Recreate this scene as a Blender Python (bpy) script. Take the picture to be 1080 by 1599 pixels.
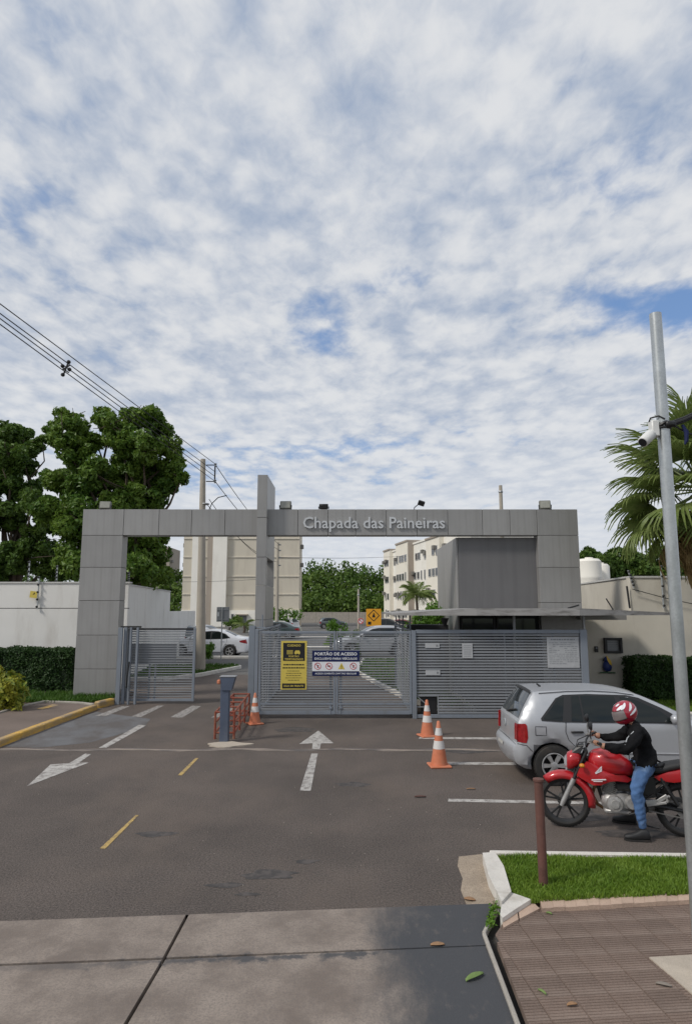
import bpy, bmesh, math, random
import numpy as np
from mathutils import Vector, Matrix, noise as mnoise
R = math.radians
sc = bpy.context.scene
COL = sc.collection
for o in list(bpy.data.objects):
    bpy.data.objects.remove(o)

# ------------------------------------------------------------------ camera
F_PX, PITCH, CAM_H = 1040.0, math.atan(150.5 / 1040.0), 2.6
cam_d = bpy.data.cameras.new('camera')
cam = bpy.data.objects.new('camera', cam_d)
COL.objects.link(cam)
cam.location = (0, 0, CAM_H)
cam.rotation_euler = (math.pi / 2 + PITCH, 0, 0)
cam_d.sensor_fit = 'HORIZONTAL'
cam_d.sensor_width = 36.0
cam_d.lens = 36.0 * F_PX / 1080.0
cam_d.clip_start = 0.1
cam_d.clip_end = 4000
sc.camera = cam

# ------------------------------------------------------------------ view
sc.view_settings.view_transform = 'Standard'
sc.view_settings.look = 'None'
sc.view_settings.gamma = 1.0
sc.view_settings.use_curve_mapping = False
sc.view_settings.exposure = 0.62

# ------------------------------------------------------------------ world: daylight through a broken altocumulus layer
SUN_DIR = Vector((-0.70, -0.42, 0.80)).normalized()      # towards the sun
world = bpy.data.worlds.new('World')
sc.world = world
world.use_nodes = True
wt = world.node_tree
wt.nodes.clear()
def W(t, **kw):
    n = wt.nodes.new(t)
    for k, v in kw.items():
        if k.startswith('i_'):
            n.inputs[k[2:]].default_value = v
        else:
            setattr(n, k, v)
    return n
def wl(a, b):
    wt.links.new(a, b)
def wmath(op, a, b=None, c=None, clamp=False):
    n = wt.nodes.new('ShaderNodeMath'); n.operation = op; n.use_clamp = clamp
    for i, v in enumerate((a, b, c)):
        if v is None: continue
        if isinstance(v, (int, float)): n.inputs[i].default_value = v
        else: wl(v, n.inputs[i])
    return n.outputs[0]
def wmap(v, a, b, c=0.0, d=1.0, smooth=True):
    n = wt.nodes.new('ShaderNodeMapRange'); n.interpolation_type = 'SMOOTHSTEP' if smooth else 'LINEAR'
    n.inputs['From Min'].default_value = a; n.inputs['From Max'].default_value = b
    n.inputs['To Min'].default_value = c; n.inputs['To Max'].default_value = d
    wl(v, n.inputs['Value']); return n.outputs['Result']
def wmix(fac, a, b):
    n = wt.nodes.new('ShaderNodeMix'); n.data_type = 'RGBA'
    if isinstance(fac, (int, float)): n.inputs['Factor'].default_value = fac
    else: wl(fac, n.inputs['Factor'])
    for s, v in (('A', a), ('B', b)):
        sock = [i for i in n.inputs if i.name == s and i.type == 'RGBA'][0]
        if isinstance(v, tuple): sock.default_value = (*v, 1)
        else: wl(v, sock)
    return [x for x in n.outputs if x.type == 'RGBA'][0]
sky = W('ShaderNodeTexSky', sky_type='NISHITA')
sky.sun_disc = False
sky.sun_elevation = math.asin(SUN_DIR.z)
sky.sun_rotation = math.atan2(SUN_DIR.x, SUN_DIR.y)
sky.altitude = 200; sky.air_density = 1.0; sky.dust_density = 1.0; sky.ozone_density = 1.6
tc = W('ShaderNodeTexCoord')
sep = W('ShaderNodeSeparateXYZ')
wl(tc.outputs['Generated'], sep.inputs[0])
zz = wmath('ADD', wmath('MAXIMUM', sep.outputs['Z'], 0.0), 0.085)
px = wmath('DIVIDE', sep.outputs['X'], zz)
py = wmath('DIVIDE', sep.outputs['Y'], zz)
cmb = W('ShaderNodeCombineXYZ'); wl(px, cmb.inputs[0]); wl(py, cmb.inputs[1])
def wnoise(scale, detail, rough, off, dist=0.0, sx=1.0, sy=1.0):
    mp = W('ShaderNodeMapping'); wl(cmb.outputs[0], mp.inputs['Vector'])
    mp.inputs['Location'].default_value = off
    mp.inputs['Rotation'].default_value = (0, 0, 0.45)
    mp.inputs['Scale'].default_value = (sx, sy, 1)
    n = W('ShaderNodeTexNoise'); n.inputs['Scale'].default_value = scale
    n.inputs['Detail'].default_value = detail; n.inputs['Roughness'].default_value = rough
    n.inputs['Distortion'].default_value = dist
    wl(mp.outputs[0], n.inputs['Vector']); return n.outputs['Fac']
SKY_BIG = wnoise(0.9, 3, .5, (3.1, 7.7, 0))
def wcells(scale, off, warp):
    mp = W('ShaderNodeMapping'); wl(cmb.outputs[0], mp.inputs['Vector'])
    mp.inputs['Location'].default_value = off; mp.inputs['Rotation'].default_value = (0, 0, .3); mp.inputs['Scale'].default_value = (1, .85, 1)
    nz = W('ShaderNodeTexNoise'); nz.inputs['Scale'].default_value = scale * .9; nz.inputs['Detail'].default_value = 3; wl(mp.outputs[0], nz.inputs['Vector'])
    sc_ = W('ShaderNodeVectorMath', operation='SCALE'); wl(nz.outputs['Color'], sc_.inputs[0]); sc_.inputs['Scale'].default_value = warp
    ad = W('ShaderNodeVectorMath', operation='ADD'); wl(mp.outputs[0], ad.inputs[0]); wl(sc_.outputs[0], ad.inputs[1])
    v = W('ShaderNodeTexVoronoi', feature='SMOOTH_F1'); v.inputs['Scale'].default_value = scale; v.inputs['Smoothness'].default_value = .8
    v.inputs['Detail'].default_value = 0; wl(ad.outputs[0], v.inputs['Vector'])
    return wmap(v.outputs['Distance'], .75, .05, .2, .8, False)
SKY_CELL = wcells(8.6, (.4, 1.9, 0), .13)
SKY_PUFF = wmath('ADD', wmath('MULTIPLY', SKY_CELL, .60), wmath('MULTIPLY', wnoise(7.0, 4, .55, (1.3, 2.2, 0), .15, 1.0, .8), .44))
SKY_SHADE = wnoise(2.3, 3, .5, (9.3, 4.2, 1.0), .2)
SKY_FINE = wnoise(22, 4, .6, (5.3, 1.2, 2.0), .3, 1.0, .7)
dens = wmath('ADD', wmath('MULTIPLY', SKY_BIG, .95), wmath('ADD', wmath('MULTIPLY', SKY_PUFF, .75), wmath('MULTIPLY', SKY_FINE, .30)))
def thin_patch(x, y, rx, ry, amt):      # places where the cloud layer thins to blue
    a = wmath('DIVIDE', wmath('SUBTRACT', px, x), rx); b = wmath('DIVIDE', wmath('SUBTRACT', py, y), ry)
    q = wmath('ADD', wmath('MULTIPLY', a, a), wmath('MULTIPLY', b, b))
    return wmath('MULTIPLY', wmath('EXPONENT', wmath('MULTIPLY', q, -1.0)), amt)
for pt in ((1.05, 1.72, .42, .16, .50), (-.07, 1.88, .15, .24, .40), (.12, 1.62, .10, .10, .25), (.55, 1.22, .10, .10, .18), (-.45, 3.0, .8, .25, .28), (-.9, 3.6, .9, .35, .25), (.9, .95, .2, .06, .15), (-2.2, 1.2, .5, .3, .3), (2.4, 2.4, .6, .4, .3), (.4, -1.4, .5, .4, .3), (-1.4, -2.2, .6, .4, .3)):
    dens = wmath('SUBTRACT', dens, thin_patch(*pt))
low = wmap(sep.outputs['Z'], 0.0, 0.22, 0.10, 0.0)
dens = wmath('ADD', dens, low)
cover = wmap(dens, 0.48, 0.88)
bright = wmap(wmath('ADD', wmath('ADD', wmath('MULTIPLY', SKY_SHADE, .75), wmath('MULTIPLY', SKY_PUFF, 1.15)), wmath('MULTIPLY', SKY_FINE, .50)), 0.81, 1.50)
lit = wmap(sep.outputs['Z'], 0.03, 0.42, 1.0, 0.0)
cloud = wmix(bright, (2.28, 2.76, 3.62), (4.72, 4.82, 4.98))
cloud = wmix(wmath('MULTIPLY', lit, .80), cloud, (4.65, 4.85, 5.15))
blue = wmix(.55, sky.outputs[0], (1.0, 1.85, 3.65))
skycol = wmix(cover, blue, cloud)
bg = W('ShaderNodeBackground'); bg.inputs['Strength'].default_value = 0.1
wl(skycol, bg.inputs['Color'])
wout = W('ShaderNodeOutputWorld'); wl(bg.outputs[0], wout.inputs['Surface'])

# ------------------------------------------------------------------ sun behind thin cloud
sun_d = bpy.data.lights.new('sun', 'SUN')
sun_d.energy = 1.5; sun_d.angle = R(10); sun_d.color = (1.0, .95, .87)
sun = bpy.data.objects.new('sun', sun_d); COL.objects.link(sun)
sun.rotation_euler = (-SUN_DIR).to_track_quat('-Z', 'Y').to_euler()
sun.location = SUN_DIR * 60

# ------------------------------------------------------------------ survey helpers (photo bearing + known distance or height -> place)
_c, _s = math.cos(PITCH), math.sin(PITCH)
def ray(px, py):
    u = (px - 540) / F_PX; v = (799.5 - py) / F_PX
    return u / (_c - _s * v), (_s + _c * v) / (_c - _s * v)
def G(px, py, z=0.0):
    a, b = ray(px, py); Y = (z - CAM_H) / b
    return Vector((a * Y, Y, z))
def A(px, py, Y):
    a, b = ray(px, py)
    return Vector((a * Y, Y, CAM_H + b * Y))

# ------------------------------------------------------------------ object helpers
MATW = {}
def tag(o, label=None, cat=None, group=None, kind=None):
    if label: o['label'] = label
    if cat: o['category'] = cat
    if group: o['group'] = group
    if kind: o['kind'] = kind
    return o
def thing(name, label, cat, loc=(0, 0, 0), rz=0.0, group=None):
    o = bpy.data.objects.new(name, None); COL.objects.link(o)
    o.empty_display_size = .1
    o.location = loc; o.rotation_euler = (0, 0, rz)
    MATW[o.name] = Matrix.Translation(Vector(loc)) @ Matrix.Rotation(rz, 4, 'Z')
    return tag(o, label, cat, group)
def copy_tree(o, parent=None):
    c = o.copy(); COL.objects.link(c)
    if parent is not None: c.parent = parent
    for ch in list(o.children):
        copy_tree(ch, c)
    return c

class MB:
    """collects shapes and links them as ONE mesh object"""
    def __init__(s): s.v = []; s.f = []; s.mi = []; s.m = 0; s.M = None
    def add(s, vs, fs):
        b = len(s.v)
        if s.M is not None: vs = [s.M @ Vector(p) for p in vs]
        s.v.extend([tuple(p) for p in vs])
        s.f.extend([tuple(i + b for i in f) for f in fs]); s.mi.extend([s.m] * len(fs))
        return s
    def hexa(s, p):   # p: 4 bottom ccw, 4 top ccw
        return s.add(p, [(3, 2, 1, 0), (4, 5, 6, 7), (0, 1, 5, 4), (1, 2, 6, 5), (2, 3, 7, 6), (3, 0, 4, 7)])
    def box(s, c, d, M=None, b=0.0):
        hx, hy, hz = d[0] / 2, d[1] / 2, d[2] / 2
        M = M if M is not None else Matrix.Identity(3)
        C = Vector(c)
        if b <= 0:
            p = [C + M @ Vector(q) for q in ((-hx, -hy, -hz), (hx, -hy, -hz), (hx, hy, -hz), (-hx, hy, -hz), (-hx, -hy, hz), (hx, -hy, hz), (hx, hy, hz), (-hx, hy, hz))]
            return s.hexa(p)
        b = min(b, hx * .9, hy * .9, hz * .9)
        vs = []; idx = {}
        for sx in (-1, 1):
            for sy in (-1, 1):
                for sz in (-1, 1):
                    for ax in range(3):
                        q = [sx * (hx - b), sy * (hy - b), sz * (hz - b)]
                        q[ax] = (sx * hx, sy * hy, sz * hz)[ax]
                        idx[(sx, sy, sz, ax)] = len(vs); vs.append(C + M @ Vector(q))
        fs = []
        for ax in range(3):
            o1, o2 = (ax + 1) % 3, (ax + 2) % 3
            for sg in (-1, 1):
                def k(a, c2):
                    t = [0, 0, 0]; t[ax] = sg; t[o1] = a; t[o2] = c2
                    return idx[(*t, ax)]
                q = [k(-1, -1), k(1, -1), k(1, 1), k(-1, 1)]
                fs.append(tuple(q if sg > 0 else q[::-1]))
            for s1 in (-1, 1):
                for s2 in (-1, 1):
                    def e(a, which):
                        t = [0, 0, 0]; t[ax] = a; t[o1] = s1; t[o2] = s2
                        return idx[(*t, which)]
                    q = [e(-1, o1), e(1, o1), e(1, o2), e(-1, o2)]
                    fs.append(tuple(q if s1 * s2 < 0 else q[::-1]))
        for sx in (-1, 1):
            for sy in (-1, 1):
                for sz in (-1, 1):
                    q = [idx[(sx, sy, sz, 0)], idx[(sx, sy, sz, 1)], idx[(sx, sy, sz, 2)]]
                    fs.append(tuple(q if sx * sy * sz > 0 else q[::-1]))
        return s.add(vs, fs)
    def tube(s, pts, r, n=8, cap=True, closed=False):
        pts = [Vector(p) for p in pts]; L = len(pts)
        rr = r if isinstance(r, (list, tuple)) else [r] * L
        vs = []; fs = []; up = None
        for i, p in enumerate(pts):
            if closed: t = pts[(i + 1) % L] - pts[(i - 1) % L]
            else: t = pts[min(i + 1, L - 1)] - pts[max(i - 1, 0)]
            if t.length < 1e-9: t = Vector((0, 0, 1))
            t.normalize()
            if up is None:
                up = Vector((0, 0, 1)) if abs(t.z) < .9 else Vector((1, 0, 0))
            a = up - t * up.dot(t)
            if a.length < 1e-5: a = t.orthogonal()
            a.normalize(); up = a; b = t.cross(a)
            for k in range(n):
                w = 2 * math.pi * k / n
                vs.append(p + (a * math.cos(w) + b * math.sin(w)) * rr[i])
        for i in range(L if closed else L - 1):
            j = (i + 1) % L
            for k in range(n):
                k2 = (k + 1) % n
                fs.append((i * n + k, i * n + k2, j * n + k2, j * n + k))
        if cap and not closed:
            fs.append(tuple(range(n))[::-1]); fs.append(tuple(range((L - 1) * n, L * n)))
        return s.add(vs, fs)
    def lathe(s, prof, n=16, M=None, cap=True):     # prof (r,z); around local z
        M = M if M is not None else Matrix.Identity(4)
        vs = []; fs = []
        for r, z in prof:
            for k in range(n):
                w = 2 * math.pi * k / n
                vs.append(M @ Vector((r * math.cos(w), r * math.sin(w), z)))
        for i in range(len(prof) - 1):
            for k in range(n):
                k2 = (k + 1) % n
                fs.append((i * n + k, i * n + k2, (i + 1) * n + k2, (i + 1) * n + k))
        if tuple(prof[0]) == tuple(prof[-1]): cap = False
        if cap and prof[0][0] > 1e-6: fs.append(tuple(range(n))[::-1])
        if cap and prof[-1][0] > 1e-6: fs.append(tuple(range((len(prof) - 1) * n, len(prof) * n)))
        return s.add(vs, fs)
    def prism(s, poly, z0, z1, M=None):    # poly ccw in xy, extruded z0..z1
        M = M if M is not None else Matrix.Identity(4)
        n = len(poly)
        vs = [M @ Vector((p[0], p[1], z0)) for p in poly] + [M @ Vector((p[0], p[1], z1)) for p in poly]
        fs = [tuple(range(n))[::-1], tuple(range(n, 2 * n))] + [(i, (i + 1) % n, n + (i + 1) % n, n + i) for i in range(n)]
        return s.add(vs, fs)
    def build(s, name, mats, parent=None, world=False, smooth=None, loc=None):
        me = bpy.data.meshes.new(name)
        vs = s.v
        if world and parent is not None:
            Mi = root_m(parent).inverted()
            vs = [Mi @ Vector(p) for p in vs]
        me.from_pydata([tuple(p) for p in vs], [], s.f)
        mats = mats if isinstance(mats, (list, tuple)) else [mats]
        for m in mats: me.materials.append(m)
        if len(mats) > 1: me.polygons.foreach_set('material_index', s.mi)
        if smooth is not None:
            me.polygons.foreach_set('use_smooth', [True] * len(me.polygons))
            me.set_sharp_from_angle(angle=R(smooth))
        me.update()
        o = bpy.data.objects.new(name, me); COL.objects.link(o)
        if parent is not None: o.parent = parent
        if loc is not None: o.location = loc
        return o
def root_m(o):
    while o.parent is not None: o = o.parent
    return MATW.get(o.name, Matrix.Identity(4))
def piece(name, mesh, parent=None, loc=(0, 0, 0), rot=None, scale=None):
    o = bpy.data.objects.new(name, mesh); COL.objects.link(o)
    if parent is not None: o.parent = parent
    o.location = loc
    if rot is not None: o.rotation_euler = rot
    if scale is not None: o.scale = scale
    return o
def struct(o): o['kind'] = 'structure'; return o
def sheet(name, pts, z, mt, parent=None):
    m = MB(); m.add([(p[0], p[1], z) for p in pts], [tuple(range(len(pts)))])
    return m.build(name, mt, parent)
def Rz(a): return Matrix.Rotation(a, 3, 'Z')
def Ry(a): return Matrix.Rotation(a, 3, 'Y')
def Rx(a): return Matrix.Rotation(a, 3, 'X')
def bar_M(p, q):
    """3x3 with local x along p->q"""
    d = (Vector(q) - Vector(p)).normalized()
    up = Vector((0, 0, 1)) if abs(d.z) < .95 else Vector((0, 1, 0))
    y = up.cross(d).normalized(); z = d.cross(y)
    return Matrix((d, y, z)).transposed()
def bar(m, p, q, w, h, b=0.0):
    p = Vector(p); q = Vector(q)
    m.box((p + q) / 2, ((q - p).length, w, h), bar_M(p, q), b)

# ------------------------------------------------------------------ materials
def nt(m):
    m.use_nodes = True
    t = m.node_tree
    return t, t.nodes['Principled BSDF']
def mat(name, col, rough=.6, metal=0.0, var=.12, vscale=2.0, bump=0.0, bscale=30.0, grain=0.0, gscale=120.0,
        rnd=0.0, dirt=None, dirt_scale=(1, 1, 1), dirt_amt=.5, dirt_lo=.5, dirt_hi=.7, coat=0.0, spec=.5, emit=None, alpha=None):
    m = bpy.data.materials.new(name)
    t, p = nt(m)
    N, L = t.nodes.new, t.links.new
    co = N('ShaderNodeTexCoord')
    def noise(scale, detail=5, rough_=.6, mapscale=None):
        n = N('ShaderNodeTexNoise'); n.inputs['Scale'].default_value = scale
        n.inputs['Detail'].default_value = detail; n.inputs['Roughness'].default_value = rough_
        if mapscale:
            mp = N('ShaderNodeMapping'); mp.inputs['Scale'].default_value = mapscale
            L(co.outputs['Object'], mp.inputs['Vector']); L(mp.outputs[0], n.inputs['Vector'])
        else: L(co.outputs['Object'], n.inputs['Vector'])
        return n.outputs['Fac']
    def ramp(v, a, b, c, d):
        r = N('ShaderNodeMapRange'); r.inputs['From Min'].default_value = a; r.inputs['From Max'].default_value = b
        r.inputs['To Min'].default_value = c; r.inputs['To Max'].default_value = d
        L(v, r.inputs['Value']); return r.outputs['Result']
    def mth(op, a, b):
        n = N('ShaderNodeMath'); n.operation = op
        for i, v in enumerate((a, b)):
            if isinstance(v, (int, float)): n.inputs[i].default_value = v
            else: L(v, n.inputs[i])
        return n.outputs[0]
    k = None
    if var: k = ramp(noise(vscale), .3, .7, 1 - var, 1 + var)
    if grain:
        g = ramp(noise(gscale, 3), .3, .7, 1 - grain, 1 + grain)
        k = g if k is None else mth('MULTIPLY', k, g)
    if rnd:
        oi = N('ShaderNodeObjectInfo'); g = ramp(oi.outputs['Random'], 0, 1, 1 - rnd, 1 + rnd)
        k = g if k is None else mth('MULTIPLY', k, g)
    if k is not None:
        vm = N('ShaderNodeVectorMath'); vm.operation = 'SCALE'
        vm.inputs[0].default_value = col; L(k, vm.inputs['Scale']); c = vm.outputs[0]
    else: c = None
    if dirt:
        f = ramp(noise(1.0, 6, .62, dirt_scale), dirt_lo, dirt_hi, 0, dirt_amt)
        f2 = N('ShaderNodeClamp'); L(f, f2.inputs[0])
        mx = N('ShaderNodeMix'); mx.data_type = 'RGBA'
        L(f2.outputs[0], mx.inputs['Factor'])
        if c is None: mx.inputs[6].default_value = (*col, 1)
        else: L(c, mx.inputs[6])
        mx.inputs[7].default_value = (*dirt, 1)
        c = mx.outputs[2]
    if c is None: p.inputs['Base Color'].default_value = (*col, 1)
    else: L(c, p.inputs['Base Color'])
    p.inputs['Roughness'].default_value = rough
    p.inputs['Metallic'].default_value = metal
    p.inputs['Specular IOR Level'].default_value = spec
    if coat: p.inputs['Coat Weight'].default_value = coat; p.inputs['Coat Roughness'].default_value = .05
    if bump:
        b = N('ShaderNodeBump'); b.inputs['Strength'].default_value = bump; b.inputs['Distance'].default_value = .02
        L(noise(bscale, 6, .65), b.inputs['Height']); L(b.outputs[0], p.inputs['Normal'])
    if emit:
        p.inputs['Emission Color'].default_value = (*emit[:3], 1); p.inputs['Emission Strength'].default_value = emit[3]
    m['c'] = col
    return m
def leafmat(name, col, col2, var=.35, scale=1.2, trans=.35, rough=.45):
    m = bpy.data.materials.new(name)
    t, p = nt(m); N, L = t.nodes.new, t.links.new
    co = N('ShaderNodeTexCoord')
    n1 = N('ShaderNodeTexNoise'); n1.inputs['Scale'].default_value = scale; n1.inputs['Detail'].default_value = 3
    n2 = N('ShaderNodeTexNoise'); n2.inputs['Scale'].default_value = scale * 9; n2.inputs['Detail'].default_value = 2
    L(co.outputs['Object'], n1.inputs['Vector']); L(co.outputs['Object'], n2.inputs['Vector'])
    ad = N('ShaderNodeMath'); ad.operation = 'ADD'; L(n1.outputs['Fac'], ad.inputs[0]); L(n2.outputs['Fac'], ad.inputs[1])
    mr = N('ShaderNodeMapRange'); L(ad.outputs[0], mr.inputs['Value'])
    mr.inputs['From Min'].default_value = 1 - var; mr.inputs['From Max'].default_value = 1 + var
    mx = N('ShaderNodeMix'); mx.data_type = 'RGBA'; L(mr.outputs[0], mx.inputs['Factor'])
    mx.inputs[6].default_value = (*col, 1); mx.inputs[7].default_value = (*col2, 1)
    L(mx.outputs[2], p.inputs['Base Color']); p.inputs['Roughness'].default_value = rough
    p.inputs['Specular IOR Level'].default_value = .3
    tr = N('ShaderNodeBsdfTranslucent'); L(mx.outputs[2], tr.inputs['Color'])
    ms = N('ShaderNodeMixShader'); ms.inputs[0].default_value = trans
    out = t.nodes['Material Output']
    L(p.outputs[0], ms.inputs[1]); L(tr.outputs[0], ms.inputs[2]); L(ms.outputs[0], out.inputs['Surface'])
    return m

# ------------------------------------------------------------------ lettering
def text_shape(body, size=1.0, bold=0.0, depth=0.0, res=2, sx=1.0):
    """(verts, faces, width) of a line of text lying in the xy plane"""
    cu = bpy.data.curves.new('text', 'FONT'); cu.body = body; cu.size = size
    cu.offset = bold; cu.extrude = depth; cu.resolution_u = res
    ob = bpy.data.objects.new('text', cu); COL.objects.link(ob)
    dg = bpy.context.evaluated_depsgraph_get()
    me = bpy.data.meshes.new_from_object(ob.evaluated_get(dg))
    vs = [(v.co.x * sx, v.co.y, v.co.z) for v in me.vertices]; fs = [tuple(p.vertices) for p in me.polygons]
    bpy.data.objects.remove(ob); bpy.data.curves.remove(cu); bpy.data.meshes.remove(me)
    w = (max(v[0] for v in vs) - min(v[0] for v in vs)) if vs else 0
    return vs, fs, w
def put_text(m, body, x0, x1, z, h, y, bold=0.0, depth=.001, align='fit'):
    """one upright line of text facing -y: baseline z, cap height h, spanning x0..x1 (fit) or centred"""
    vs, fs, w = text_shape(body, 1.0, bold, 0.0)
    if not vs: return
    mnx = min(v[0] for v in vs)
    sz = h / .72
    k = (x1 - x0) / w if align == 'fit' else sz
    ox = x0 if align == 'fit' else (x0 + x1) / 2 - w * k / 2
    m.add([(ox + (v[0] - mnx) * k, y, z + v[1] * sz) for v in vs], fs)

# ------------------------------------------------------------------ foliage
def leaves(mb, pts, nrm, size, rng, elong=.5, spread=.9, jit=.35):
    n = len(pts)
    d = nrm + rng.normal(0, spread, (n, 3)); d /= np.linalg.norm(d, axis=1)[:, None] + 1e-9
    a = rng.normal(0, 1, (n, 3)); t = np.cross(d, a); t /= np.linalg.norm(t, axis=1)[:, None] + 1e-9
    b = np.cross(d, t)
    s = (size * (1 + rng.uniform(-jit, jit, n)))[:, None]
    p0 = pts - t * s * .5; p1 = pts + b * s * elong * .5 + d * s * .08; p2 = pts + t * s * .5; p3 = pts - b * s * elong * .5 + d * s * .08
    V = np.stack([p0, p1, p2, p3], 1).reshape(-1, 3)
    base = len(mb.v)
    mb.v.extend(map(tuple, V.tolist()))
    idx = (np.arange(n)[:, None] * 4 + np.array([0, 1, 2, 3])[None, :] + base)
    mb.f.extend(map(tuple, idx.tolist())); mb.mi.extend([mb.m] * n)
def crown(mb, lobes, n, size, rng, sub=14, subr=.42, up=.35, elong=.5, fill=.18, spread=.8):
    """leaf clumps on and in a set of lobes (centre, radii)"""
    vols = np.array([np.prod(r) ** (2 / 3) for c, r in lobes]); vols /= vols.sum()
    P = []; Nn = []
    for (c, r), w in zip(lobes, vols):
        c = np.array(c); r = np.array(r); k = max(30, int(n * w))
        cd = rng.normal(0, 1, (sub, 3)); cd /= np.linalg.norm(cd, axis=1)[:, None]
        cd[:, 2] = cd[:, 2] * .9 + .08
        cr = rng.uniform(.5, .95, sub)[:, None]
        cc = cd * cr
        sr = subr * rng.uniform(.65, 1.25, sub)
        wi = rng.integers(0, sub, k)
        q = rng.normal(0, 1, (k, 3)); q /= np.linalg.norm(q, axis=1)[:, None]
        rad = np.where(rng.uniform(0, 1, k) < fill, rng.uniform(0, 1, k), rng.uniform(.72, 1.06, k))
        loc = cc[wi] + q * (rad * sr[wi])[:, None]
        P.append(c + loc * r)
        nn = q + np.array([0, 0, up]) + .35 * loc
        Nn.append(nn / (np.linalg.norm(nn, axis=1)[:, None] + 1e-9))
    P = np.concatenate(P); Nn = np.concatenate(Nn)
    leaves(mb, P, Nn, size, rng, elong, spread)
def limb(mb, p, q, r0, r1, rng, n=5, wob=.12, sides=7):
    p = Vector(p); q = Vector(q); L = (q - p).length
    pts = []; rr = []
    for i in range(n + 1):
        t = i / n; w = wob * L * .5 * math.sin(math.pi * t)
        pts.append(p.lerp(q, t) + Vector((rng.normal(0, .5) * w, rng.normal(0, .5) * w, rng.normal(0, .2) * w)))
        rr.append(r0 + (r1 - r0) * t)
    mb.tube(pts, rr, sides)
    return pts
# ================================================================== MATERIALS
M = {}
M['asphalt'] = mat('asphalt', (.100, .081, .070), .88, var=.22, vscale=.55, grain=.5, gscale=48, bump=.9, bscale=60, dirt=(.168, .130, .105), dirt_scale=(.5, .28, 1), dirt_lo=.47, dirt_hi=.70, dirt_amt=.6)
M['asphalt_far'] = mat('asphalt_far', (.11, .105, .10), .9, var=.15, vscale=.2, grain=.15, gscale=8)
M['soil'] = mat('soil', (.075, .05, .035), .95, var=.3, vscale=1.5, bump=.5, bscale=20)
M['meadow'] = mat('meadow', (.075, .10, .035), .95, var=.35, vscale=.12, grain=.3, gscale=3)
M['joint_dirt'] = mat('joint_dirt', (.035, .032, .028), .95, var=.3, vscale=3)
M['kerb_white'] = mat('kerb_white', (.62, .59, .54), .8, var=.10, vscale=3, grain=.1, bump=.4, bscale=30, dirt=(.30, .26, .21), dirt_scale=(5, 5, 5), dirt_lo=.52, dirt_hi=.75)
M['kerb_pink'] = mat('kerb_pink', (.47, .34, .26), .85, var=.14, vscale=4, grain=.15, bump=.5, bscale=40, rnd=.08, dirt=(.30, .23, .17), dirt_scale=(4, 4, 4))
M['kerb_grey'] = mat('kerb_grey', (.36, .33, .29), .85, var=.15, vscale=3, grain=.15, bump=.5, bscale=30)
M['kerb_yellow'] = mat('kerb_yellow', (.60, .36, .07), .75, var=.15, vscale=3, bump=.4, bscale=25, dirt=(.27, .22, .17), dirt_scale=(2.2, 1.2, 6), dirt_lo=.42, dirt_hi=.62, dirt_amt=.85)
M['gutter'] = mat('gutter', (.33, .265, .20), .88, var=.15, vscale=4, grain=.3, gscale=90, bump=.6, bscale=60, dirt=(.2, .17, .14), dirt_scale=(3, 3, 3), dirt_lo=.55, dirt_hi=.8)
M['pad'] = mat('pad', (.44, .38, .31), .88, var=.12, vscale=4, grain=.15, bump=.4, bscale=40, dirt=(.28, .24, .2), dirt_scale=(3, 3, 3))
M['tile'] = mat('tile', (.178, .128, .102), .85, var=.25, vscale=1.6, grain=.25, gscale=90, rnd=.10, bump=.3, bscale=80, dirt=(.24, .195, .165), dirt_scale=(1.2, 1.2, 2), dirt_lo=.45, dirt_hi=.7, dirt_amt=.6)
M['walk_dark'] = mat('walk_dark', (.15, .115, .095), .9, var=.16, vscale=1.0, grain=.2, gscale=60, bump=.4)
M['paint_white'] = mat('paint_white', (.42, .40, .375), .8, var=.12, vscale=3, grain=.3, gscale=50, dirt=(.13, .11, .10), dirt_scale=(9, 7, 6), dirt_lo=.46, dirt_hi=.66, dirt_amt=.85)
M['paint_worn'] = mat('paint_worn', (.36, .34, .32), .85, var=.1, vscale=3, grain=.3, gscale=60, dirt=(.12, .105, .098), dirt_scale=(14, 11, 5), dirt_lo=.38, dirt_hi=.62, dirt_amt=.9)
M['paint_yellow'] = mat('paint_yellow', (.42, .29, .10), .8, var=.14, vscale=3, grain=.3, gscale=50, dirt=(.12, .10, .09), dirt_scale=(10, 8, 7), dirt_lo=.47, dirt_hi=.66, dirt_amt=.85)
M['joint_strip'] = mat('joint_strip', (.26, .215, .18), .9, var=.1, vscale=3, grain=.2, gscale=60, dirt=(.105, .092, .086), dirt_scale=(1.6, 9, 5), dirt_lo=.44, dirt_hi=.56, dirt_amt=1)
M['patch_light'] = mat('patch_light', (.135, .135, .14), .9, var=.12, vscale=2, grain=.25, gscale=70, bump=.4, bscale=50, dirt=(.10, .09, .086), dirt_scale=(1.3, .8, 1), dirt_lo=.42, dirt_hi=.6, dirt_amt=1)
M['grass'] = leafmat('grass', (.095, .185, .016), (.20, .30, .04), .35, 2.0, .3, .5)
M['grass_dark'] = leafmat('grass_dark', (.04, .10, .012), (.08, .16, .02), .3, 3, .25, .5)

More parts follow.
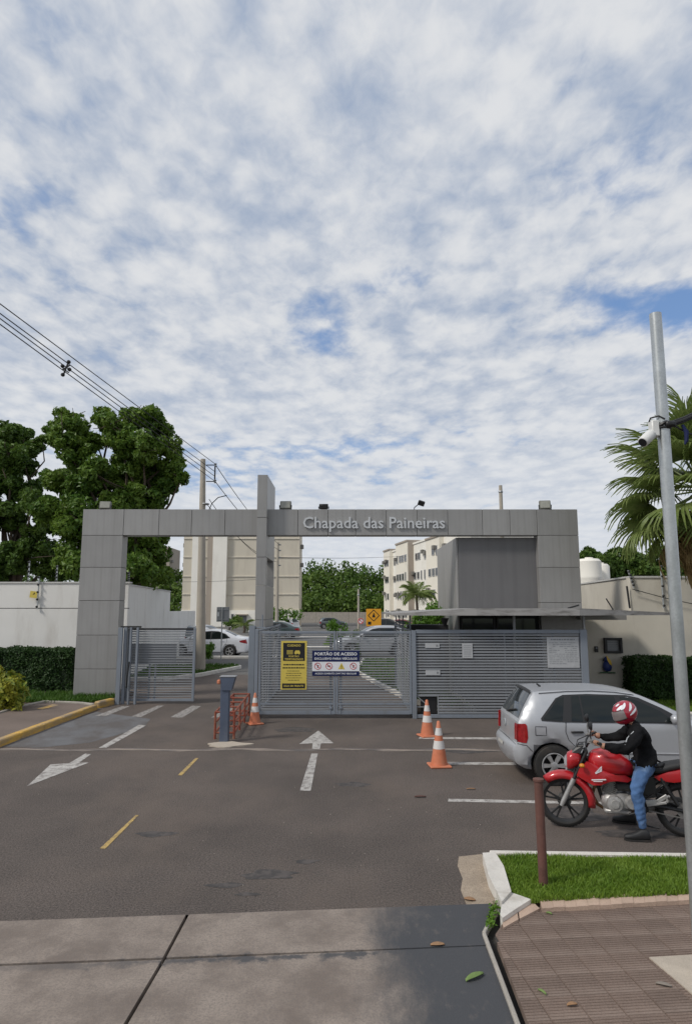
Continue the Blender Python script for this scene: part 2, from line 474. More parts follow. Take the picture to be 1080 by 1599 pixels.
# concrete of the apron: pale slab, bituminous black coat over its right side and along the joints
def concrete_apron():
    m = bpy.data.materials.new('apron_concrete'); t, p = nt(m); N, L = t.nodes.new, t.links.new
    co = N('ShaderNodeTexCoord'); sp = N('ShaderNodeSeparateXYZ'); L(co.outputs['Object'], sp.inputs[0])
    def noise(s, d=5, r=.6, sc_=(1, 1, 1)):
        mp = N('ShaderNodeMapping'); mp.inputs['Scale'].default_value = sc_; L(co.outputs['Object'], mp.inputs[0])
        n = N('ShaderNodeTexNoise'); n.inputs['Scale'].default_value = s; n.inputs['Detail'].default_value = d; n.inputs['Roughness'].default_value = r
        L(mp.outputs[0], n.inputs['Vector']); return n.outputs['Fac']
    def mth(op, a, b, cl=False):
        n = N('ShaderNodeMath'); n.operation = op; n.use_clamp = cl
        for i, v in enumerate((a, b)):
            if isinstance(v, (int, float)): n.inputs[i].default_value = v
            else: L(v, n.inputs[i])
        return n.outputs[0]
    def mr(v, a, b, c=0, d=1):
        n = N('ShaderNodeMapRange'); n.interpolation_type = 'SMOOTHSTEP'
        n.inputs['From Min'].default_value = a; n.inputs['From Max'].default_value = b; n.inputs['To Min'].default_value = c; n.inputs['To Max'].default_value = d
        L(v, n.inputs['Value']); return n.outputs['Result']
    def mix(f, a, b):
        n = N('ShaderNodeMix'); n.data_type = 'RGBA'; L(f, n.inputs['Factor'])
        for i, v in ((6, a), (7, b)):
            if isinstance(v, tuple): n.inputs[i].default_value = (*v, 1)
            else: L(v, n.inputs[i])
        return n.outputs[2]
    base = mix(mr(noise(1.7, 7, .68), .32, .66), (.172, .138, .115), (.30, .25, .21))
    base = mix(mr(noise(60, 3), .35, .75, 0, .6), base, (.14, .12, .108))
    x = mth('ADD', sp.outputs['X'], mth('MULTIPLY', mth('SUBTRACT', noise(2.2, 3, .5, (1, .45, 1)), .5), .9))
    x = mth('ADD', x, mth('MULTIPLY', mth('SUBTRACT', noise(16, 5, .75, (1, .35, 1)), .5), .45))
    cov = mr(x, .0, .62)
    # along the mid joint (world line) the coat laps over raggedly
    yy = mth('SUBTRACT', sp.outputs['Y'], mth('ADD', mth('MULTIPLY', sp.outputs['X'], .0765), 5.47))
    ab = N('ShaderNodeMath'); ab.operation = 'ABSOLUTE'; L(yy, ab.inputs[0])
    lap = mth('ADD', ab.outputs[0], mth('MULTIPLY', mth('SUBTRACT', noise(5, 5, .7), .5), .34))
    lap = mth('MULTIPLY', mr(lap, .0, .07, 1, 0), mr(sp.outputs['X'], -2.6, -.6, .35, 1))
    cov2 = mth('MAXIMUM', cov, mth('MULTIPLY', lap, .9))
    worn = mr(noise(9, 5, .7, (1, .5, 1)), .55, .8, 1, .62)
    col = mix(mth('MULTIPLY', cov2, worn), base, (.056, .058, .064))
    L(col, p.inputs['Base Color']); p.inputs['Roughness'].default_value = .85
    b = N('ShaderNodeBump'); b.inputs['Strength'].default_value = .5; b.inputs['Distance'].default_value = .01
    L(noise(50, 6, .7), b.inputs['Height']); L(b.outputs[0], p.inputs['Normal'])
    return m
M['apron'] = concrete_apron()

# ================================================================== GROUND
def rect(x0, y0, x1, y1): return [(x0, y0), (x1, y0), (x1, y1), (x0, y1)]
struct(sheet('ground', rect(-900, -400, 900, 1500), -.09, M['meadow']))
struct(sheet('street', rect(-60, -12, 60, 3.05), -.004, M['asphalt']))
struct(sheet('verge_soil', rect(-60, 3.0, 60, 6.6), -.05, M['joint_dirt']))
# the driveway: from the apron edge to the gates and through them
dl = lambda x: 6.245 + .0808 * x
drive = struct(sheet('driveway', [(-60, dl(-60) + 6), (-2.9, dl(-2.9)), (1.33, dl(1.33)), (1.33, 7.48), (60, 7.48), (60, 27), (-60, 27)], 0, M['asphalt']))
struct(sheet('inner_road', rect(-90, 27.0, 120, 165), 0, M['asphalt_far']))

# apron slabs (pale concrete, every slab its own piece)
apron = struct(bpy.data.objects.new('concrete_apron', None)); COL.objects.link(apron)
ml = lambda x: 5.513 + .0765 * x
xs = [-9.6, -6.9, -4.15, -1.36, 1.30]
for i in range(4):
    g = .014
    x0, x1 = xs[i] + g, xs[i + 1] - g
    xn0 = x0 - .035; xn1 = x1 - .035
    if i == 3: top = [(x0, ml(x0) + g), (1.09, ml(1.09) + g), (1.10, 5.77), (1.29, dl(1.29) - .004), (x0 + .005, dl(x0) - .004)]
    else: top = [(x0, ml(x0) + g), (x1, ml(x1) + g), (x1 + .005, dl(x1) - .004), (x0 + .005, dl(x0) - .004)]
    m = MB(); m.prism(top, -.06, .006); m.build('concrete_slab', M['apron'], apron)
    nx1 = 1.07 if i == 3 else xn1
    bot = [(xn0 - .05, 3.08), (nx1 if i == 3 else nx1 - .05, 3.08), (1.08 if i == 3 else x1, ml(x1) - g), (x0, ml(x0) - g)]
    m = MB(); m.prism(bot, -.06, .004); m.build('concrete_slab', M['apron'], apron)

# ---------------- road markings (4 mm sheets)
mk = struct(bpy.data.objects.new('road_markings', None)); COL.objects.link(mk)
def pix_sheet(name, pts, mt, z=.004, parent=mk):
    return sheet(name, [G(x, y, z) for x, y in pts], z, mt, parent)
for q in ([(212, 1273), (217, 1273), (164, 1326), (156, 1325)], [(305, 1184), (310, 1184), (284, 1211), (277, 1211)]):
    pix_sheet('yellow_dash', q, M['paint_yellow'])
pix_sheet('arrow_shaft', [(486, 1177), (496, 1177), (485, 1235), (468, 1235)], M['paint_white'])
pix_sheet('arrow_head', [(467, 1162), (497, 1141), (521, 1161), (501, 1161), (499, 1170), (487, 1170), (488, 1161)], M['paint_white'])
pix_sheet('arrow_shaft', [(217, 1132), (228, 1133), (166, 1168), (154, 1168)], M['paint_white'])
pix_sheet('arrow_head', [(42, 1228), (79, 1194), (108, 1192), (133, 1177), (142, 1178), (124, 1191), (139, 1191)], M['paint_white'])
for k, q in enumerate(([(148, 1118), (166, 1118), (203, 1103), (190, 1103)], [(205, 1119), (220, 1120), (256, 1102), (246, 1102)], [(266, 1120), (284, 1121), (314, 1103), (300, 1102)], [(329, 1121), (346, 1120), (371, 1103), (362, 1102)])):
    pix_sheet('crossing_bar', q, M['paint_worn'])
for q in ([(655, 1151), (790, 1152), (790, 1155), (653, 1154)], [(692, 1190), (815, 1191), (815, 1195), (690, 1194)], [(700, 1247.5), (1010, 1254), (1010, 1258), (699, 1252)]):
    pix_sheet('parking_line', q, M['paint_white'])
# dusty seam right across the drive and the paler patch beside the kerb
m = MB(); pts = []
for i in range(41):
    x = -6.55 + i * (11.6 / 40); y = 12.86 + .06 * math.sin(i * .9) + (.0 if x < 1 else -.02 * (x - 1)); w = .085 + .03 * math.sin(i * 2.3)
    pts.append((x, y, w))
m.add([(x, y - w, .003) for x, y, w in pts] + [(x, y + w, .003) for x, y, w in pts], [(i, i + 1, 41 + i + 1, 41 + i) for i in range(40)])
m.build('dusty_seam', M['joint_strip'], mk)
pix_sheet('pale_patch', [(0, 1166), (60, 1140), (150, 1112), (235, 1123), (225, 1136), (140, 1160), (60, 1168)], M['patch_light'], .002)

M['tar'] = mat('tar', (.028, .025, .024), .6, var=.2, vscale=8)
M['stain'] = mat('stain', (.045, .040, .038), .75, var=.2, vscale=6, dirt=(.088, .075, .069), dirt_scale=(9, 9, 9), dirt_lo=.42, dirt_hi=.58, dirt_amt=1)
rc = random.Random(31)
def crack(x, y, a, n, step):
    P = [Vector((x, y, .003))]
    for _ in range(n):
        a += rc.uniform(-.5, .5); P.append(P[-1] + Vector((math.cos(a), math.sin(a), 0)) * step * rc.uniform(.6, 1.3))
    V = []; 
    for i, p in enumerate(P):
        w_ = rc.uniform(.004, .009) * (1 if 0 < i < n else .3); V += [p + Vector((-math.sin(a), math.cos(a), 0)) * w_, p - Vector((-math.sin(a), math.cos(a), 0)) * w_]
    m = MB(); m.add(V, [(2 * i, 2 * i + 1, 2 * i + 3, 2 * i + 2) for i in range(n)]); m.build('crack', M['tar'], mk)
for q in ((-4.9, 6.5, .7, 8, .16),): crack(*q)
def blot(x, y, rx, ry, seed):
    r_ = random.Random(seed); ph = [r_.uniform(0, 6.3) for _ in range(4)]; n = 30
    return sheet('oil_stain', [(x + rx * math.cos(a) * (1 + .22 * math.sin(2 * a + ph[0]) + .14 * math.sin(5 * a + ph[1])), y + ry * math.sin(a) * (1 + .2 * math.sin(3 * a + ph[2]))) for a in [2 * math.pi * k / n for k in range(n)]], .002, M['stain'], mk)
for k, q in enumerate(((-.75, 7.0, .30, .12), (-1.15, 6.75, .16, .06), (-.4, 7.35, .12, .06), (-.9, 6.55, .10, .04), (3.9, 11.0, .7, .5), (2.9, 9.0, .4, .3), (-1.1, 14.9, .5, .28), (.1, 10.4, .22, .14), (-2.2, 8.2, .2, .1), (2.2, 12.8, .5, .25), (3.4, 8.2, .5, .16))): blot(*q, k)

# ---------------- right-hand kerbs, verge and ribbed paving
def pix_prism(m, pts, z0, z1):
    P = [G(x, y, z1) for x, y in pts]
    a = sum(P[i].x * P[(i + 1) % len(P)].y - P[(i + 1) % len(P)].x * P[i].y for i in range(len(P)))
    if a < 0: P = P[::-1]
    m.prism([(p.x, p.y) for p in P], z0, z1)
gut = MB(); pix_prism(gut, [(716, 1338), (752, 1334), (783, 1411), (728, 1413), (719, 1390), (722, 1372), (714, 1352)], -.05, .004)
struct(gut.build('gutter_patch', M['gutter']))
verge_kerb = struct(bpy.data.objects.new('verge_kerb', None)); COL.objects.link(verge_kerb)
m = MB(); pix_prism(m, [(753, 1332), (773, 1331), (786, 1352), (798, 1392), (783, 1408), (762, 1366)], -.04, .11); m.build('kerb_stone', M['kerb_white'], verge_kerb)
m = MB(); pix_prism(m, [(783.5, 1409), (798, 1394), (829, 1404.5), (806, 1419), (784, 1434), (780.5, 1428)], -.04, .085); m.build('kerb_stone', M['kerb_white'], verge_kerb)
for q in ([(783, 1437), (807, 1421), (809, 1436), (786, 1449)], [(809, 1420), (829, 1406), (842, 1419), (811, 1435)]):
    m = MB(); pix_prism(m, q, -.04, .05); m.build('kerb_brick', M['kerb_pink'], verge_kerb)
a0, b0 = G(842, 1405, .06), G(846, 1420, .06); a1, b1 = G(1110, 1391, .06), G(1110, 1405, .06)
dn = (a1 - a0).length; nb = 15
for i in range(nb):
    t0, t1 = (i + .006) / nb, (i + .994) / nb
    P = [b0.lerp(b1, t0), b0.lerp(b1, t1), a0.lerp(a1, t1), a0.lerp(a1, t0)]
    hh = .066 + .003 * math.sin(i * 2.1)
    m = MB(); m.prism([(p.x, p.y) for p in P], -.04, hh); m.build('kerb_brick', M['kerb_pink'], verge_kerb)
m = MB(); p0, p1 = G(765, 1329, .10), G(1120, 1334, .10)
bar(m, p0 + Vector((0, .02, -.075)), p1 + Vector((0, .02, -.075)), .07, .13, .01); m.build('kerb_rail', M['kerb_white'], verge_kerb)
verge_pix = [(774, 1334), (1120, 1337), (1120, 1389), (846, 1402), (829, 1403), (799, 1391), (787, 1352)]
m = MB(); pix_prism(m, verge_pix, -.05, .06); struct(m.build('verge_bed', M['soil']))

def grass_blades(name, poly, n, z, h, w, mt, seed, lean=.35, zf=None):
    rng = np.random.default_rng(seed)
    P = np.array([(p[0], p[1]) for p in poly]); lo, hi = P.min(0), P.max(0)
    pts = rng.uniform(lo, hi, (int(n * 2.2), 2))
    ins = np.zeros(len(pts), bool); j = len(P) - 1
    for i in range(len(P)):
        xi, yi, xj, yj = *P[i], *P[j]
        c = ((yi > pts[:, 1]) != (yj > pts[:, 1])) & (pts[:, 0] < (xj - xi) * (pts[:, 1] - yi) / (yj - yi + 1e-12) + xi)
        ins ^= c; j = i
    pts = pts[ins][:n]; k = len(pts)
    ph = np.array([mnoise.noise(Vector((p[0] * 3, p[1] * 3, seed))) for p in pts])
    hh = h * rng.uniform(.55, 1.15, k) * (1 + .45 * ph); a = rng.uniform(0, 2 * math.pi, k)
    dx, dy = np.cos(a), np.sin(a); b = rng.uniform(0, 2 * math.pi, k); ln = hh * rng.uniform(0, lean * 2, k)
    V = np.zeros((k, 5, 3))
    for q, (t, ww) in enumerate(((0, 1), (0, -1), (.6, -.75), (.6, .75), (1, 0))):
        V[:, q, 0] = pts[:, 0] + dx * w * .5 * ww + np.cos(b) * ln * t * t
        V[:, q, 1] = pts[:, 1] + dy * w * .5 * ww + np.sin(b) * ln * t * t
        V[:, q, 2] = z + hh * t * (1 - .15 * t)
    mb = MB(); mb.v = list(map(tuple, V.reshape(-1, 3).tolist()))
    i0 = np.arange(k) * 5
    mb.f = [f for i in i0.tolist() for f in ((i, i + 1, i + 2, i + 3), (i + 3, i + 2, i + 4))]; mb.mi = [0] * len(mb.f)
    o = mb.build(name, mt); tag(o, kind='stuff'); return o
o = grass_blades('grass', [G(x, y, .1) for x, y in verge_pix], 22000, .055, .068, .010, M['grass'], 5)
tag(o, 'bright green mown grass on the kerbed verge by the ribbed paving', 'grass')

# ribbed paving tiles, one object each, clipped to the kerb and the apron edge
def clip(poly, a, b):      # keep the left of a->b
    out = []
    for i in range(len(poly)):
        p, q = poly[i], poly[(i + 1) % len(poly)]
        sp_ = (b[0] - a[0]) * (p[1] - a[1]) - (b[1] - a[1]) * (p[0] - a[0])
        sq_ = (b[0] - a[0]) * (q[1] - a[1]) - (b[1] - a[1]) * (q[0] - a[0])
        if sp_ >= 0: out.append(p)
        if sp_ * sq_ < 0:
            t = sp_ / (sp_ - sq_); out.append((p[0] + (q[0] - p[0]) * t, p[1] + (q[1] - p[1]) * t))
    return out
paving = struct(bpy.data.objects.new('ribbed_pavement', None)); COL.objects.link(paving)
bed = [G(772, 1468), G(785, 1449), G(846, 1421), G(1110, 1406), Vector((4.6, 6.5, 0)), Vector((4.6, 3.0, 0)), Vector((1.085, 3.0, 0))]
P2 = [(p.x, p.y) for p in bed][::-1]
struct(sheet('paving_bed', [(p[0], p[1]) for p in P2], .018, M['joint_dirt']))
ang = R(5.5); ca, sa = math.cos(ang), math.sin(ang); T = .25; rngt = random.Random(4)
for i in range(-2, 16):
    for j in range(-16, 4):
        def wp(u, v): return (1.15 + u * ca - v * sa, 6.1 + u * sa + v * ca)
        g = .002
        sq = [wp(i * T + g, j * T + g), wp((i + 1) * T - g, j * T + g), wp((i + 1) * T - g, (j + 1) * T - g), wp(i * T + g, (j + 1) * T - g)]
        for k in range(len(P2)):
            if len(sq) < 3: break
            if k in (0,) or True: sq = clip(sq, P2[k], P2[(k + 1) % len(P2)])
        if len(sq) < 3: continue
        cx = sum(p[0] for p in sq) / len(sq); cy = sum(p[1] for p in sq) / len(sq)
        area = abs(sum(sq[k][0] * sq[(k + 1) % len(sq)][1] - sq[(k + 1) % len(sq)][0] * sq[k][1] for k in range(len(sq)))) / 2
        if area < .002 or cx > 4.0 or cy < 3.9: continue
        m = MB(); h = .030 + rngt.uniform(-.0025, .0025)
        M3 = Rz(ang)
        m.prism([(p[0] - cx, p[1] - cy) for p in sq], -.02, h)
        # ribs: six proud bars clipped to the tile
        u0, v0 = i * T, j * T
        for r in range(8):
            vv = v0 + (r + .5) * T / 8
            rb = [wp(u0 + .006, vv - .0115), wp(u0 + T - .006, vv - .0115), wp(u0 + T - .006, vv + .0115), wp(u0 + .006, vv + .0115)]
            for k in range(len(P2)):
                if len(rb) < 3: break
                rb = clip(rb, P2[k], P2[(k + 1) % len(P2)])
            if len(rb) >= 3: m.prism([(p[0] - cx, p[1] - cy) for p in rb], h - .001, h + .0028)
        m.build('paving_tile', M['tile'], paving, loc=(cx, cy, 0))
# concrete pad round the foot of the steel post and the thin edging by the apron
m = MB(); pix_prism(m, [(1013, 1495), (1100, 1490), (1110, 1540), (1085, 1556)], -.02, .041); struct(m.build('post_pad', M['pad']))
m = MB(); bar(m, (1.105, 5.76, 0), (1.04, 3.1, 0), .03, .06, .006); bar(m, (1.30, 6.2, 0), (1.105, 5.77, 0), .03, .06, .006); struct(m.build('edging_strip', M['kerb_grey']))

# ---------------- left-hand kerb, walk, planter and grass
lk = struct(bpy.data.objects.new('yellow_kerb', None)); COL.objects.link(lk)
for i in range(9):
    y0 = 9.0 + i * .98; m = MB()
    m.box((-6.70 + .022 * i, y0 + .48, .045), (.17, .965, .17), Rz(R(-1.3)), .02); m.build('kerb_stone', M['kerb_yellow'], lk)
m = MB(); bar(m, (-6.55, 18.05, .07), (-6.38, 18.75, .07), .17, .2, .03); m.build('kerb_stone', M['kerb_yellow'], lk)
struct(sheet('left_walk', [(-8.22, 8.8), (-6.76, 8.8), (-6.58, 17.7), (-7.0, 18.0), (-8.2, 18.3)], .122, M['walk_dark']))
m = MB(); m.prism([(-8.22, 8.8), (-6.76, 8.8), (-6.58, 17.7), (-7.0, 18.0), (-8.2, 18.3)], -.05, .118); struct(m.build('left_walk_base', M['walk_dark']))
m = MB()
for a, b in (((-8.3, 8.8), (-8.27, 17.5)), ((-8.27, 17.5), (-8.05, 18.38)), ((-8.05, 18.4), (-7.0, 18.1)), ((-7.0, 18.1), (-6.55, 17.8))):
    bar(m, (*a, .075), (*b, .075), .09, .16, .01)
struct(m.build('walk_edging', M['kerb_grey']))
sheet('yellow_mark', [G(57, 1107, .126), G(66, 1108, .126), G(92, 1101, .126), G(82, 1100, .126)], .126, M['kerb_yellow'], lk)
m = MB(); m.prism([(-16, 8.8), (-8.34, 8.8), (-8.31, 17.5), (-8.1, 18.42), (-7.0, 18.16), (-6.6, 17.9), (-6.42, 18.8), (-6.42, 20.9), (-16, 20.9)], -.05, .10)
struct(m.build('planter_soil', M['soil']))
o = grass_blades('grass', [(-12, 18.6), (-7.0, 18.2), (-6.55, 18.6), (-6.5, 19.9), (-8.3, 20.3), (-12, 20.3)], 9000, .09, .15, .02, M['grass_dark'], 7)
tag(o, 'dark green grass at the foot of the left gateway pillar', 'grass')
# right-hand lawn before the far hedge
m = MB(); m.prism([(5.95, 16.6), (14, 16.6), (14, 20.5), (5.95, 20.5)], -.05, .08); struct(m.build('right_lawn_bed', M['soil']))
m = MB(); bar(m, (5.9, 16.55, .05), (14, 16.55, .05), .12, .16, .015); struct(m.build('right_lawn_kerb', M['kerb_white']))
o = grass_blades('grass', [(6.0, 16.65), (13, 16.65), (13, 19.2), (6.0, 19.2)], 12000, .07, .10, .02, M['grass'], 9)
tag(o, 'green lawn between the parked silver hatchback and the right hedge', 'grass')

# ---------------- inside the gates: kerbed islands
def island(pts, z, kerb_w, name, mt):
    P = [Vector((p[0], p[1], 0)) for p in pts]
    m = MB(); m.prism([(p.x, p.y) for p in P], -.05, z - .03); struct(m.build(name + '_bed', M['soil']))
    m = MB()
    for i in range(len(P)):
        a, b = P[i], P[(i + 1) % len(P)]
        bar(m, a + Vector((0, 0, z / 2)), b + Vector((0, 0, z / 2)), kerb_w, z, .01)
    struct(m.build(name + '_kerb', M['kerb_white']))
    return grass_blades(name, pts, 5000, z - .03, .12, .03, mt, len(pts) + int(abs(P[0].x) * 7))
il = [(-9.0, 24.5), (-6.6, 24.6), (-5.6, 26.2), (-4.6, 29.6), (-5.0, 30.4), (-9.0, 30.0)]
tag(island(il, .14, .14, 'lawn_island', M['grass_dark']), 'small kerbed lawn round the foot of the concrete utility pole', 'lawn')
ir = [(1.75, 19.5), (2.3, 17.6), (3.2, 17.2), (3.2, 21), (3.1, 34), (.9, 34), (.45, 27.5), (1.1, 23.2)]
tag(island(ir, .13, .14, 'lawn_island', M['grass_dark']), 'narrow kerbed lawn behind the right half of the middle gate', 'lawn')
for a_, b_ in (((-30, 35.6, .06), (-3.4, 35.6, .06)), ((-3, 44.5, .06), (9, 44.5, .06)), ((-30, 60, .06), (9, 60, .06))):
    m = MB(); bar(m, a_, b_, .4, .14, .02); struct(m.build('parking_kerb', M['kerb_white']))
o = grass_blades('far_grass', [(-1.5, 45), (3.6, 45), (3.6, 49), (-1.5, 49)], 4000, 0, .3, .07, M['grass'], 13); tag(o, 'light strip of grass across the inner road', 'grass')
# ================================================================== GATEWAY
M['clad'] = mat('clad', (.30, .295, .288), .42, .25, var=.07, vscale=.8, rnd=.07, dirt=(.205, .197, .188), dirt_scale=(4, 4, .22), dirt_lo=.47, dirt_hi=.74, dirt_amt=.55)
M['clad_dark'] = mat('clad_dark', (.155, .152, .155), .5, .2, var=.06, vscale=.8, rnd=.03, dirt=(.12, .118, .12), dirt_scale=(5, 5, .3), dirt_lo=.46, dirt_hi=.7, dirt_amt=.6)
M['core'] = mat('core', (.04, .04, .042), .8, var=.1)
M['letters'] = mat('letters', (.56, .57, .58), .38, .3, var=.08, vscale=3, dirt=(.3, .3, .3), dirt_scale=(3, 3, 3), dirt_lo=.6, dirt_hi=.8, dirt_amt=.6)
M['gate'] = mat('gate', (.235, .248, .265), .5, .1, var=.07, vscale=1.5, rnd=.04, dirt=(.17, .16, .15), dirt_scale=(2, 2, 5), dirt_lo=.5, dirt_hi=.75, dirt_amt=.4)
M['gate_post'] = mat('gate_post', (.20, .225, .26), .5, .1, var=.07, vscale=2, dirt=(.16, .15, .14), dirt_scale=(6, 6, .8), dirt_lo=.5, dirt_hi=.75, dirt_amt=.5)
M['black'] = mat('black', (.012, .012, .013), .45, var=.1)
M['rubber'] = mat('rubber', (.018, .017, .016), .8, var=.2, vscale=6, dirt=(.07, .055, .045), dirt_scale=(5, 5, 5), dirt_lo=.5, dirt_hi=.75, dirt_amt=.6)
M['dark_glass'] = mat('dark_glass', (.012, .014, .017), .08, var=0, spec=.6)
M['lamp_glass'] = mat('lamp_glass', (.30, .30, .26), .25, var=.1, vscale=8, dirt=(.15, .13, .1), dirt_scale=(6, 6, 6))
M['lamp_body'] = mat('lamp_body', (.16, .16, .14), .55, .2, var=.1)
M['canopy'] = mat('canopy', (.33, .32, .31), .6, .1, var=.08, vscale=1, dirt=(.13, .12, .11), dirt_scale=(1.6, 5, 8), dirt_lo=.47, dirt_hi=.66, dirt_amt=.8)
M['notice'] = mat('notice', (.42, .43, .44), .6, var=.06, vscale=4, dirt=(.25, .26, .27), dirt_scale=(3, 3, 4), dirt_lo=.45, dirt_hi=.7, dirt_amt=.6)
M['paper'] = mat('paper', (.60, .62, .63), .6, var=.06, vscale=6)
M['ink'] = mat('ink', (.022, .022, .024), .7, var=0, spec=.2)
M['ink_grey'] = mat('ink_grey', (.2, .21, .22), .6, var=0)
M['navy'] = mat('navy', (.010, .017, .075), .6, var=.08, spec=.25)
M['white_pr'] = mat('white_pr', (.72, .73, .76), .5, var=.03)
M['yellow_pr'] = mat('yellow_pr', (.60, .47, .085), .55, var=.08)
M['red_pr'] = mat('red_pr', (.50, .04, .04), .5, var=0)

YB = 19.6                       # front face of beam and pillars
D = .46
ZT = A(130, 795, YB).z; ZB = A(192, 836, YB).z
XL0, XL1 = A(130, 795, YB).x, A(192, 836, YB).x
XR0, XR1 = A(839, 836, YB).x, A(901, 795, YB).x
gw = thing('gateway', 'grey panel-clad entrance gateway with two pillars, a lintel and a tall fin', 'gateway', (-.4, YB, 0))
core = MB(); i_ = .02
core.box(((XL0 + XL1) / 2, YB + D / 2, ZT / 2), (XL1 - XL0 - 2 * i_, D - 2 * i_, ZT - 2 * i_))
core.box(((XR0 + XR1) / 2, YB + D / 2, ZT / 2), (XR1 - XR0 - 2 * i_, D - 2 * i_, ZT - 2 * i_))
core.box(((XL0 + XR1) / 2, YB + D / 2, (ZT + ZB) / 2), (XR0 - XL1 + .3, D - 2 * i_, ZT - ZB - 2 * i_))
core.build('frame_core', M['core'], gw, world=True)
def panel(x0, x1, z0, z1, y0=YB, d=D, mt='clad', g=.006, name='cladding_panel'):
    m = MB(); m.box((0, 0, 0), (x1 - x0 - 2 * g, d, z1 - z0 - 2 * g), None, .004)
    o = m.build(name, M[mt], gw)
    o.location = Vector(((x0 + x1) / 2, y0 + d / 2, (z0 + z1) / 2)) - Vector((-.4, YB, 0)); return o
zl = [0.0] + [A(150, y, YB).z for y in (1045, 992, 938, 886, 836)] + [ZT]
for a, b in zip(zl[:-1], zl[1:]):
    panel(XL0, XL1, a, b)
zr = [0.0, .95, 1.9] + [A(870, y, YB).z for y in (941, 886, 836)] + [ZT]
for a, b in zip(zr[:-1], zr[1:]):
    panel(XR0, XR1, a, b)
bx = [XL1] + [A(x, 815, YB).x for x in (248, 299, 351)] + [A(402, 815, YB).x]
for a, b in zip(bx[:-1], bx[1:]): panel(a, b, ZB, ZT)
bx = [A(418, 815, YB).x] + [A(x, 815, YB).x for x in (465, 512, 555, 603, 651, 699, 753, 796)] + [XR0]
for a, b in zip(bx[:-1], bx[1:]): panel(a, b, ZB, ZT)
# the fin that pierces the lintel
YT = 19.25; tx0, tx1 = A(402, 741, YT).x, A(418, 741, YT).x; tz = A(402, 741, YT).z; TD = 2.15
tj = [0.0, .95] + [A(410, y, YT).z for y in (968, 914, 870, 808)] + [tz]
for k, (a, b) in enumerate(zip(tj[:-1], tj[1:])):
    if k == 3:      # the slot cut through the fin
        panel(tx0, tx1, a, b, YT, .22); panel(tx0, tx1, a, b, YT + TD - .22, .22)
    else:
        panel(tx0, tx1, a, b, YT, TD)
m = MB(); m.box(((tx0 + tx1) / 2, YT + TD / 2, tj[3] / 2), (tx1 - tx0 - .03, TD - .03, tj[3] - .03))
m.box(((tx0 + tx1) / 2, YT + TD / 2, (tj[4] + tz) / 2), (tx1 - tx0 - .03, TD - .03, tz - tj[4] - .03)); m.build('frame_core', M['core'], gw, world=True)
# raised lettering, one letter per object
def letters_row(body, x0, x1, zbase, cap, y, depth, mt, parent, bold=.012):
    def right(b_):
        v_, _, _ = text_shape('|' + b_, 1.0, bold); return max(p[0] for p in v_)
    gl_ = {}
    for ch in set(body.replace(' ', '')):
        gl_[ch] = text_shape(ch, 1.0, bold)
    rs = [right(body[:i + 1]) for i in range(len(body))]
    left0 = rs[0] - gl_[body[0]][2]
    k = (x1 - x0) / (rs[-1] - left0); kz = cap / .72
    for i, ch in enumerate(body):
        if ch == ' ': continue
        vs, fs, w = text_shape(ch, 1.0, bold, depth / 2 / k)
        mn = min(v[0] for v in vs); ox = x0 + (rs[i] - w - left0) * k
        m = MB(); m.add([(ox + (v[0] - mn) * k, y - v[2] * k, zbase + v[1] * kz) for v in vs], fs)
        m.build('letter', mt, parent, world=True)
pl, pr = A(473, 825, YB), A(694, 825, YB)
letters_row('Chapada das Paineiras', pl.x, pr.x, A(500, 825, YB).z, A(500, 807, YB).z - A(500, 825, YB).z, YB - .035, .05, M['letters'], gw)

# floodlights standing on the lintel
def floodlight(p, yaw, tilt, w, h, label, glass, body='lamp_body', stem=.12):
    t = thing('floodlight', label, 'floodlight', p, yaw, 'floodlights along the gateway top')
    Mr = Matrix.Translation((0, -.02, stem)) @ Matrix.Rotation(tilt, 4, 'X')
    m = MB(); m.M = Mr; m.box((0, 0, h / 2), (w, .11, h), None, .015); m.box((0, .075, h / 2), (w * .7, .05, h * .7), None, .01)
    m.build('housing', M[body], t, smooth=40)
    m = MB(); m.M = Mr; m.box((0, -.058, h / 2), (w - .05, .012, h - .05), None, .003); m.build('lens', M[glass], t)
    m = MB(); m.tube([(-w / 2 - .015, -.02, stem + h * .5), (-w / 2 - .015, -.02, stem * .4), (0, 0, .02), (w / 2 + .015, -.02, stem * .4), (w / 2 + .015, -.02, stem + h * .5)], .014, 6)
    m.tube([(0, 0, .03), (0, 0, -.005)], .03, 8); m.build('bracket', M['black'], t)
    return t
def fl(px_, py_, **k): return A(px_, py_, YB + .12)
zt = ZT + .0
p = A(165, 795, YB + .1); floodlight((p.x, YB + .06, zt), R(6), R(-14), .33, .24, 'grey floodlight over the left pillar of the gateway', 'lamp_glass', stem=.0)
p = A(446, 795, YB + .1); floodlight((p.x, YB + .06, zt), R(-4), R(-14), .33, .25, 'greenish grey floodlight just right of the tall fin', 'lamp_glass', stem=.0)
p = A(505, 795, YB + .1); floodlight((p.x, YB + .2, zt), R(180), R(-10), .27, .16, 'small black floodlight turned away above the letters', 'dark_glass', 'black', stem=.03)
p = A(850, 795, YB + .1); floodlight((p.x, YB + .06, zt), R(-8), R(-14), .33, .27, 'pale floodlight over the right pillar of the gateway', 'lamp_glass', stem=.0)
t = thing('floodlight', 'black floodlight on a slanting arm above the last letters', 'floodlight', (A(648, 795, YB).x, YB + .2, ZT), 0, 'floodlights along the gateway top')
m = MB(); m.tube([(-.02, 0, -.01), (.0, 0, .08), (.13, -.05, .18)], .014, 6); m.build('arm', M['black'], t)
m = MB(); m.box((.2, -.06, .2), (.2, .09, .15), Ry(R(18)) @ Rx(R(25)), .015); m.build('housing', M['black'], t)
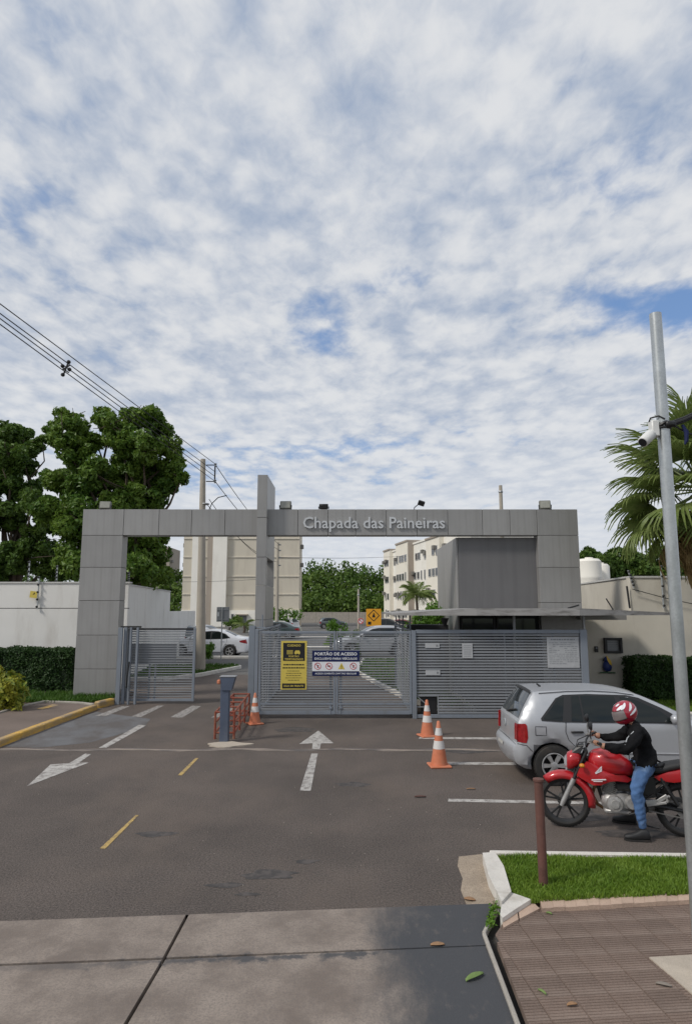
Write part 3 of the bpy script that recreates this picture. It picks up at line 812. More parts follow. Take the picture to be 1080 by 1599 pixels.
m = MB(); m.box((.2, -.105, .178), (.16, .012, .11), Ry(R(18)) @ Rx(R(25))); m.build('lens', M['dark_glass'], t)

# ================================================================== FENCES AND GATES OF HORIZONTAL SLATS
def slat_mesh(L, h=.05, d=.022):
    m = MB(); m.box((0, 0, 0), (L, d, h), None, .004)
    o = m.build('slat', M['gate']); me = o.data; bpy.data.objects.remove(o); return me
def slat_panel(parent, p, q, z0, z1, pitch=.085, inset=.0, skip=None, h=.05, off=.0):
    """rows of slats from p to q (world xy), one object each, child of parent"""
    p = Vector((p[0], p[1], 0)); q = Vector((q[0], q[1], 0)); d = q - p
    rz = math.atan2(d.y, d.x); base = MATW[parent.name].translation; Lf = d.length
    prz = parent.rotation_euler.z
    cache = {}
    n = int(round((z1 - z0) / pitch)); pi_ = (z1 - z0) / n
    for k in range(n):
        z = z0 + (k + .5) * pi_; a, b = 0.0, Lf
        if skip and z < skip[1]: a = skip[0]
        if (a, b) not in cache: cache[(a, b)] = slat_mesh(b - a, h)
        c = p + d.normalized() * ((a + b) / 2)
        piece('slat', cache[(a, b)], parent, (c.x - base.x, c.y - base.y, z - base.z), (0, 0, rz))
def post(parent, p, z0, z1, w, d, name='post', rz=0, mt='gate_post'):
    m = MB(); m.box((p[0], p[1], (z0 + z1) / 2), (w, d, z1 - z0), Rz(rz), .006); return m.build(name, M[mt], parent, world=True)
def rail(parent, p, q, z, h, d, name='rail', mt='gate_post'):
    m = MB(); bar(m, (p[0], p[1], z), (q[0], q[1], z), d, h, .005); return m.build(name, M[mt], parent, world=True)
YG = 16.4; ZG = 2.07
XA, XB, XC = A(400, 1050, YG).x, A(645, 1050, YG).x, A(912, 1000, YG).x
XM = A(524, 1050, YG).x
# right-hand screen
fr = thing('slat_fence', 'long blue-grey slat fence screen in front of the gatehouse with pinned notices', 'fence', (XB, YG, 0))
post(fr, (XB + .02, YG), 0, ZG, .10, .10); post(fr, (XC - .03, YG), 0, ZG + .02, .17, .12)
post(fr, ((XB + XC) / 2 + .15, YG + .04), .06, ZG - .06, .04, .03, 'back_post'); post(fr, (XC - .75, YG + .04), .06, ZG - .06, .04, .03, 'back_post')
rail(fr, (XB + .07, YG), (XC - .115, YG), ZG - .03, .09, .07); rail(fr, (XB + .07, YG), (XC - .115, YG), .055, .08, .06)
slat_panel(fr, (XB + .07, YG), (XC - .115, YG), .10, ZG - .08, pitch=.068, h=.044, skip=(.52, .52))
m = MB()
for a, b in (((XB + .58, .1), (XB + .58, .52)), ((XB + .07, .525), (XB + .595, .525)), ((XB + .07, .53), (XB + .30, .33)), ((XB + .07, .27), (XB + .33, .27))):
    bar(m, (a[0], YG - .002, a[1]), (b[0], YG - .002, b[1]), .03, .022)
m.build('hatch_frame', M['gate'], fr, world=True)
m = MB(); m.box((XB + .37, YG + .10, .30), (.38, .12, .40), None, .01); m.build('hatch_box', M['black'], fr, world=True)
# middle double gate
def leaf(x0, x1, label):
    g = thing('slat_gate', label, 'gate', ((x0 + x1) / 2, YG, 0))
    post(g, (x0 + .025, YG), .10, ZG - .02, .05, .05, 'stile'); post(g, (x1 - .025, YG), .10, ZG - .02, .05, .05, 'stile')
    rail(g, (x0 + .05, YG), (x1 - .05, YG), ZG - .05, .06, .045); rail(g, (x0 + .05, YG), (x1 - .05, YG), .14, .09, .045)
    rail(g, (x0 + .05, YG), (x1 - .05, YG), .34, .05, .045)
    slat_panel(g, (x0 + .05, YG), (x1 - .05, YG), .37, ZG - .085, pitch=.060, h=.027)
    slat_panel(g, (x0 + .05, YG), (x1 - .05, YG), .19, .31, pitch=.06, h=.04)
    return g
gl = leaf(XA + .06, XM - .006, 'left leaf of the closed middle slat gate carrying the yellow notice')
gr = leaf(XM + .006, XB - .04, 'right leaf of the closed middle slat gate beside the long screen')
for g, x in ((gl, XM - .12), (gr, XM + .12)):
    post(g, (x, YG + .03), .1, ZG - .14, .06, .03, 'mid_stile')
    m = MB(); m.tube([(x, YG - .02, .12), (x, YG - .02, .33)], .016, 8); m.box((x, YG - .03, .25), (.07, .03, .05), None, .006); m.build('drop_bolt', M['gate_post'], g, world=True)
# side returns running back from the front gate
YR = 21.9
for x, lab in ((XA, 'slat fence return running back from the left edge of the middle gate'), (XB - .01, 'slat fence return running back from the right edge of the middle gate')):
    s = thing('slat_fence', lab, 'fence', (x, YG, 0), 0, 'side returns of the middle gate')
    del s['group']
    if x == XA: post(s, (x, YG), 0, ZG + .03, .08, .08)
    post(s, (x, YR), 0, ZG + .03, .08, .08); post(s, (x, (YG + YR) / 2), 0, ZG, .06, .06)
    rail(s, (x, YG + .06), (x, YR - .05), ZG - .02, .05, .05); rail(s, (x, YG + .06), (x, YR - .05), .07, .06, .05)
    slat_panel(s, (x, YG + .06), (x, YR - .05), .12, ZG - .06, pitch=.068, h=.032)
# slender posts that stand on the right return and carry the canopy
for k, yy in enumerate((16.95, 19.1, 20.3, 21.6)):
    m = MB(); m.box((0, 0, .19), (.035, .035, .36)); o = m.build('canopy_post', M['gate_post'], None, loc=(XB - .01, yy, ZG + .005))
    tag(o, ('nearest', 'second', 'third', 'farthest')[k] + ' of the thin posts between slat return and canopy edge', 'post', 'thin posts under the canopy edge')
# left sliding gate, standing part-way open
YS = 18.9
xs0, xs1 = A(200, 1000, YS).x, A(305, 1000, YS).x
sg = thing('sliding_gate', 'grey slat sliding gate standing half open beside the left pillar', 'gate', ((xs0 + xs1) / 2, YS, 0))
zs = A(250, 981, YS).z
post(sg, (xs1 - .02, YS), .06, zs, .07, .06, 'stile'); post(sg, (xs0 + .03, YS), .06, zs, .07, .06, 'stile')
rail(sg, (xs0 + .065, YS), (xs1 - .055, YS), zs - .025, .05, .05, mt='black'); rail(sg, (xs0 + .065, YS), (xs1 - .055, YS), .10, .07, .05)
slat_panel(sg, (xs0 + .065, YS), (xs1 - .055, YS), .16, zs - .06, pitch=.068, h=.028)
m = MB(); m.box(((xs0 * .62 + xs1 * .38), YS + .06, 1.33), ((xs1 - xs0) * .68, .012, .56)); m.build('backing_sheet', M['gate'], sg, world=True)
for x in (xs0 + .62, xs0 + .78): post(sg, (x, YS + .05), .12, 1.06, .05, .04, 'brace_post')
# guide frame in which it runs
gf = thing('gate_guide', 'blue-grey guide posts of the sliding gate against the left pillar', 'gate post', (A(192, 1050, 18.75).x, 18.75, 0))
for px_, yy, w in ((186, 18.72, .12), (194, 18.80, .09), (202.5, 18.72, .05), (213, 18.75, .06)):
    q = A(px_, 1040, yy); post(gf, (q.x, yy), 0, zs + .02, w, .08, 'upright')
a, b = A(184, 1000, 18.62), A(216, 1000, 18.62)
rail(gf, (a.x, 18.83), (b.x, 18.83), zs + .035, .05, .1, 'top_plate', 'black')
m = MB(); q = A(199, 1040, 18.66); m.tube([(q.x, 18.64, .45), (q.x + .02, 18.62, .8), (q.x + .05, 18.64, 1.15)], .022, 7); m.build('pull_handle', M['black'], gf, world=True)
# receiving post of the opening
t = thing('gate_post', 'flat blue-grey post closing the left entrance lane beside the traffic cone', 'gate post', (A(393, 1050, 19.0).x, 19.0, 0))
q = A(392.5, 1050, 19.0)
post(t, (q.x, 19.0), 0, A(393, 977, 19).z, .17, .12, 'post'); post(t, (q.x + .10, 19.0), 0, A(393, 981, 19).z, .02, .10, 'seal', mt='black')
m = MB(); m.tube([(q.x + .28, 19.0, 2.05), (q.x + .28, 19.0, 2.42)], .018, 7); m.tube([(q.x + .05, 19.0, 2.06), (q.x + .36, 19.0, 2.06)], .02, 7); m.tube([(q.x + .22, 19.0, 2.06), (q.x + .22, 19.0, 2.28)], .012, 7)
m.build('aerial', M['gate_post'], t, world=True)
m = MB(); m.box((q.x + .125, 18.93, .62), (.03, .06, .10), None, .005); m.build('lock', M['black'], t, world=True)

# notices pinned on the screens
def plate(name, label, cat, x0, x1, z0, z1, y, mt, group=None, d=.008):
    t = thing(name, label, cat, ((x0 + x1) / 2, y, z0), 0, group)
    m = MB(); m.box(((x0 + x1) / 2, y + d / 2, (z0 + z1) / 2), (x1 - x0, d, z1 - z0), None, .001); m.build('panel', M[mt], t, world=True); return t
yn = YG - .03
def AA(x, y): q = A(x, y, yn); return q.x, q.z
# yellow and black caution notice
(x0, z1), (x1, z0) = AA(439, 1001), AA(478.5, 1077)
t = plate('notice_sign', 'yellow and black caution notice in Portuguese hung on the middle gate', 'sign', x0, x1, z0, z1, yn, 'yellow_pr')
y1 = yn - .0035; W_ = x1 - x0; H_ = z1 - z0
m = MB(); m.m = 0
m.box(((x0 + x1) / 2, y1, z1 - H_ * .225), (W_ * .84, .003, H_ * .37)); m.build('black_field', M['ink'], t, world=True)
m = MB(); m.box(((x0 + x1) / 2, y1, z0 + H_ * .075), (W_ * .88, .003, H_ * .10)); m.build('black_field', M['ink'], t, world=True)
m = MB(); xc = (x0 + x1) / 2; y2 = y1 - .003
def line_part(body, xa, xb, z, h, y, mt, parent, bold=.02):
    q_ = MB(); put_text(q_, body, xa, xb, z, h, y, bold); return q_.build('lettering', M[mt], parent, world=True)
line_part('CUIDADO', xc - W_ * .26, xc + W_ * .26, z1 - H_ * .115, H_ * .045, y2, 'yellow_pr', t)
line_part('PORTÃO', xc - W_ * .20, xc + W_ * .20, z1 - H_ * .335, H_ * .035, y2, 'yellow_pr', t)
line_part('TEMPORIZADO', xc - W_ * .36, xc + W_ * .36, z1 - H_ * .395, H_ * .038, y2, 'yellow_pr', t)
line_part('SIGA EM FRENTE', xc - W_ * .38, xc + W_ * .38, z0 + H_ * .058, H_ * .035, y2, 'yellow_pr', t)
# car and gate pictograms
cx_, cz_ = xc + W_ * .13, z1 - H_ * .235
m.add([(cx_ - W_ * .11, y2, cz_ - H_ * .03), (cx_ + W_ * .11, y2, cz_ - H_ * .03), (cx_ + W_ * .11, y2, cz_), (cx_ + W_ * .075, y2, cz_ + H_ * .038), (cx_ - W_ * .075, y2, cz_ + H_ * .038), (cx_ - W_ * .11, y2, cz_)], [(0, 1, 2, 3, 4, 5)])
for sx in (-.07, .07): m.box((cx_ + W_ * sx, y2, cz_ - H_ * .036), (W_ * .05, .001, H_ * .012))
for k in range(5): m.box((xc - W_ * .16, y2, cz_ - H_ * .035 + k * H_ * .018), (W_ * .24, .001, H_ * .009))
m.build('pictogram', M['yellow_pr'], t, world=True)
m = MB()
rg = random.Random(8)
def strokes(m, xa, xb, z, h, y, rg=rg):
    xx = xa
    while xx < xb - .02:
        l_ = min(rg.uniform(.03, .075), xb - xx); m.box((xx + l_ / 2, y, z), (l_, .001, h)); xx += l_ + .013
for k, w_ in enumerate((.40, .43)): strokes(m, xc - W_ * w_, xc + W_ * w_, z1 - H_ * (.49 + k * .065), H_ * .024, y1)
for k, w_ in enumerate((.26, .30, .28, .32, .22)): strokes(m, xc - W_ * w_, xc + W_ * w_, z1 - H_ * (.62 + k * .047), H_ * .009, y1)
m.build('black_print', M['ink'], t, world=True)
# navy and white access notice
(x0, z1), (x1, z0) = AA(487.5, 1016), AA(561, 1055.5)
t = plate('access_sign', 'navy and white access sign with four pictograms across the middle gate', 'sign', x0, x1, z0, z1, yn - .012, 'navy')
y1 = yn - .016; W_ = x1 - x0; H_ = z1 - z0; xc = (x0 + x1) / 2
m = MB(); m.box((xc, y1, z0 + H_ * .37), (W_, .003, H_ * .37)); y2 = y1 - .003
line_part('PORTÃO DE ACESSO', xc - W_ * .45, xc + W_ * .45, z1 - H_ * .19, H_ * .12, y2, 'white_pr', t, .025)
line_part('EXCLUSIVO PARA VEÍCULOS', xc - W_ * .45, xc + W_ * .45, z1 - H_ * .36, H_ * .085, y2, 'white_pr', t, .02)
line_part('ACESSO SOMENTE COM TAG VEICULAR', xc - W_ * .44, xc + W_ * .44, z0 + H_ * .06, H_ * .065, y2, 'white_pr', t, .015)
m.build('white_band', M['white_pr'], t, world=True)
m = MB(); zc = z0 + H_ * .385; r = H_ * .125
for fx in (.115, .355, .87):
    cx_ = x0 + W_ * fx
    m.tube([(cx_ + r * math.cos(w), y2, zc + r * math.sin(w)) for w in [k * math.pi / 10 for k in range(20)]], .007, 5, closed=True)
    bar(m, (cx_ - r * .7, y2, zc + r * .7), (cx_ + r * .7, y2, zc - r * .7), .004, .014)
m.build('red_rings', M['red_pr'], t, world=True)
m = MB(); cx_ = x0 + W_ * .62
m.add([(cx_ - r * 1.1, y2, zc - r), (cx_ + r * 1.1, y2, zc - r), (cx_, y2, zc + r * 1.1)], [(0, 1, 2)]); m.build('warning_triangle', M['yellow_pr'], t, world=True)
m = MB()
m.box((cx_, y2 - .002, zc - r * .05), (.012, .002, r * .8)); m.box((cx_, y2 - .002, zc - r * .7), (.014, .002, r * .22))
for fx in (.115, .87):
    cx_ = x0 + W_ * fx; m.box((cx_, y2 + .001, zc - r * .1), (r * .3, .002, r * .9)); m.box((cx_ + r * .25, y2 + .001, zc + r * .1), (r * .5, .002, r * .2))
cx_ = x0 + W_ * .355; m.box((cx_, y2 + .001, zc), (r * .9, .002, r * .4))
m.build('dark_print', M['ink'], t, world=True)
# faded papers on the right screen
(x0, z1), (x1, z0) = AA(853, 995), AA(905, 1043)
t = plate('notice_board', 'large faded grey notice full of small print at the right end of the screen', 'notice', x0, x1, z0, z1, yn, 'notice')
m = MB(); rg = random.Random(3); H_ = z1 - z0; W_ = x1 - x0
strokes(m, x0 + W_ * .12, x1 - W_ * .12, z1 - H_ * .08, H_ * .04, yn - .002)
for k in range(2, 14):
    zz_ = z1 - H_ * (.06 + k * .062); xx = x0 + W_ * .06
    while xx < x1 - W_ * .12:
        l_ = rg.uniform(.03, .10); 
        if rg.random() < .82: m.box((xx + l_ / 2, yn - .002, zz_), (l_, .001, H_ * .016))
        xx += l_ + .018
m.build('print', M['ink_grey'], t, world=True)
(x0, z1), (x1, z0) = AA(721, 1005), AA(738, 1028); t = plate('notice', 'small pale paper notice in the middle of the slat screen', 'notice', x0, x1, z0, z1, yn, 'notice')
m = MB(); 
for k in range(6): m.box(((x0 + x1) / 2, yn - .002, z1 - .05 - k * .05), ((x1 - x0) * .7, .001, .01))
m.build('print', M['ink_grey'], t, world=True)
for (a, b, c, d), lab in (((663.5, 1004.5, 686, 1012), 'white label plate near the top left of the slat screen'), ((664, 1047, 687, 1054.5), 'white label plate halfway down the slat screen near the cone')):
    (x0, z1), (x1, z0) = AA(a, b), AA(c, d); t = plate('label_plate', lab, 'label', x0, x1, z0, z1, yn, 'notice', 'label plates on the slat screen')
    m = MB(); m.box((x1 - .06, yn - .002, (z0 + z1) / 2), (.05, .001, .05)); m.build('print', M['ink_grey'], t, world=True)
# ================================================================== WALLS, GATEHOUSE, BUILDINGS
M['wall_white'] = mat('wall_white', (.74, .725, .69), .85, var=.05, vscale=.7, bump=.25, bscale=40, dirt=(.42, .38, .33), dirt_scale=(1.4, 1.4, .35), dirt_lo=.52, dirt_hi=.78, dirt_amt=.55)
M['wall_cream'] = mat('wall_cream', (.60, .56, .48), .85, var=.06, vscale=.9, bump=.25, bscale=40, dirt=(.30, .26, .21), dirt_scale=(1.2, 1.2, .4), dirt_lo=.5, dirt_hi=.78, dirt_amt=.5)
M['coping'] = mat('coping', (.55, .54, .52), .7, var=.08, vscale=2)
M['bld_beige'] = mat('bld_beige', (.58, .53, .435), .85, var=.05, vscale=.25, dirt=(.36, .31, .25), dirt_scale=(.6, .6, .12), dirt_lo=.5, dirt_hi=.75, dirt_amt=.5)
M['bld_tan'] = mat('bld_tan', (.36, .31, .26), .85, var=.05, vscale=.25)
M['bld_white'] = mat('bld_white', (.82, .79, .72), .85, var=.05, vscale=.3, dirt=(.55, .5, .43), dirt_scale=(.6, .6, .12), dirt_lo=.55, dirt_hi=.8, dirt_amt=.5)
M['bld_cream'] = mat('bld_cream', (.78, .735, .64), .85, var=.05, vscale=.3)
M['bld_band'] = mat('bld_band', (.66, .61, .52), .85, var=.05)
M['window'] = mat('window', (.05, .055, .06), .15, var=.3, vscale=.5)
M['win_frame'] = mat('win_frame', (.45, .45, .45), .5, var=.05)
M['aircon'] = mat('aircon', (.20, .19, .17), .6, var=.15, vscale=4)
M['metal_grey'] = mat('metal_grey', (.32, .33, .34), .45, .5, var=.08, vscale=4)
M['galv'] = mat('galv', (.46, .48, .48), .33, .7, var=.10, vscale=7, grain=.08, gscale=60, dirt=(.26, .27, .26), dirt_scale=(8, 8, 2), dirt_lo=.5, dirt_hi=.75, dirt_amt=.6)
M['concrete_pole'] = mat('concrete_pole', (.40, .36, .30), .85, var=.1, vscale=2, bump=.3, dirt=(.28, .25, .2), dirt_scale=(5, 5, .5))
M['cable'] = mat('cable', (.02, .02, .022), .6, var=0)
M['orange'] = mat('orange', (.72, .33, .015), .5, var=.04, vscale=2)

# white boundary wall left of the gateway
YW = 22.2
def wall_box(m, p, q, z0, z1, d):
    bar(m, (p[0], p[1], (z0 + z1) / 2), (q[0], q[1], (z0 + z1) / 2), d, z1 - z0)
zt_ = A(40, 911, YW).z; zj = A(40, 950, YW).z
w = thing('boundary_wall', 'long white rendered boundary wall left of the gateway above the hedge', 'wall', (-12, YW, 0))
m = MB(); wall_box(m, (-26, YW + .1), (-7.2, YW + .1), 0, zj - .012, .2); wall_box(m, (-26, YW + .1), (-7.2, YW + .1), zj + .012, zt_, .2); m.build('render', M['wall_white'], w, world=True)
m = MB(); wall_box(m, (-26, YW + .1), (-7.2, YW + .1), zj - .013, zj + .013, .17); m.build('shadow_joint', M['core'], w, world=True)
m = MB(); wall_box(m, (-26, YW + .1), (-7.15, YW + .1), zt_, zt_ + .05, .26); m.build('coping', M['coping'], w, world=True)
# wall running back inside the left gate
pa, pb = A(188, 912, 22.6), A(266, 926, 33.5)
w = thing('boundary_wall', 'white side wall running back behind the left pillar and sliding gate', 'wall', (pa.x, pa.y, 0))
m = MB(); wall_box(m, (pa.x - .1, 22.35), (pb.x - .1, 33.5), 0, 3.42, .2); wall_box(m, (pb.x - .1, 33.45), (pb.x - .5, 41), 0, 2.45, .2); m.build('render', M['wall_white'], w, world=True)
m = MB(); wall_box(m, (pa.x - .1, 22.35), (pb.x - .1, 33.5), 3.42, 3.46, .26); m.build('coping', M['coping'], w, world=True)
# electric-fence standards with insulators on the wall tops
def standard(p, h, label, lean=0.0, plateau=None, down=.45):
    t = thing('fence_standard', label, 'fence post', p, 0, 'electric fence standards on the walls')
    m = MB(); m.tube([(0, 0, -down), (lean, 0, h)], .022, 7); m.build('rod', M['galv'], t)
    for k in range(5):
        z = -down + .08 + k * (h + down - .12) / 4; m = MB(); x = lean * (z + down) / (h + down)
        m.lathe([(.018, -.03), (.036, -.015), (.022, 0), (.036, .015), (.018, .03)], 8, Matrix.Translation((x, -.02, z)) @ Matrix.Rotation(R(90), 4, 'X') @ Matrix.Translation((0, 0, .03)))
        m.build('insulator', M['black'], t)
    if plateau:
        m = MB(); m.box((plateau[0], -.05, plateau[1]), (.24, .006, .22), Ry(R(6))); q = m.build('warning_plate', M['yellow_pr'], t)
        m = MB(); m.add([(plateau[0] - .03, -.056, plateau[1] - .02), (plateau[0] + .05, -.056, plateau[1] + .02), (plateau[0] + .0, -.056, plateau[1] + .02), (plateau[0] + .02, -.056, plateau[1] + .08)], [(0, 1, 2), (2, 1, 3)]); m.build('bolt_mark', M['ink'], q)
    return t
q = A(60, 925, YW - .05); standard((q.x, YW - .06, zt_ - .05), .28, 'black-studded fence standard with a yellow warning plate on the white wall', plateau=(-.13, -.32), down=.8)
q = A(44, 911, YW + .1); standard((q.x, YW + .1, zt_ + .05), .70, 'tall slim fence standard at the left end of the white wall', down=.05)
q = A(88, 911, YW + .1); standard((q.x, YW + .1, zt_ + .05), .55, 'slim fence standard between the warning plate and the left pillar', down=.05)
q = A(191, 940, 22.5); standard((q.x + .03, 22.5, 3.42), .2, 'black-studded fence standard at the near end of the side wall', down=.9)
q = A(198, 912, 22.7); standard((q.x, 22.9, 3.46), .38, 'slim pale fence standard just right of the left pillar', down=.05)

# gatehouse behind the right half of the gateway
GX0, GX1 = A(714, 838, 19.9).x, XR0 + .05
GZ = A(714, 838, 19.9).z - .02
gh = thing('gatehouse', 'dark grey clad gatehouse block under the lintel with dark windows', 'gatehouse', (GX0, 19.9, 0))
m = MB(); m.box(((GX0 + GX1) / 2 , 22.0, 3.5), (GX1 - GX0 - .04, 4.16, 2 * (GZ - 3.5) - .02)); m.box((GX0 + .1, 22.0, 1.2), (.18, 4.1, 2.4)); m.box(((GX0 + GX1) / 2, 23.9, 1.2), (GX1 - GX0 - .04, .2, 2.4)); m.build('block', M['core'], gh, world=True)
nx = 3
for i in range(1):
    for (z0, z1) in ((2.58, GZ),):
        pn = MB(); pn.box(((GX0 + GX1) / 2, 19.9, (z0 + z1) / 2), (GX1 - GX0 - .012, .05, z1 - z0 - .012), None, .004); pn.build('front_panel', M['clad_dark'], gh, world=True)
for i in range(2):
    y0, y1 = 19.93 + i * 2.1, 19.93 + (i + 1) * 2.1
    pn = MB(); pn.box((GX0 - .02, (y0 + y1) / 2, GZ / 2 + .0), (.05, y1 - y0 - .012, GZ - .012), None, .004); pn.build('side_panel', M['clad'], gh, world=True)
m = MB(); m.box(((GX0 + GX1) / 2, 19.93, .55), (GX1 - GX0 - .02, .12, 1.1)); m.build('base_wall', M['clad_dark'], gh, world=True)
for a, b in ((GX0 + .03, GX0 + 1.05), (GX0 + 1.09, GX1 - .03)):
    f = MB(); f.box(((a + b) / 2, 19.93, 1.12), (b - a, .09, .05)); f.box(((a + b) / 2, 19.93, 2.5), (b - a, .09, .05)); f.box((a + .025, 19.93, 1.8), (.05, .09, 1.3)); f.box((b - .025, 19.93, 1.8), (.05, .09, 1.3))
    fo = f.build('window', M['black'], gh, world=True)
    g = MB(); g.box(((a + b) / 2, 19.945, 1.81), (b - a - .1, .012, 1.3)); g.build('pane', M['dark_glass'], fo, world=True)
# flat canopy with a pointed left end
zc0 = 2.43
cn = thing('canopy', 'thin weathered flat canopy with pointed ends above the slat screen', 'canopy', (4, 17, zc0))
P = [A(612, 957, 16.2), A(985, 957, 16.2)]
cp = [(P[0].x, 16.25), (GX0 - .25, 16.0), (A(905, 957, 16.0).x, 16.0), (A(1066, 960, 16.9).x, 17.0), (A(1066, 960, 16.9).x, 17.6), (6.95, 19.55), (XR0, 19.55), (XR0, 19.85), (GX0 - .1, 19.85), (P[0].x + .05, 21.9)]
ht = [.045, .17, .17, .05, .05, .12, .17, .17, .17, .05]
m = MB(); n = len(cp)
m.add([(x, y, zc0) for x, y in cp] + [(x, y, zc0 + h) for (x, y), h in zip(cp, ht)], [tuple(range(n))[::-1], tuple(range(n, 2 * n))] + [(i, (i + 1) % n, n + (i + 1) % n, n + i) for i in range(n)])
m.build('slab', M['canopy'], cn, world=True)
m = MB(); q = A(802, 970, 17.2); m.box((q.x, 17.2, 1.22), (.06, .06, 2.42)); m.build('column', M['metal_grey'], cn, world=True)
q = A(911, 970, 17.0); m = MB(); m.box((q.x, 17.0, 1.22), (.05, .05, 2.42)); m.build('column', M['metal_grey'], cn, world=True)
m = MB(); q = A(962, 965, 19.0); m.box((q.x - .35, 19.2, zc0 - .08), (1.3, .35, .15)); m.build('lamp_tray', M['clad'], cn, world=True)
m = MB(); m.tube([(A(890, 950, 17).x, 17.2, zc0 + .17), (A(908, 950, 17).x, 17.2, zc0 + .25)], .02, 6); m.build('conduit', M['black'], cn, world=True); m = MB(); m.tube([(A(946, 936, 18).x, 18.0, 2.86), (A(957, 948, 18).x, 18.0, zc0 + .12)], .018, 6); m.build('conduit', M['black'], cn, world=True)
# planter and dark counter between return and gatehouse
t = thing('planter', 'dark planter trough with a leafy shrub under the canopy', 'planter', (2.6, 21.2, 0))
m = MB(); m.box((2.55, 21.2, 1.05), (1.25, .5, 2.1), None, .02); m.build('trough', M['core'], t, world=True)
t = thing('wall_bin', 'small dark tapering pot on the planter edge beside the gatehouse', 'pot', (A(694, 966, 20.9).x, 20.9, 2.1))
m = MB(); m.lathe([(.06, .003), (.13, .2), (.11, .2), (.05, .02)], 10); m.build('body', M['black'], t)

# cream walls to the right of the gateway
YC = 19.7
w = thing('gatehouse_wall', 'cream rendered wall with wall lamps and mailbox right of the slat screen', 'wall', (7.3, YC, 0))
m = MB(); m.box(((XR1 - .02 + 8.4) / 2, YC + .15, 1.21), (8.4 - XR1 + .02, .3, 2.42)); m.build('render', M['wall_cream'], w, world=True)
w = thing('boundary_wall', 'cream boundary wall behind the palm and the right hedge', 'wall', (10, YC, 0))
xc_ = A(983, 900, YC).x; zt2 = A(983, 902, YC).z
m = MB(); m.box(((xc_ + 24) / 2, YC + .1, zt2 / 2), (24 - xc_, .2, zt2)); wall_box(m, (xc_ + .1, YC + .2), (A(906, 912, 26).x, 26.4), 0, zt2, .2); m.build('render', M['wall_cream'], w, world=True)
m = MB(); m.box(((xc_ + 24) / 2, YC + .1, zt2 + .02), (24 - xc_, .26, .05)); wall_box(m, (xc_ + .1, YC + .28), (A(906, 912, 26).x, 26.4), zt2 - .005, zt2 + .045, .26); m.build('coping', M['coping'], w, world=True)
m = MB(); q = A(979, 930, YC - .02); m.tube([(q.x, YC - .03, zt2 - .25), (q.x + .05, YC - .03, 2.6)], .03, 7); m.build('downpipe', M['black'], w, world=True)
for px_, h, ln in ((986, .35, -.14), (1030, .6, .0)):
    q = A(px_, 905, YC + .05); standard((q.x, YC - .05, zt2), h * .6, 'slim fence standard on the corner of the cream wall' if px_ == 986 else 'slim fence standard on the cream wall behind the palm skirt', ln, down=.3 if px_ == 986 else .9)
m = MB(); a, b = A(987, 920, YC - .12), A(1090, 945, YC - .12); m.tube([(a.x, YC - .12, a.z), ((a.x + b.x) / 2, YC - .12, (a.z + b.z) / 2 - .03), (b.x, YC - .12, b.z)], .012, 5)
tag(m.build('wall_cable', M['cable']), 'thin black cable sloping across the cream wall below its top', 'cable')
# mailbox, intercom and parrot ornament on the cream wall
q0, q1 = A(941, 996, YC), A(970, 1020, YC)
t = thing('mail_box', 'black framed notice box hung on the cream wall', 'notice box', ((q0.x + q1.x) / 2, YC, (q0.z + q1.z) / 2))
wb, hb = (q1.x - q0.x), (q0.z - q1.z)
m = MB(); 
for s_ in (-1, 1): m.box((s_ * (wb / 2 - .035), -.06, 0), (.07, .12, hb), None, .005); m.box((0, -.06, s_ * (hb / 2 - .03)), (wb - .14, .118, .06), None, .005)
m.build('frame', M['black'], t); m = MB(); m.box((0, -.015, 0), (wb - .1, .03, hb - .08)); m.build('back_board', M['ink_grey'], t)
m = MB()
for k in range(5): m.box((0, -.033, .12 - k * .055), (wb - .22, .004, .02))
m.build('paper_lines', M['notice'], t)
q = A(930, 1014, YC); t = thing('intercom', 'small black intercom box beside the framed notice box', 'intercom', (q.x, YC, q.z))
m = MB(); m.box((0, -.03, 0), (.10, .06, .17), None, .01); m.build('case', M['black'], t); m = MB(); m.box((0, -.062, .04), (.05, .006, .05)); m.build('speaker_grille', M['ink_grey'], t)
M['parrot_blue'] = mat('parrot_blue', (.015, .035, .16), .5, var=.2, vscale=20); M['parrot_yellow'] = mat('parrot_yellow', (.6, .38, .03), .5, var=.15, vscale=20); M['parrot_green'] = mat('parrot_green', (.05, .12, .06), .6, var=.2, vscale=20)
q = A(947.5, 1038, YC - .1); t = thing('parrot_ornament', 'blue and yellow parrot ornament perched low on the cream wall', 'ornament', (q.x, YC - .1, q.z))
m = MB(); m.lathe([(.0, -.20), (.10, -.17), (.13, -.08), (.11, .04), (.06, .12), (.0, .15)], 12); m.build('body', M['parrot_blue'], t, smooth=60)
m = MB(); m.lathe([(.0, .04), (.065, .08), (.075, .15), (.05, .21), (.0, .235)], 12, Matrix.Translation((-.02, -.02, 0))); m.build('head', M['parrot_blue'], t, smooth=60)
m = MB(); m.add([(-.03, -.07, .27), (.09, -.09, .10), (.10, -.10, -.02), (.03, -.12, .02), (-.03, -.10, .15)], [(0, 1, 2, 3, 4)]); m.add([(-.03, -.05, .27), (.09, -.07, .10), (.10, -.08, -.02), (.03, -.10, .02), (-.03, -.08, .15)], [(4, 3, 2, 1, 0)]); m.build('breast', M['parrot_yellow'], t)
m = MB(); m.tube([(-.08, -.02, .16), (-.11, -.03, .14), (-.115, -.03, .10)], [.03, .02, .006], 7); m.build('beak', M['black'], t)
m = MB(); m.tube([(-.22, 0, -.22), (.22, 0, -.23)], .02, 6); m.tube([(0, 0, -.22), (0, .1, -.22)], .02, 6); m.build('perch', M['parrot_green'], t)
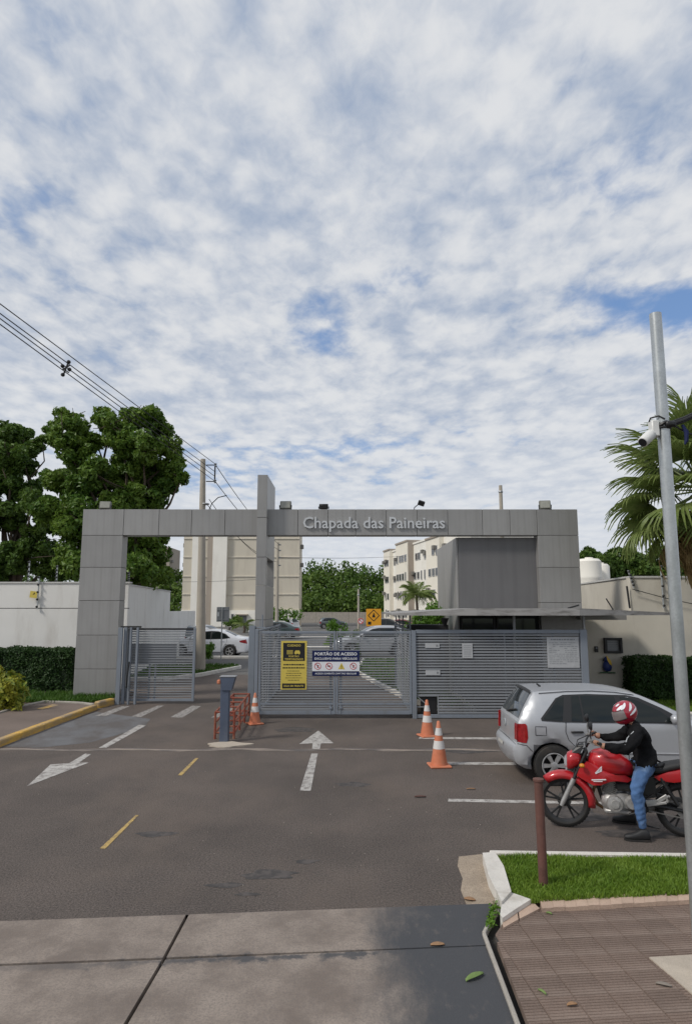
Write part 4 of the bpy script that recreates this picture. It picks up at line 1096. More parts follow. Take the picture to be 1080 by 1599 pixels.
# water tanks beyond the cream wall
for k, (px_, py_, r_, lab) in enumerate(((919, 872, .52, 'taller white cylindrical water tank beyond the cream wall'), (936, 880, .42, 'shorter white water tank with a domed top beyond the cream wall'))):
    Yt = 30 + k * .9; q = A(px_, py_, Yt)
    t = thing('water_tank', lab, 'water tank', (q.x, Yt, 2.4), 0, None)
    h = q.z - 2.4
    m = MB(); m.lathe([(r_, 0), (r_, h * .3), (r_ * 1.03, h * .32), (r_, h * .34), (r_, h * .62), (r_ * 1.03, h * .64), (r_, h * .66), (r_, h - .14), (r_ * .8, h - .03), (.0, h)], 24); m.build('tank', M['bld_white'], t, smooth=40)
    m = MB(); m.lathe([(.18, h - .03), (.18, h + .04), (0, h + .05)], 12); m.build('lid', M['bld_white'], t)
    m = MB(); m.box((0, 0, -1.2), (r_ * 2.4, r_ * 2.4, 2.38)); m.build('stand', M['wall_cream'], t)

# apartment block straight ahead
def win_unit(parent, c, n, wd, hd, ac=False, z=0):
    """window (frame + pane) on a facade: c centre, n outward normal (2d)"""
    rz = math.atan2(n[1], n[0]) + math.pi / 2
    Rm = Rz(rz)
    f = MB(); C = Vector(c)
    for s_ in (-1, 1):
        f.box(C + Rm @ Vector((s_ * wd / 2, 0, 0)), (.07, .12, hd + .07), Rm); f.box(C + Rm @ Vector((0, 0, s_ * hd / 2)), (wd - .07, .12, .07), Rm)
    fo = f.build('window', M['win_frame'], parent, world=True)
    g = MB(); g.box(C + Rm @ Vector((0, 0, 0)), (wd - .07, .06, hd - .07), Rm); g.build('pane', M['window'], fo, world=True)
YF = 96
bx0, bx1 = A(285, 900, YF).x, A(467, 900, YF).x
b1 = thing('apartment_building', 'beige apartment block with a pale pilaster straight behind the left lane', 'building', ((bx0 + bx1) / 2, YF, 0))
H1 = 15.2; zs_ = [A(300, y, YF).z for y in (953, 928, 900, 870)] + [12.6, H1]
xa, xb2 = A(332, 900, YF).x, A(354, 900, YF).x
xd = A(356, 900, YF).x
m = MB(); m.box(((bx0 + bx1) / 2, YF + 3, H1 / 2), (bx1 - bx0, 5.8, H1)); m.build('wall', M['bld_beige'], b1, world=True)
m = MB(); m.box(((bx0 + bx1) / 2, YF + .04, zs_[0] / 2), (bx1 - bx0 + .06, .22, zs_[0])); m.build('ground_storey', M['bld_white'], b1, world=True)
for z in zs_[1:-1]:
    m = MB(); m.box(((bx0 + bx1) / 2, YF + .05, z), (bx1 - bx0 + .06, .14, .10)); m.build('string_course', M['bld_band'], b1, world=True)
for (x0, x1, mt, pr) in ((xa, xb2, 'bld_white', .5), (A(299, 900, YF).x, A(309, 900, YF).x, 'bld_white', .16), (A(323, 900, YF).x, A(331, 900, YF).x, 'bld_tan', .12)):
    m = MB(); m.box(((x0 + x1) / 2, YF - pr / 2 + .1, H1 / 2), (x1 - x0, pr + .2, H1 - .05)); m.build('pilaster', M[mt], b1, world=True)
m = MB(); m.box(((bx0 + bx1) / 2, YF + 3, H1 + .12), (bx1 - bx0 + .4, 6.2, .3)); m.build('parapet', M['bld_white'], b1, world=True)
q0, q1 = A(371, 961, YF), A(385, 978, YF)
m = MB(); m.box(((q0.x + q1.x) / 2, YF - .04, q0.z / 2), (q1.x - q0.x, .16, q0.z)); m.build('door', M['ink_grey'], b1, world=True)
m = MB(); m.box(((q0.x + q1.x) / 2, YF - .5, q0.z + .1), (q1.x - q0.x + .4, 1.1, .15)); m.build('door_canopy', M['bld_tan'], b1, world=True)
q0, q1 = A(433, 966, YF), A(456, 982, YF); m = MB(); m.box(((q0.x + q1.x) / 2, YF - .06, q0.z / 2), (q1.x - q0.x, .14, q0.z)); m.build('garage_opening', M['ink_grey'], b1, world=True)
q = A(363, 965, YF); win_unit(b1, (q.x, YF - .06, q.z), (0, -1), .35, 1.1)
for (xx, zz_) in ((bx1 + .22, A(467, 852, YF).z), (bx1 + .22, A(467, 881, YF).z), (bx0 - .2, A(285, 850, YF).z), (bx0 - .2, A(285, 881, YF).z), (bx0 - .2, A(285, 911, YF).z)):
    m = MB(); m.box((xx, YF + 2, zz_), (.5, .9, .6), None, .04); m.build('air_conditioner', M['aircon'], b1, world=True)
# far slab glimpsed behind the tree
b0 = thing('apartment_building', 'sliver of a far beige apartment block behind the left tree', 'building', (-38, 140, 0))
m = MB(); m.box((-41, 145, 7.7), (7.5, 9, 15.4)); m.build('wall', M['bld_tan'], b0, world=True)
for k in range(4):
    m = MB(); m.box((-37.1, 142, 3.2 + k * 3.1), (.6, .9, .6), None, .04); m.build('air_conditioner', M['aircon'], b0, world=True)
    win_unit(b0, (-39.2, 140.45, 3.2 + k * 3.1), (0, -1), 1.2, 1.2)
# long block receding on the right
pN, pF = Vector((14.4, 84)), Vector((7.35, 121))
dv = (pF - pN).normalized(); nv = Vector((-dv.y, dv.x)); nv = nv if nv.x < 0 else -nv
H2 = 12.4
b2 = thing('apartment_building', 'long cream and white apartment block receding on the right with many small windows', 'building', (pN.x, pN.y, 0))
Lb = (pF - pN).length
secs = [(-3.0, 7.0, 'bld_white', -.3, .3), (7.0, 13.0, 'bld_cream', .35, .0), (13.0, 21.5, 'bld_white', -.3, .2), (21.5, 28.5, 'bld_cream', .7, .7), (28.5, 33.8, 'bld_white', -.2, 0), (33.8, 38.0, 'bld_cream', .45, .35)]
rg = random.Random(12)
def fpt(s_, off, z): q = pN + dv * s_ + nv * off; return Vector((q.x, q.y, z))
for (s0, s1, mt, off, hx) in secs:
    m = MB(); h = H2 + hx
    c = pN + dv * ((s0 + s1) / 2) - nv * (6 - off / 2)
    ang_ = math.atan2(dv.y, dv.x)
    m.box((c.x, c.y, h / 2), (s1 - s0 - .01, 12 + off, h), Rz(ang_)); m.build('wall', M[mt], b2, world=True)
    m = MB(); m.box((c.x, c.y, h + .12), (s1 - s0 + .1, 12.3 + off, .26), Rz(ang_)); m.build('parapet', M['bld_tan'] if mt == 'bld_cream' else M['bld_white'], b2, world=True)
    if mt == 'bld_cream' and off > .6:
        m = MB(); q = fpt(s0 - .04, off / 2 - 1.2, h / 2); m.box(q, (.06, off + 2.2, h - .1), Rz(ang_)); m.build('tan_return', M['bld_tan'], b2, world=True)
    for fl_ in range(4):
        zc_ = 1.7 + fl_ * 2.95
        k = s0 + 1.1
        while k < s1 - .6:
            if rg.random() < .86: 
                nrw = rg.random() < .35
                win_unit(b2, fpt(k, off + .02, zc_), nv, .55 if nrw else 1.15, 1.35 if nrw else 1.05)
                if rg.random() < .45:
                    q = fpt(k + .68, off + .25, zc_ + rg.uniform(.1, .6)); m = MB(); m.box(q, (.8, .4, .55), Rz(ang_), .03); m.build('air_conditioner', M['aircon'], b2, world=True)
            k += rg.uniform(1.25, 1.75)
# low wall that closes the far end
w = thing('boundary_wall', 'low pale concrete wall along the foot of the far wood', 'wall', (0, 122, 0))
for k in range(20):
    m = MB(); m.box((-22 + k * 3.0, 124 - .0, .95), (2.96, .2, 1.9)); m.build('wall_bay', M['kerb_grey'], w, world=True)

# ================================================================== POLES AND WIRES
t = thing('utility_pole', 'tall concrete utility pole with wire bracket standing on the left lawn island', 'utility pole', (-5.85, 27.4, 0))
xt = A(317, 717, 27.4)
m = MB(); m.tube([(0, 0, 0), (xt.x + 5.85, 0, xt.z)], [.215, .105], 14); m.build('shaft', M['concrete_pole'], t, smooth=50)
m = MB()
for z in (6.3, 6.42, 6.9): m.lathe([(.15, -.03), (.165, 0), (.15, .03)], 14, Matrix.Translation((.0, 0, z)))
m.build('band', M['metal_grey'], t)
m = MB(); zt3 = xt.z
for dz in (.25, .95): m.tube([(.0, 0, zt3 - dz), (.38, 0, zt3 - dz)], .022, 6)
m.tube([(.36, 0, zt3 - .2), (.36, 0, zt3 - 1.0)], .03, 7)
m.build('bracket', M['black'], t)
for dz in (.25, .95):
    m = MB(); m.lathe([(.02, -.08), (.06, -.05), (.03, 0), (.06, .05), (.02, .08)], 9, Matrix.Translation((.38, 0, zt3 - dz))); m.build('insulator', M['ink_grey'], t)
m = MB(); m.tube([(.12, -.1, 6.5), (.3, -.15, 6.9), (.55, -.15, 7.15), (.9, -.1, 7.25)], .02, 6); m.build('stay_loop', M['black'], t)
t2 = thing('utility_pole', 'farther slim concrete pole with insulators just right of the tall fin', 'utility pole', (A(433, 900, 58).x, 58, 0))
m = MB(); m.tube([(0, 0, 0), (0, 0, 8.3)], [.17, .1], 10); m.build('shaft', M['concrete_pole'], t2)
for z in (8.1, 7.6, 7.0, 6.3):
    m = MB(); m.box((.16, 0, z), (.25, .1, .12), None, .03); m.build('insulator', M['ink_grey'], t2)
def wire(p, q, sag, name='power_line', label='', r=.012, n=24, group='overhead wires'):
    p = Vector(p); q = Vector(q)
    m = MB(); m.tube([p.lerp(q, i / n) - Vector((0, 0, sag * 4 * (i / n) * (1 - i / n))) for i in range(n + 1)], r, 5)
    o = m.build(name, M['cable']); tag(o, label, 'wire', group); return o
# overhead lines: an earlier pole out of view to the left and behind
labs = ('topmost overhead wire crossing the left tree to the concrete pole', 'second overhead wire from the top in the left bundle', 'third overhead wire from the top in the left bundle', 'lowest overhead wire of the left bundle')
for k, (y_, dz) in enumerate(((474, .22), (489, .55), (497, .75), (506, .95))):
    e = Vector((-5.47, 27.4, zt3 - dz + .0)); a, b = ray(0, y_)
    # passes the photo's left edge 13.2 m out
    c = Vector((a * 13.2, 13.2, CAM_H + b * 13.2)); d = c - e
    wire(e, e + d * 2.6, .0, label=labs[k], r=.013)
zt4 = 8.1
for k, dz in enumerate((.25, .95)):
    wire((-5.47, 27.4, zt3 - dz), (t2.location.x + .16, 58, zt4 - k * .5), .35, label=('upper' if k == 0 else 'lower') + ' overhead wire running on from the concrete pole', r=.016)
wire((-5.7, 27.4, 7.1), (A(410, 885, 40).x, 40, 5.6), .3, label='single wire dropping from the concrete pole towards the fin', r=.014)
wire((-5.8, 27.4, 6.9), (t2.location.x, 58, 6.6), .5, label='slack wire crossing the beige block behind the lintel', r=.014)
wire((t2.location.x, 58, 7.0), (10, 110, 11.2), .2, label='thin wire crossing the pale sky between the two blocks', r=.022)
wire((-30, 80, 6.2), (t2.location.x, 58, 5.2), .4, label='low wire crossing the beige block to the slim pole', r=.016)
sp = thing('wire_spacer', 'black plastic spacer clipping the four overhead wires together', 'spacer', A(103, 575, 16.3))
m = MB(); m.box((0, 0, 0), (.03, .05, .36), Ry(R(18)), .008); m.box((0, 0, .02), (.22, .04, .03), Ry(R(-35)), .008); m.box((0, 0, -.06), (.2, .04, .03), Ry(R(35)), .008); m.build('frame', M['black'], sp)
for (x, z) in ((-.07, -.17), (.06, .17), (-.09, .06), (.09, -.03)):
    m = MB(); m.lathe([(.02, -.06), (.05, -.02), (.05, .02), (.02, .06)], 8, Matrix.Translation((x, 0, z)) @ Matrix.Rotation(R(90), 4, 'X')); m.build('clamp', M['black'], sp)
# thin poles further back
for (px_, yt_, Y_, r_, lab) in ((559.5, 920, 70, .10, 'slim concrete pole before the far wood beside the round sign'), (781, 758, 60, .16, 'concrete pole rising behind the lintel above the gatehouse'), (301, 895, 60, .07, 'thin lamp post at the left edge of the beige block')):
    if px_ == 301: continue
    q = A(px_, yt_, Y_); t = thing('pole', lab, 'pole', (q.x, Y_, 0)); m = MB(); m.tube([(0, 0, 0), (0, 0, q.z)], [r_ * 1.3, r_], 10); m.build('shaft', M['concrete_pole'], t, smooth=50)
    m = MB(); m.lathe([(r_ * 1.1, -.1), (r_ * 1.4, 0), (r_ * 1.1, .1)], 10, Matrix.Translation((0, 0, q.z - .6))); m.build('band', M['metal_grey'], t)
# traffic signs inside
t = thing('road_sign', 'back of a square grey road sign on a thin post by the white sedan', 'sign', (A(345, 1030, 34.4).x, 34.4, 0))
q0, q1 = A(337, 948, 34.4), A(356, 971, 34.4)
m = MB(); m.tube([(0, 0, 0), (0, 0, q0.z)], .03, 8); m.build('post', M['galv'], t)
m = MB(); m.box((.03, .04, (q0.z + q1.z) / 2), (q1.x - q0.x, .02, q0.z - q1.z), None, .004); m.build('panel', M['ink_grey'], t)
m = MB(); m.box((.03, .02, q0.z - .12), (q1.x - q0.x - .06, .02, .05)); m.box((.03, .02, q1.z + .12), (q1.x - q0.x - .06, .02, .05)); m.build('stiffener', M['metal_grey'], t)
m = MB(); m.box((-.2, .02, (q0.z + q1.z) / 2), (.06, .01, .2)); m.build('sticker', M['paper'], t)
Ys = 52
q0, q1 = A(571.5, 951, Ys), A(595, 978, Ys)
t = thing('warning_sign', 'orange warning board with a black diamond beyond the middle gate', 'sign', ((q0.x + q1.x) / 2, Ys, 0))
cxx, czz = 0, (q0.z + q1.z) / 2; ww, hh = q1.x - q0.x, q0.z - q1.z
m = MB(); m.box((0, 0, czz), (ww, .03, hh), None, .01); m.build('board', M['orange'], t)
m = MB(); d_ = ww * .37; c2 = czz + hh * .12
for a in range(4):
    p = [(0, d_), (d_, 0), (0, -d_), (-d_, 0)]; x0, z0 = p[a]; x1, z1 = p[(a + 1) % 4]; bar(m, (x0, -.02, c2 + z0), (x1, -.02, c2 + z1), .006, .055)
m.lathe([(.0, -.05), (.05, 0), (0, .05)], 8, Matrix.Translation((0, -.025, c2 + .16))); m.add([(-.05, -.024, c2 + .1), (.05, -.024, c2 + .1), (.12, -.024, c2 - .14), (-.12, -.024, c2 - .14)], [(3, 2, 1, 0)]); m.box((-ww * .28, -.02, q1.z + hh * .18), (ww * .22, .008, hh * .17)); m.build('black_print', M['ink'], t)
m = MB(); 
for s_ in (-1, 1): m.tube([(s_ * ww * .35, .03, 0), (s_ * ww * .35, .03, q1.z + .3)], .03, 7)
m.build('post', M['galv'], t)
t = thing('road_sign', 'small round white and red prohibition sign beside the orange board', 'sign', (A(563, 971, 56).x, 56, 0))
q = A(563, 970, 56)
m = MB(); m.tube([(0, 0, 0), (0, 0, q.z)], .03, 7); m.build('post', M['galv'], t)
m = MB(); m.lathe([(0, 0), (.25, 0), (.25, .02), (0, .02)], 20, Matrix.Translation((0, -.03, q.z)) @ Matrix.Rotation(R(90), 4, 'X')); m.build('disc', M['white_pr'], t)
m = MB(); m.tube([(.21 * math.cos(w_), -.055, q.z + .21 * math.sin(w_)) for w_ in [k * math.pi / 10 for k in range(20)]], .035, 5, closed=True); bar(m, (-.15, -.055, q.z + .15), (.15, -.055, q.z - .15), .01, .06); m.build('red_ring', M['red_pr'], t)
# ================================================================== VEGETATION
M['leaf_tree'] = leafmat('leaf_tree', (.055, .13, .02), (.18, .27, .04), .28, .6, .32, .42)
M['leaf_tree_dark'] = leafmat('leaf_tree_dark', (.042, .10, .018), (.13, .205, .034), .30, .5, .28, .45)
M['leaf_wood'] = leafmat('leaf_wood', (.05, .11, .02), (.14, .21, .035), .28, .16, .3, .55)
M['leaf_hedge'] = leafmat('leaf_hedge', (.016, .045, .010), (.04, .085, .016), .3, 2.0, .2, .5)
M['leaf_croton'] = leafmat('leaf_croton', (.06, .13, .015), (.40, .38, .05), .22, 3.0, .25, .4)
M['leaf_shrub'] = leafmat('leaf_shrub', (.06, .15, .015), (.14, .26, .03), .3, 2.0, .35, .45)
M['palm'] = leafmat('palm', (.12, .185, .045), (.26, .31, .10), .3, 2.0, .35, .4)
M['palm_dry'] = leafmat('palm_dry', (.26, .17, .075), (.42, .31, .15), .3, 2.0, .3, .7)
M['bark'] = mat('bark', (.10, .075, .055), .9, var=.25, vscale=4, bump=.8, bscale=14)
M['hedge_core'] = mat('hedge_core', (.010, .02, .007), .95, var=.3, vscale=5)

def tree(name, label, trunk_xy, lobes_px, n, size, seed, leafm, zfork, r0, group=None, Yd=29, sub=16):
    rng = np.random.default_rng(seed)
    t = thing(name, label, 'tree', (trunk_xy[0], trunk_xy[1], 0), 0, group)
    L = []
    for (px_, py_, rp, dy) in lobes_px:
        q = A(px_, py_, Yd + dy); r = rp * (Yd + dy) / F_PX
        L.append(((q.x, q.y, q.z), (r, r * 1.15, r * .92)))
    mb = MB(); crown(mb, L, n, size, rng, sub=sub); mb.build('crown', leafm, t, world=True)
    tb = MB(); base = Vector((trunk_xy[0], trunk_xy[1], -.1)); fork = Vector((trunk_xy[0] + .2, trunk_xy[1], zfork))
    limb(tb, base, fork, r0, r0 * .75, rng, 5, .06, 10)
    for c, r in L:
        c = Vector(c); mid = fork.lerp(c, .5) + Vector((0, 0, .3))
        limb(tb, fork, mid, r0 * .36, r0 * .2, rng, 3, .2, 6); limb(tb, mid, c, r0 * .2, r0 * .06, rng, 4, .25, 5)
        for k in range(4):
            e = c + Vector(rng.normal(0, .6, 3) * r[0]); limb(tb, c, e, r0 * .09, .012, rng, 3, .2, 4)
    tb.build('trunk', M['bark'], t, world=True, smooth=60)
    return t
tree('broadleaf_tree', 'large dark green spreading tree behind the left pillar of the gateway', (-9.6, 30), [
    (163, 652, 17, 0), (176, 664, 22, -1), (204, 655, 20, .5), (233, 652, 22, 0), (196, 690, 27, -1), (250, 672, 20, 1), (262, 700, 22, 0), (272, 732, 20, 0), (284, 748, 11, -.5), (228, 704, 28, -1), (204, 728, 30, 0), (238, 742, 28, 1), (258, 762, 16, 0),
    (98, 655, 18, .5), (120, 668, 24, 0), (136, 690, 18, 1), (100, 690, 24, -1), (122, 712, 28, -.5), (84, 672, 14, 1),
    (152, 742, 27, -1.5), (128, 760, 30, 0), (180, 762, 28, .5), (205, 780, 24, 0), (95, 752, 26, 1), (85, 800, 32, 0), (120, 812, 36, -1), (165, 815, 36, 0), (205, 830, 30, .5), (228, 862, 32, .5), (244, 894, 24, 1), (205, 900, 34, -1), (130, 872, 40, 0), (238, 800, 14, 0), (255, 812, 9, 0), (222, 776, 26, -.5), (246, 780, 18, 0), (268, 760, 14, .5), (214, 804, 26, 0), (176, 790, 26, -1), (150, 690, 16, 0), (248, 842, 14, 2), (170, 880, 40, 1)],
     84000, .225, 3, M['leaf_tree'], 3.4, .40, sub=15)
tree('broadleaf_tree', 'darker tree at the left edge behind the white boundary wall', (-16.5, 33), [
    (8, 680, 20, 0), (34, 684, 20, 1), (50, 700, 14, 0), (-14, 690, 26, 0), (12, 712, 26, -1), (42, 728, 18, 1), (-8, 745, 30, 0), (22, 760, 22, 0), (52, 792, 26, -1), (8, 806, 32, 0), (58, 850, 30, 0), (22, 875, 34, 0), (-30, 800, 40, 0), (-40, 880, 46, 0), (66, 690, 12, 0), (92, 890, 28, 1), (50, 762, 14, 0), (70, 820, 22, 1)],
     50000, .23, 4, M['leaf_tree_dark'], 3.2, .34, Yd=32, sub=15)
# wood that closes the view
rng = np.random.default_rng(21); L = []
for px_ in range(450, 660, 7):
    top = 893 + 7 * math.sin(px_ * .11) + 5 * math.sin(px_ * .043 + 1) + rng.uniform(-4, 4)
    for k in range(4):
        Y_ = 132 + k * 5 + rng.uniform(-2, 2); f = k / 3; py_ = top + 9 + (1 - f) * 52 + rng.uniform(-4, 4)
        q = A(px_, py_, Y_); r = rng.uniform(1.9, 2.9); L.append(((q.x, q.y, q.z), (r, r, r * .95)))
for px_ in range(225, 300, 7):
    top = 893 + rng.uniform(-4, 8)
    for k in range(4):
        Y_ = 128 + k * 5; py_ = top + 9 + (1 - k / 3) * 60; q = A(px_, py_, Y_); r = rng.uniform(1.5, 2.4); L.append(((q.x, q.y, q.z), (r, r, r * .95)))
for px_ in list(range(-420, 225, 14)) + list(range(720, 1500, 14)):
    q = A(px_, 925 + rng.uniform(-12, 10), 165); r = rng.uniform(3.0, 4.5); L.append(((q.x, q.y, q.z), (r, r, r)))
    L.append(((q.x + 1, q.y - 3, 2.6), (r, r, 3.2)))
mb = MB(); crown(mb, L, 120000, .62, rng, sub=12, subr=.52, elong=.75)
tag(mb.build('woodland', M['leaf_wood']), 'dense green wood closing the view beyond the low far wall', 'woodland', kind='stuff')
# trees beyond the cream wall
for k, (lab, xy, lob) in enumerate((('low round tree beyond the water tanks right of the gateway', (24, 62), [(918, 868, 13, 0), (935, 880, 18, 0), (905, 890, 16, 0), (925, 900, 20, 0)]),
        ('broad tree beyond the cream wall left of the palm', (29, 64), [(962, 868, 15, 0), (985, 872, 17, 0), (950, 885, 16, 0), (975, 892, 22, 0), (1005, 890, 20, 0), (950, 905, 22, 0)]),
        ('farther tree beyond the cream wall behind the palm', (36, 66), [(1030, 870, 20, 0), (1060, 874, 22, 0), (1040, 893, 22, 0), (1090, 880, 26, 0), (1075, 900, 24, 0)]))):
    tree('broadleaf_tree', lab, xy, lob, 7000, .42, 30 + k, M['leaf_wood'], 3.0, .25, Yd=62 + 2 * k)

def hedge(label, x0, x1, y0, y1, z1, n, seed):
    rng = np.random.default_rng(seed); t = thing('hedge', label, 'hedge', ((x0 + x1) / 2, (y0 + y1) / 2, 0))
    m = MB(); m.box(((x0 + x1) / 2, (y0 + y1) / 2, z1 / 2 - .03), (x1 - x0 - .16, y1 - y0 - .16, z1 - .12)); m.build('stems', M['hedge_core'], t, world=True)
    a = np.array([(x1 - x0) * z1, (x1 - x0) * (y1 - y0), (y1 - y0) * z1, (y1 - y0) * z1]); w = rng.choice(4, n, p=a / a.sum())
    u, v = rng.uniform(0, 1, n), rng.uniform(0, 1, n)
    P = np.zeros((n, 3)); N_ = np.zeros((n, 3))
    P[:, 0] = x0 + u * (x1 - x0); P[:, 1] = y0 + v * (y1 - y0); P[:, 2] = .05 + v * (z1 - .05)
    s = w == 0; P[s, 1] = y0; N_[s] = (0, -1, .5)
    s = w == 1; P[s, 2] = z1; N_[s] = (0, -.1, 1)
    for q, xx in ((2, x0), (3, x1)):
        s = w == q; P[s, 0] = xx; P[s, 1] = y0 + u[s] * (y1 - y0); N_[s] = (-1 if q == 2 else 1, 0, .5)
    nz = np.array([mnoise.noise(Vector(p * 2.2)) + .5 * mnoise.noise(Vector(p * 6)) for p in P])
    P += N_ * (nz * .10 + rng.uniform(-.09, .03, n))[:, None]
    mb = MB(); leaves(mb, P, N_, .085, rng, .5, .7); mb.build('foliage', M['leaf_hedge'], t, world=True)
xh = A(114, 1050, 20.9).x
hedge('clipped dark green hedge in front of the white wall left of the gateway', -15, xh, 20.75, 21.7, A(60, 1015, 20.9).z, 26000, 41)
hedge('clipped dark green hedge in front of the cream wall right of the hatchback', A(984, 1060, 19.0).x, 14, 18.75, 19.5, A(1000, 1030, 18.8).z, 22000, 42)
def bush(name, label, c, r, n, size, seed, lm, cat='shrub', lob=5, elong=.5, group=None):
    rng = np.random.default_rng(seed); t = thing(name, label, cat, (c[0], c[1], 0), 0, group)
    L = [((c[0] + rng.normal(0, .4) * r[0], c[1] + rng.normal(0, .4) * r[1], max(.2, c[2] + rng.normal(0, .28) * r[2])), (r[0] * .6, r[1] * .6, r[2] * .6)) for _ in range(lob)]
    mb = MB(); crown(mb, L, n, size, rng, sub=10, elong=elong); mb.build('foliage', lm, t, world=True)
    m = MB()
    for k in range(7): limb(m, (c[0] + rng.normal(0, .05), c[1] + rng.normal(0, .05), 0), L[k % lob][0], .03, .01, rng, 3, .2, 5)
    m.build('stem', M['bark'], t, world=True); return t
bush('croton_shrub', 'yellow and green leafed shrub in the planter at the left edge', (-8.72, 17.2, .62), (.72, .6, .66), 2600, .17, 51, M['leaf_croton'], lob=9)
bush('shrub', 'bright green leafy shrub under the canopy beside the gatehouse', (2.75, 23.4, 1.9), (.75, .8, .75), 2600, .12, 52, M['leaf_shrub'])
bush('shrub', 'rounded dark shrub beside the concrete pole in front of the white sedan', (A(317, 1020, 33.2).x, 33.2, .42), (.55, .5, .5), 1800, .11, 53, M['leaf_shrub'])
bush('shrub', 'light green shrub at the foot of the beige block right of the fin', (A(440, 970, 80).x, 80, 1.2), (1.9, 1.5, 1.6), 1500, .3, 54, M['leaf_shrub'])
bush('shrub', 'dark shrub beside the grey road sign against the beige block', (A(358, 980, 82).x, 82, .8), (1.2, 1.2, 1.0), 1200, .25, 55, M['leaf_tree_dark'])
bush('shrub', 'small bushy plant between the gate leaves across the inner road', (A(523, 1000, 40).x, 40, .9), (.75, .7, .9), 1500, .16, 56, M['leaf_shrub'])
bush('shrub', 'leafy shrub at the foot of the long white block beside the gatehouse', (A(700, 945, 60).x - .7, 60, 2.4), (1.4, 1.2, 1.5), 1400, .25, 58, M['leaf_shrub'])
bush('conifer_shrub', 'small dark upright conifer behind the navy sign', (A(555, 1005, 37).x, 37, .7), (.35, .35, .95), 1200, .1, 57, M['leaf_tree_dark'])

# ---- fan palm
def fan_frond(seed, lp=1.15, lb=1.3, nseg=38, dry=False):
    rng = np.random.default_rng(seed); m = MB()
    m.tube([(0, 0, 0), (lp * .5, 0, .05), (lp, 0, .0)], [.028, .02, .013], 6)
    for i in range(nseg):
        a = R(-112 + 224 * i / (nseg - 1)); fr_ = abs(a) / R(112)
        L_ = lb * (1 - .32 * fr_ ** 2) * rng.uniform(.9, 1.05); w = .036
        ns = 6; vs = []; dirv = Vector((math.cos(a), math.sin(a), 0)); per = Vector((-math.sin(a), math.cos(a), 0))
        droop = (.55 if not dry else .9) * rng.uniform(.7, 1.5)
        for k in range(ns + 1):
            s = k / ns; z = -.16 * fr_ * s - droop * max(0, s - .45) ** 2 * 1.3 + .05 * math.sin(s * 3)
            ww = w * (.25 + 1.5 * s) if s < .5 else w * (1.0) * (1 - (s - .5) / .5) ** .7 + .002
            shr = 1 - .25 * max(0, s - .5) * droop
            c = Vector((lp - .02, 0, 0)) + dirv * L_ * s * shr + Vector((0, 0, z * L_))
            vs += [c - per * ww + Vector((0, 0, .012)), c + Vector((0, 0, -.012)), c + per * ww + Vector((0, 0, .012))]
        m.add(vs, [(k * 3 + j, k * 3 + j + 1, k * 3 + j + 4, k * 3 + j + 3) for k in range(ns) for j in (0, 1)])
    o = m.build('frond', M['palm_dry' if dry else 'palm']); me = o.data; bpy.data.objects.remove(o); return me
pc = Vector((A(1092, 745, 16.6).x, 16.6, A(1092, 745, 16.6).z))
palm = thing('fan_palm', 'tall fan palm with drooping fronds and a dry brown skirt behind the steel post', 'palm tree', (pc.x, pc.y, 0))
rng = np.random.default_rng(61)
fm = [fan_frond(70 + k) for k in range(4)]; fd = [fan_frond(80 + k, .9, 1.1, 24, True) for k in range(2)]
m = MB(); m.tube([(0, 0, 0), (.04, 0, 2), (.02, 0, pc.z - .3)], [.22, .16, .17], 12)
for k in range(26): m.lathe([(.172, -.03), (.20, .02), (.172, .05)], 10, Matrix.Translation((.03, 0, .4 + k * .19)))
m.build('trunk', M['bark'], palm, smooth=50)
for k in range(46):
    az = k * 2.39996 + rng.uniform(-.15, .15); el = R(80 - 130 * (k / 45) ** .95 + rng.uniform(-6, 6)); s = rng.uniform(.85, 1.12)
    piece('frond', fm[k % 4], palm, (.1 * math.cos(az), .1 * math.sin(az), pc.z - .012 * k), (rng.uniform(-.35, .35), -el, az), (s, s, s))
for k in range(34):
    az = k * 2.39996 + .4; el = R(-58 - 26 * rng.uniform(0, 1)); s = rng.uniform(.75, 1.2)
    piece('dry_frond', fd[k % 2], palm, (.14 * math.cos(az), .14 * math.sin(az), pc.z - .55 - .02 * k), (rng.uniform(-.5, .5), -el, az), (s, s * .55, s))
# ---- feather palm before the long block
def feather_frond(seed, L_=2.1):
    rng = np.random.default_rng(seed); m = MB(); n = 26; pts = []
    for i in range(n + 1):
        s = i / n; pts.append(Vector((L_ * s * (1 - .18 * s), 0, .75 * s - 1.35 * s * s)))
    m.tube(pts, [.03 * (1 - .8 * i / n) for i in range(n + 1)], 5)
    for i in range(3, n):
        s = i / n; ll = .62 * math.sin(math.pi * (.12 + .8 * s)) + .08
        for sd in (-1, 1):
            d = Vector((.55, sd * .75, -.35 + rng.uniform(-.2, .2))).normalized(); p = pts[i]
            m.add([p, p + d * ll * .5 + Vector((.04, 0, .02)), p + d * ll + Vector((0, 0, -.12)), p + d * ll * .5 - Vector((.04, 0, 0))], [(0, 1, 2, 3)])
    o = m.build('frond', M['palm']); me = o.data; bpy.data.objects.remove(o); return me
ff = [feather_frond(90 + k) for k in range(3)]
def feather_palm(label, c, s, seed, n=18):
    rng = np.random.default_rng(seed); t = thing('palm_tree', label, 'palm tree', (c[0], c[1], 0))
    m = MB(); m.tube([(0, 0, 0), (.08, 0, c[2] * .5), (0, 0, c[2])], [.2 * s, .14 * s, .12 * s], 9); m.build('trunk', M['bark'], t)
    for k in range(n):
        az = k * 2.39996; el = R(rng.uniform(-25, 70)); q = s * rng.uniform(.85, 1.1)
        piece('frond', ff[k % 3], t, (0, 0, c[2]), (0, -el, az), (q, q, q))
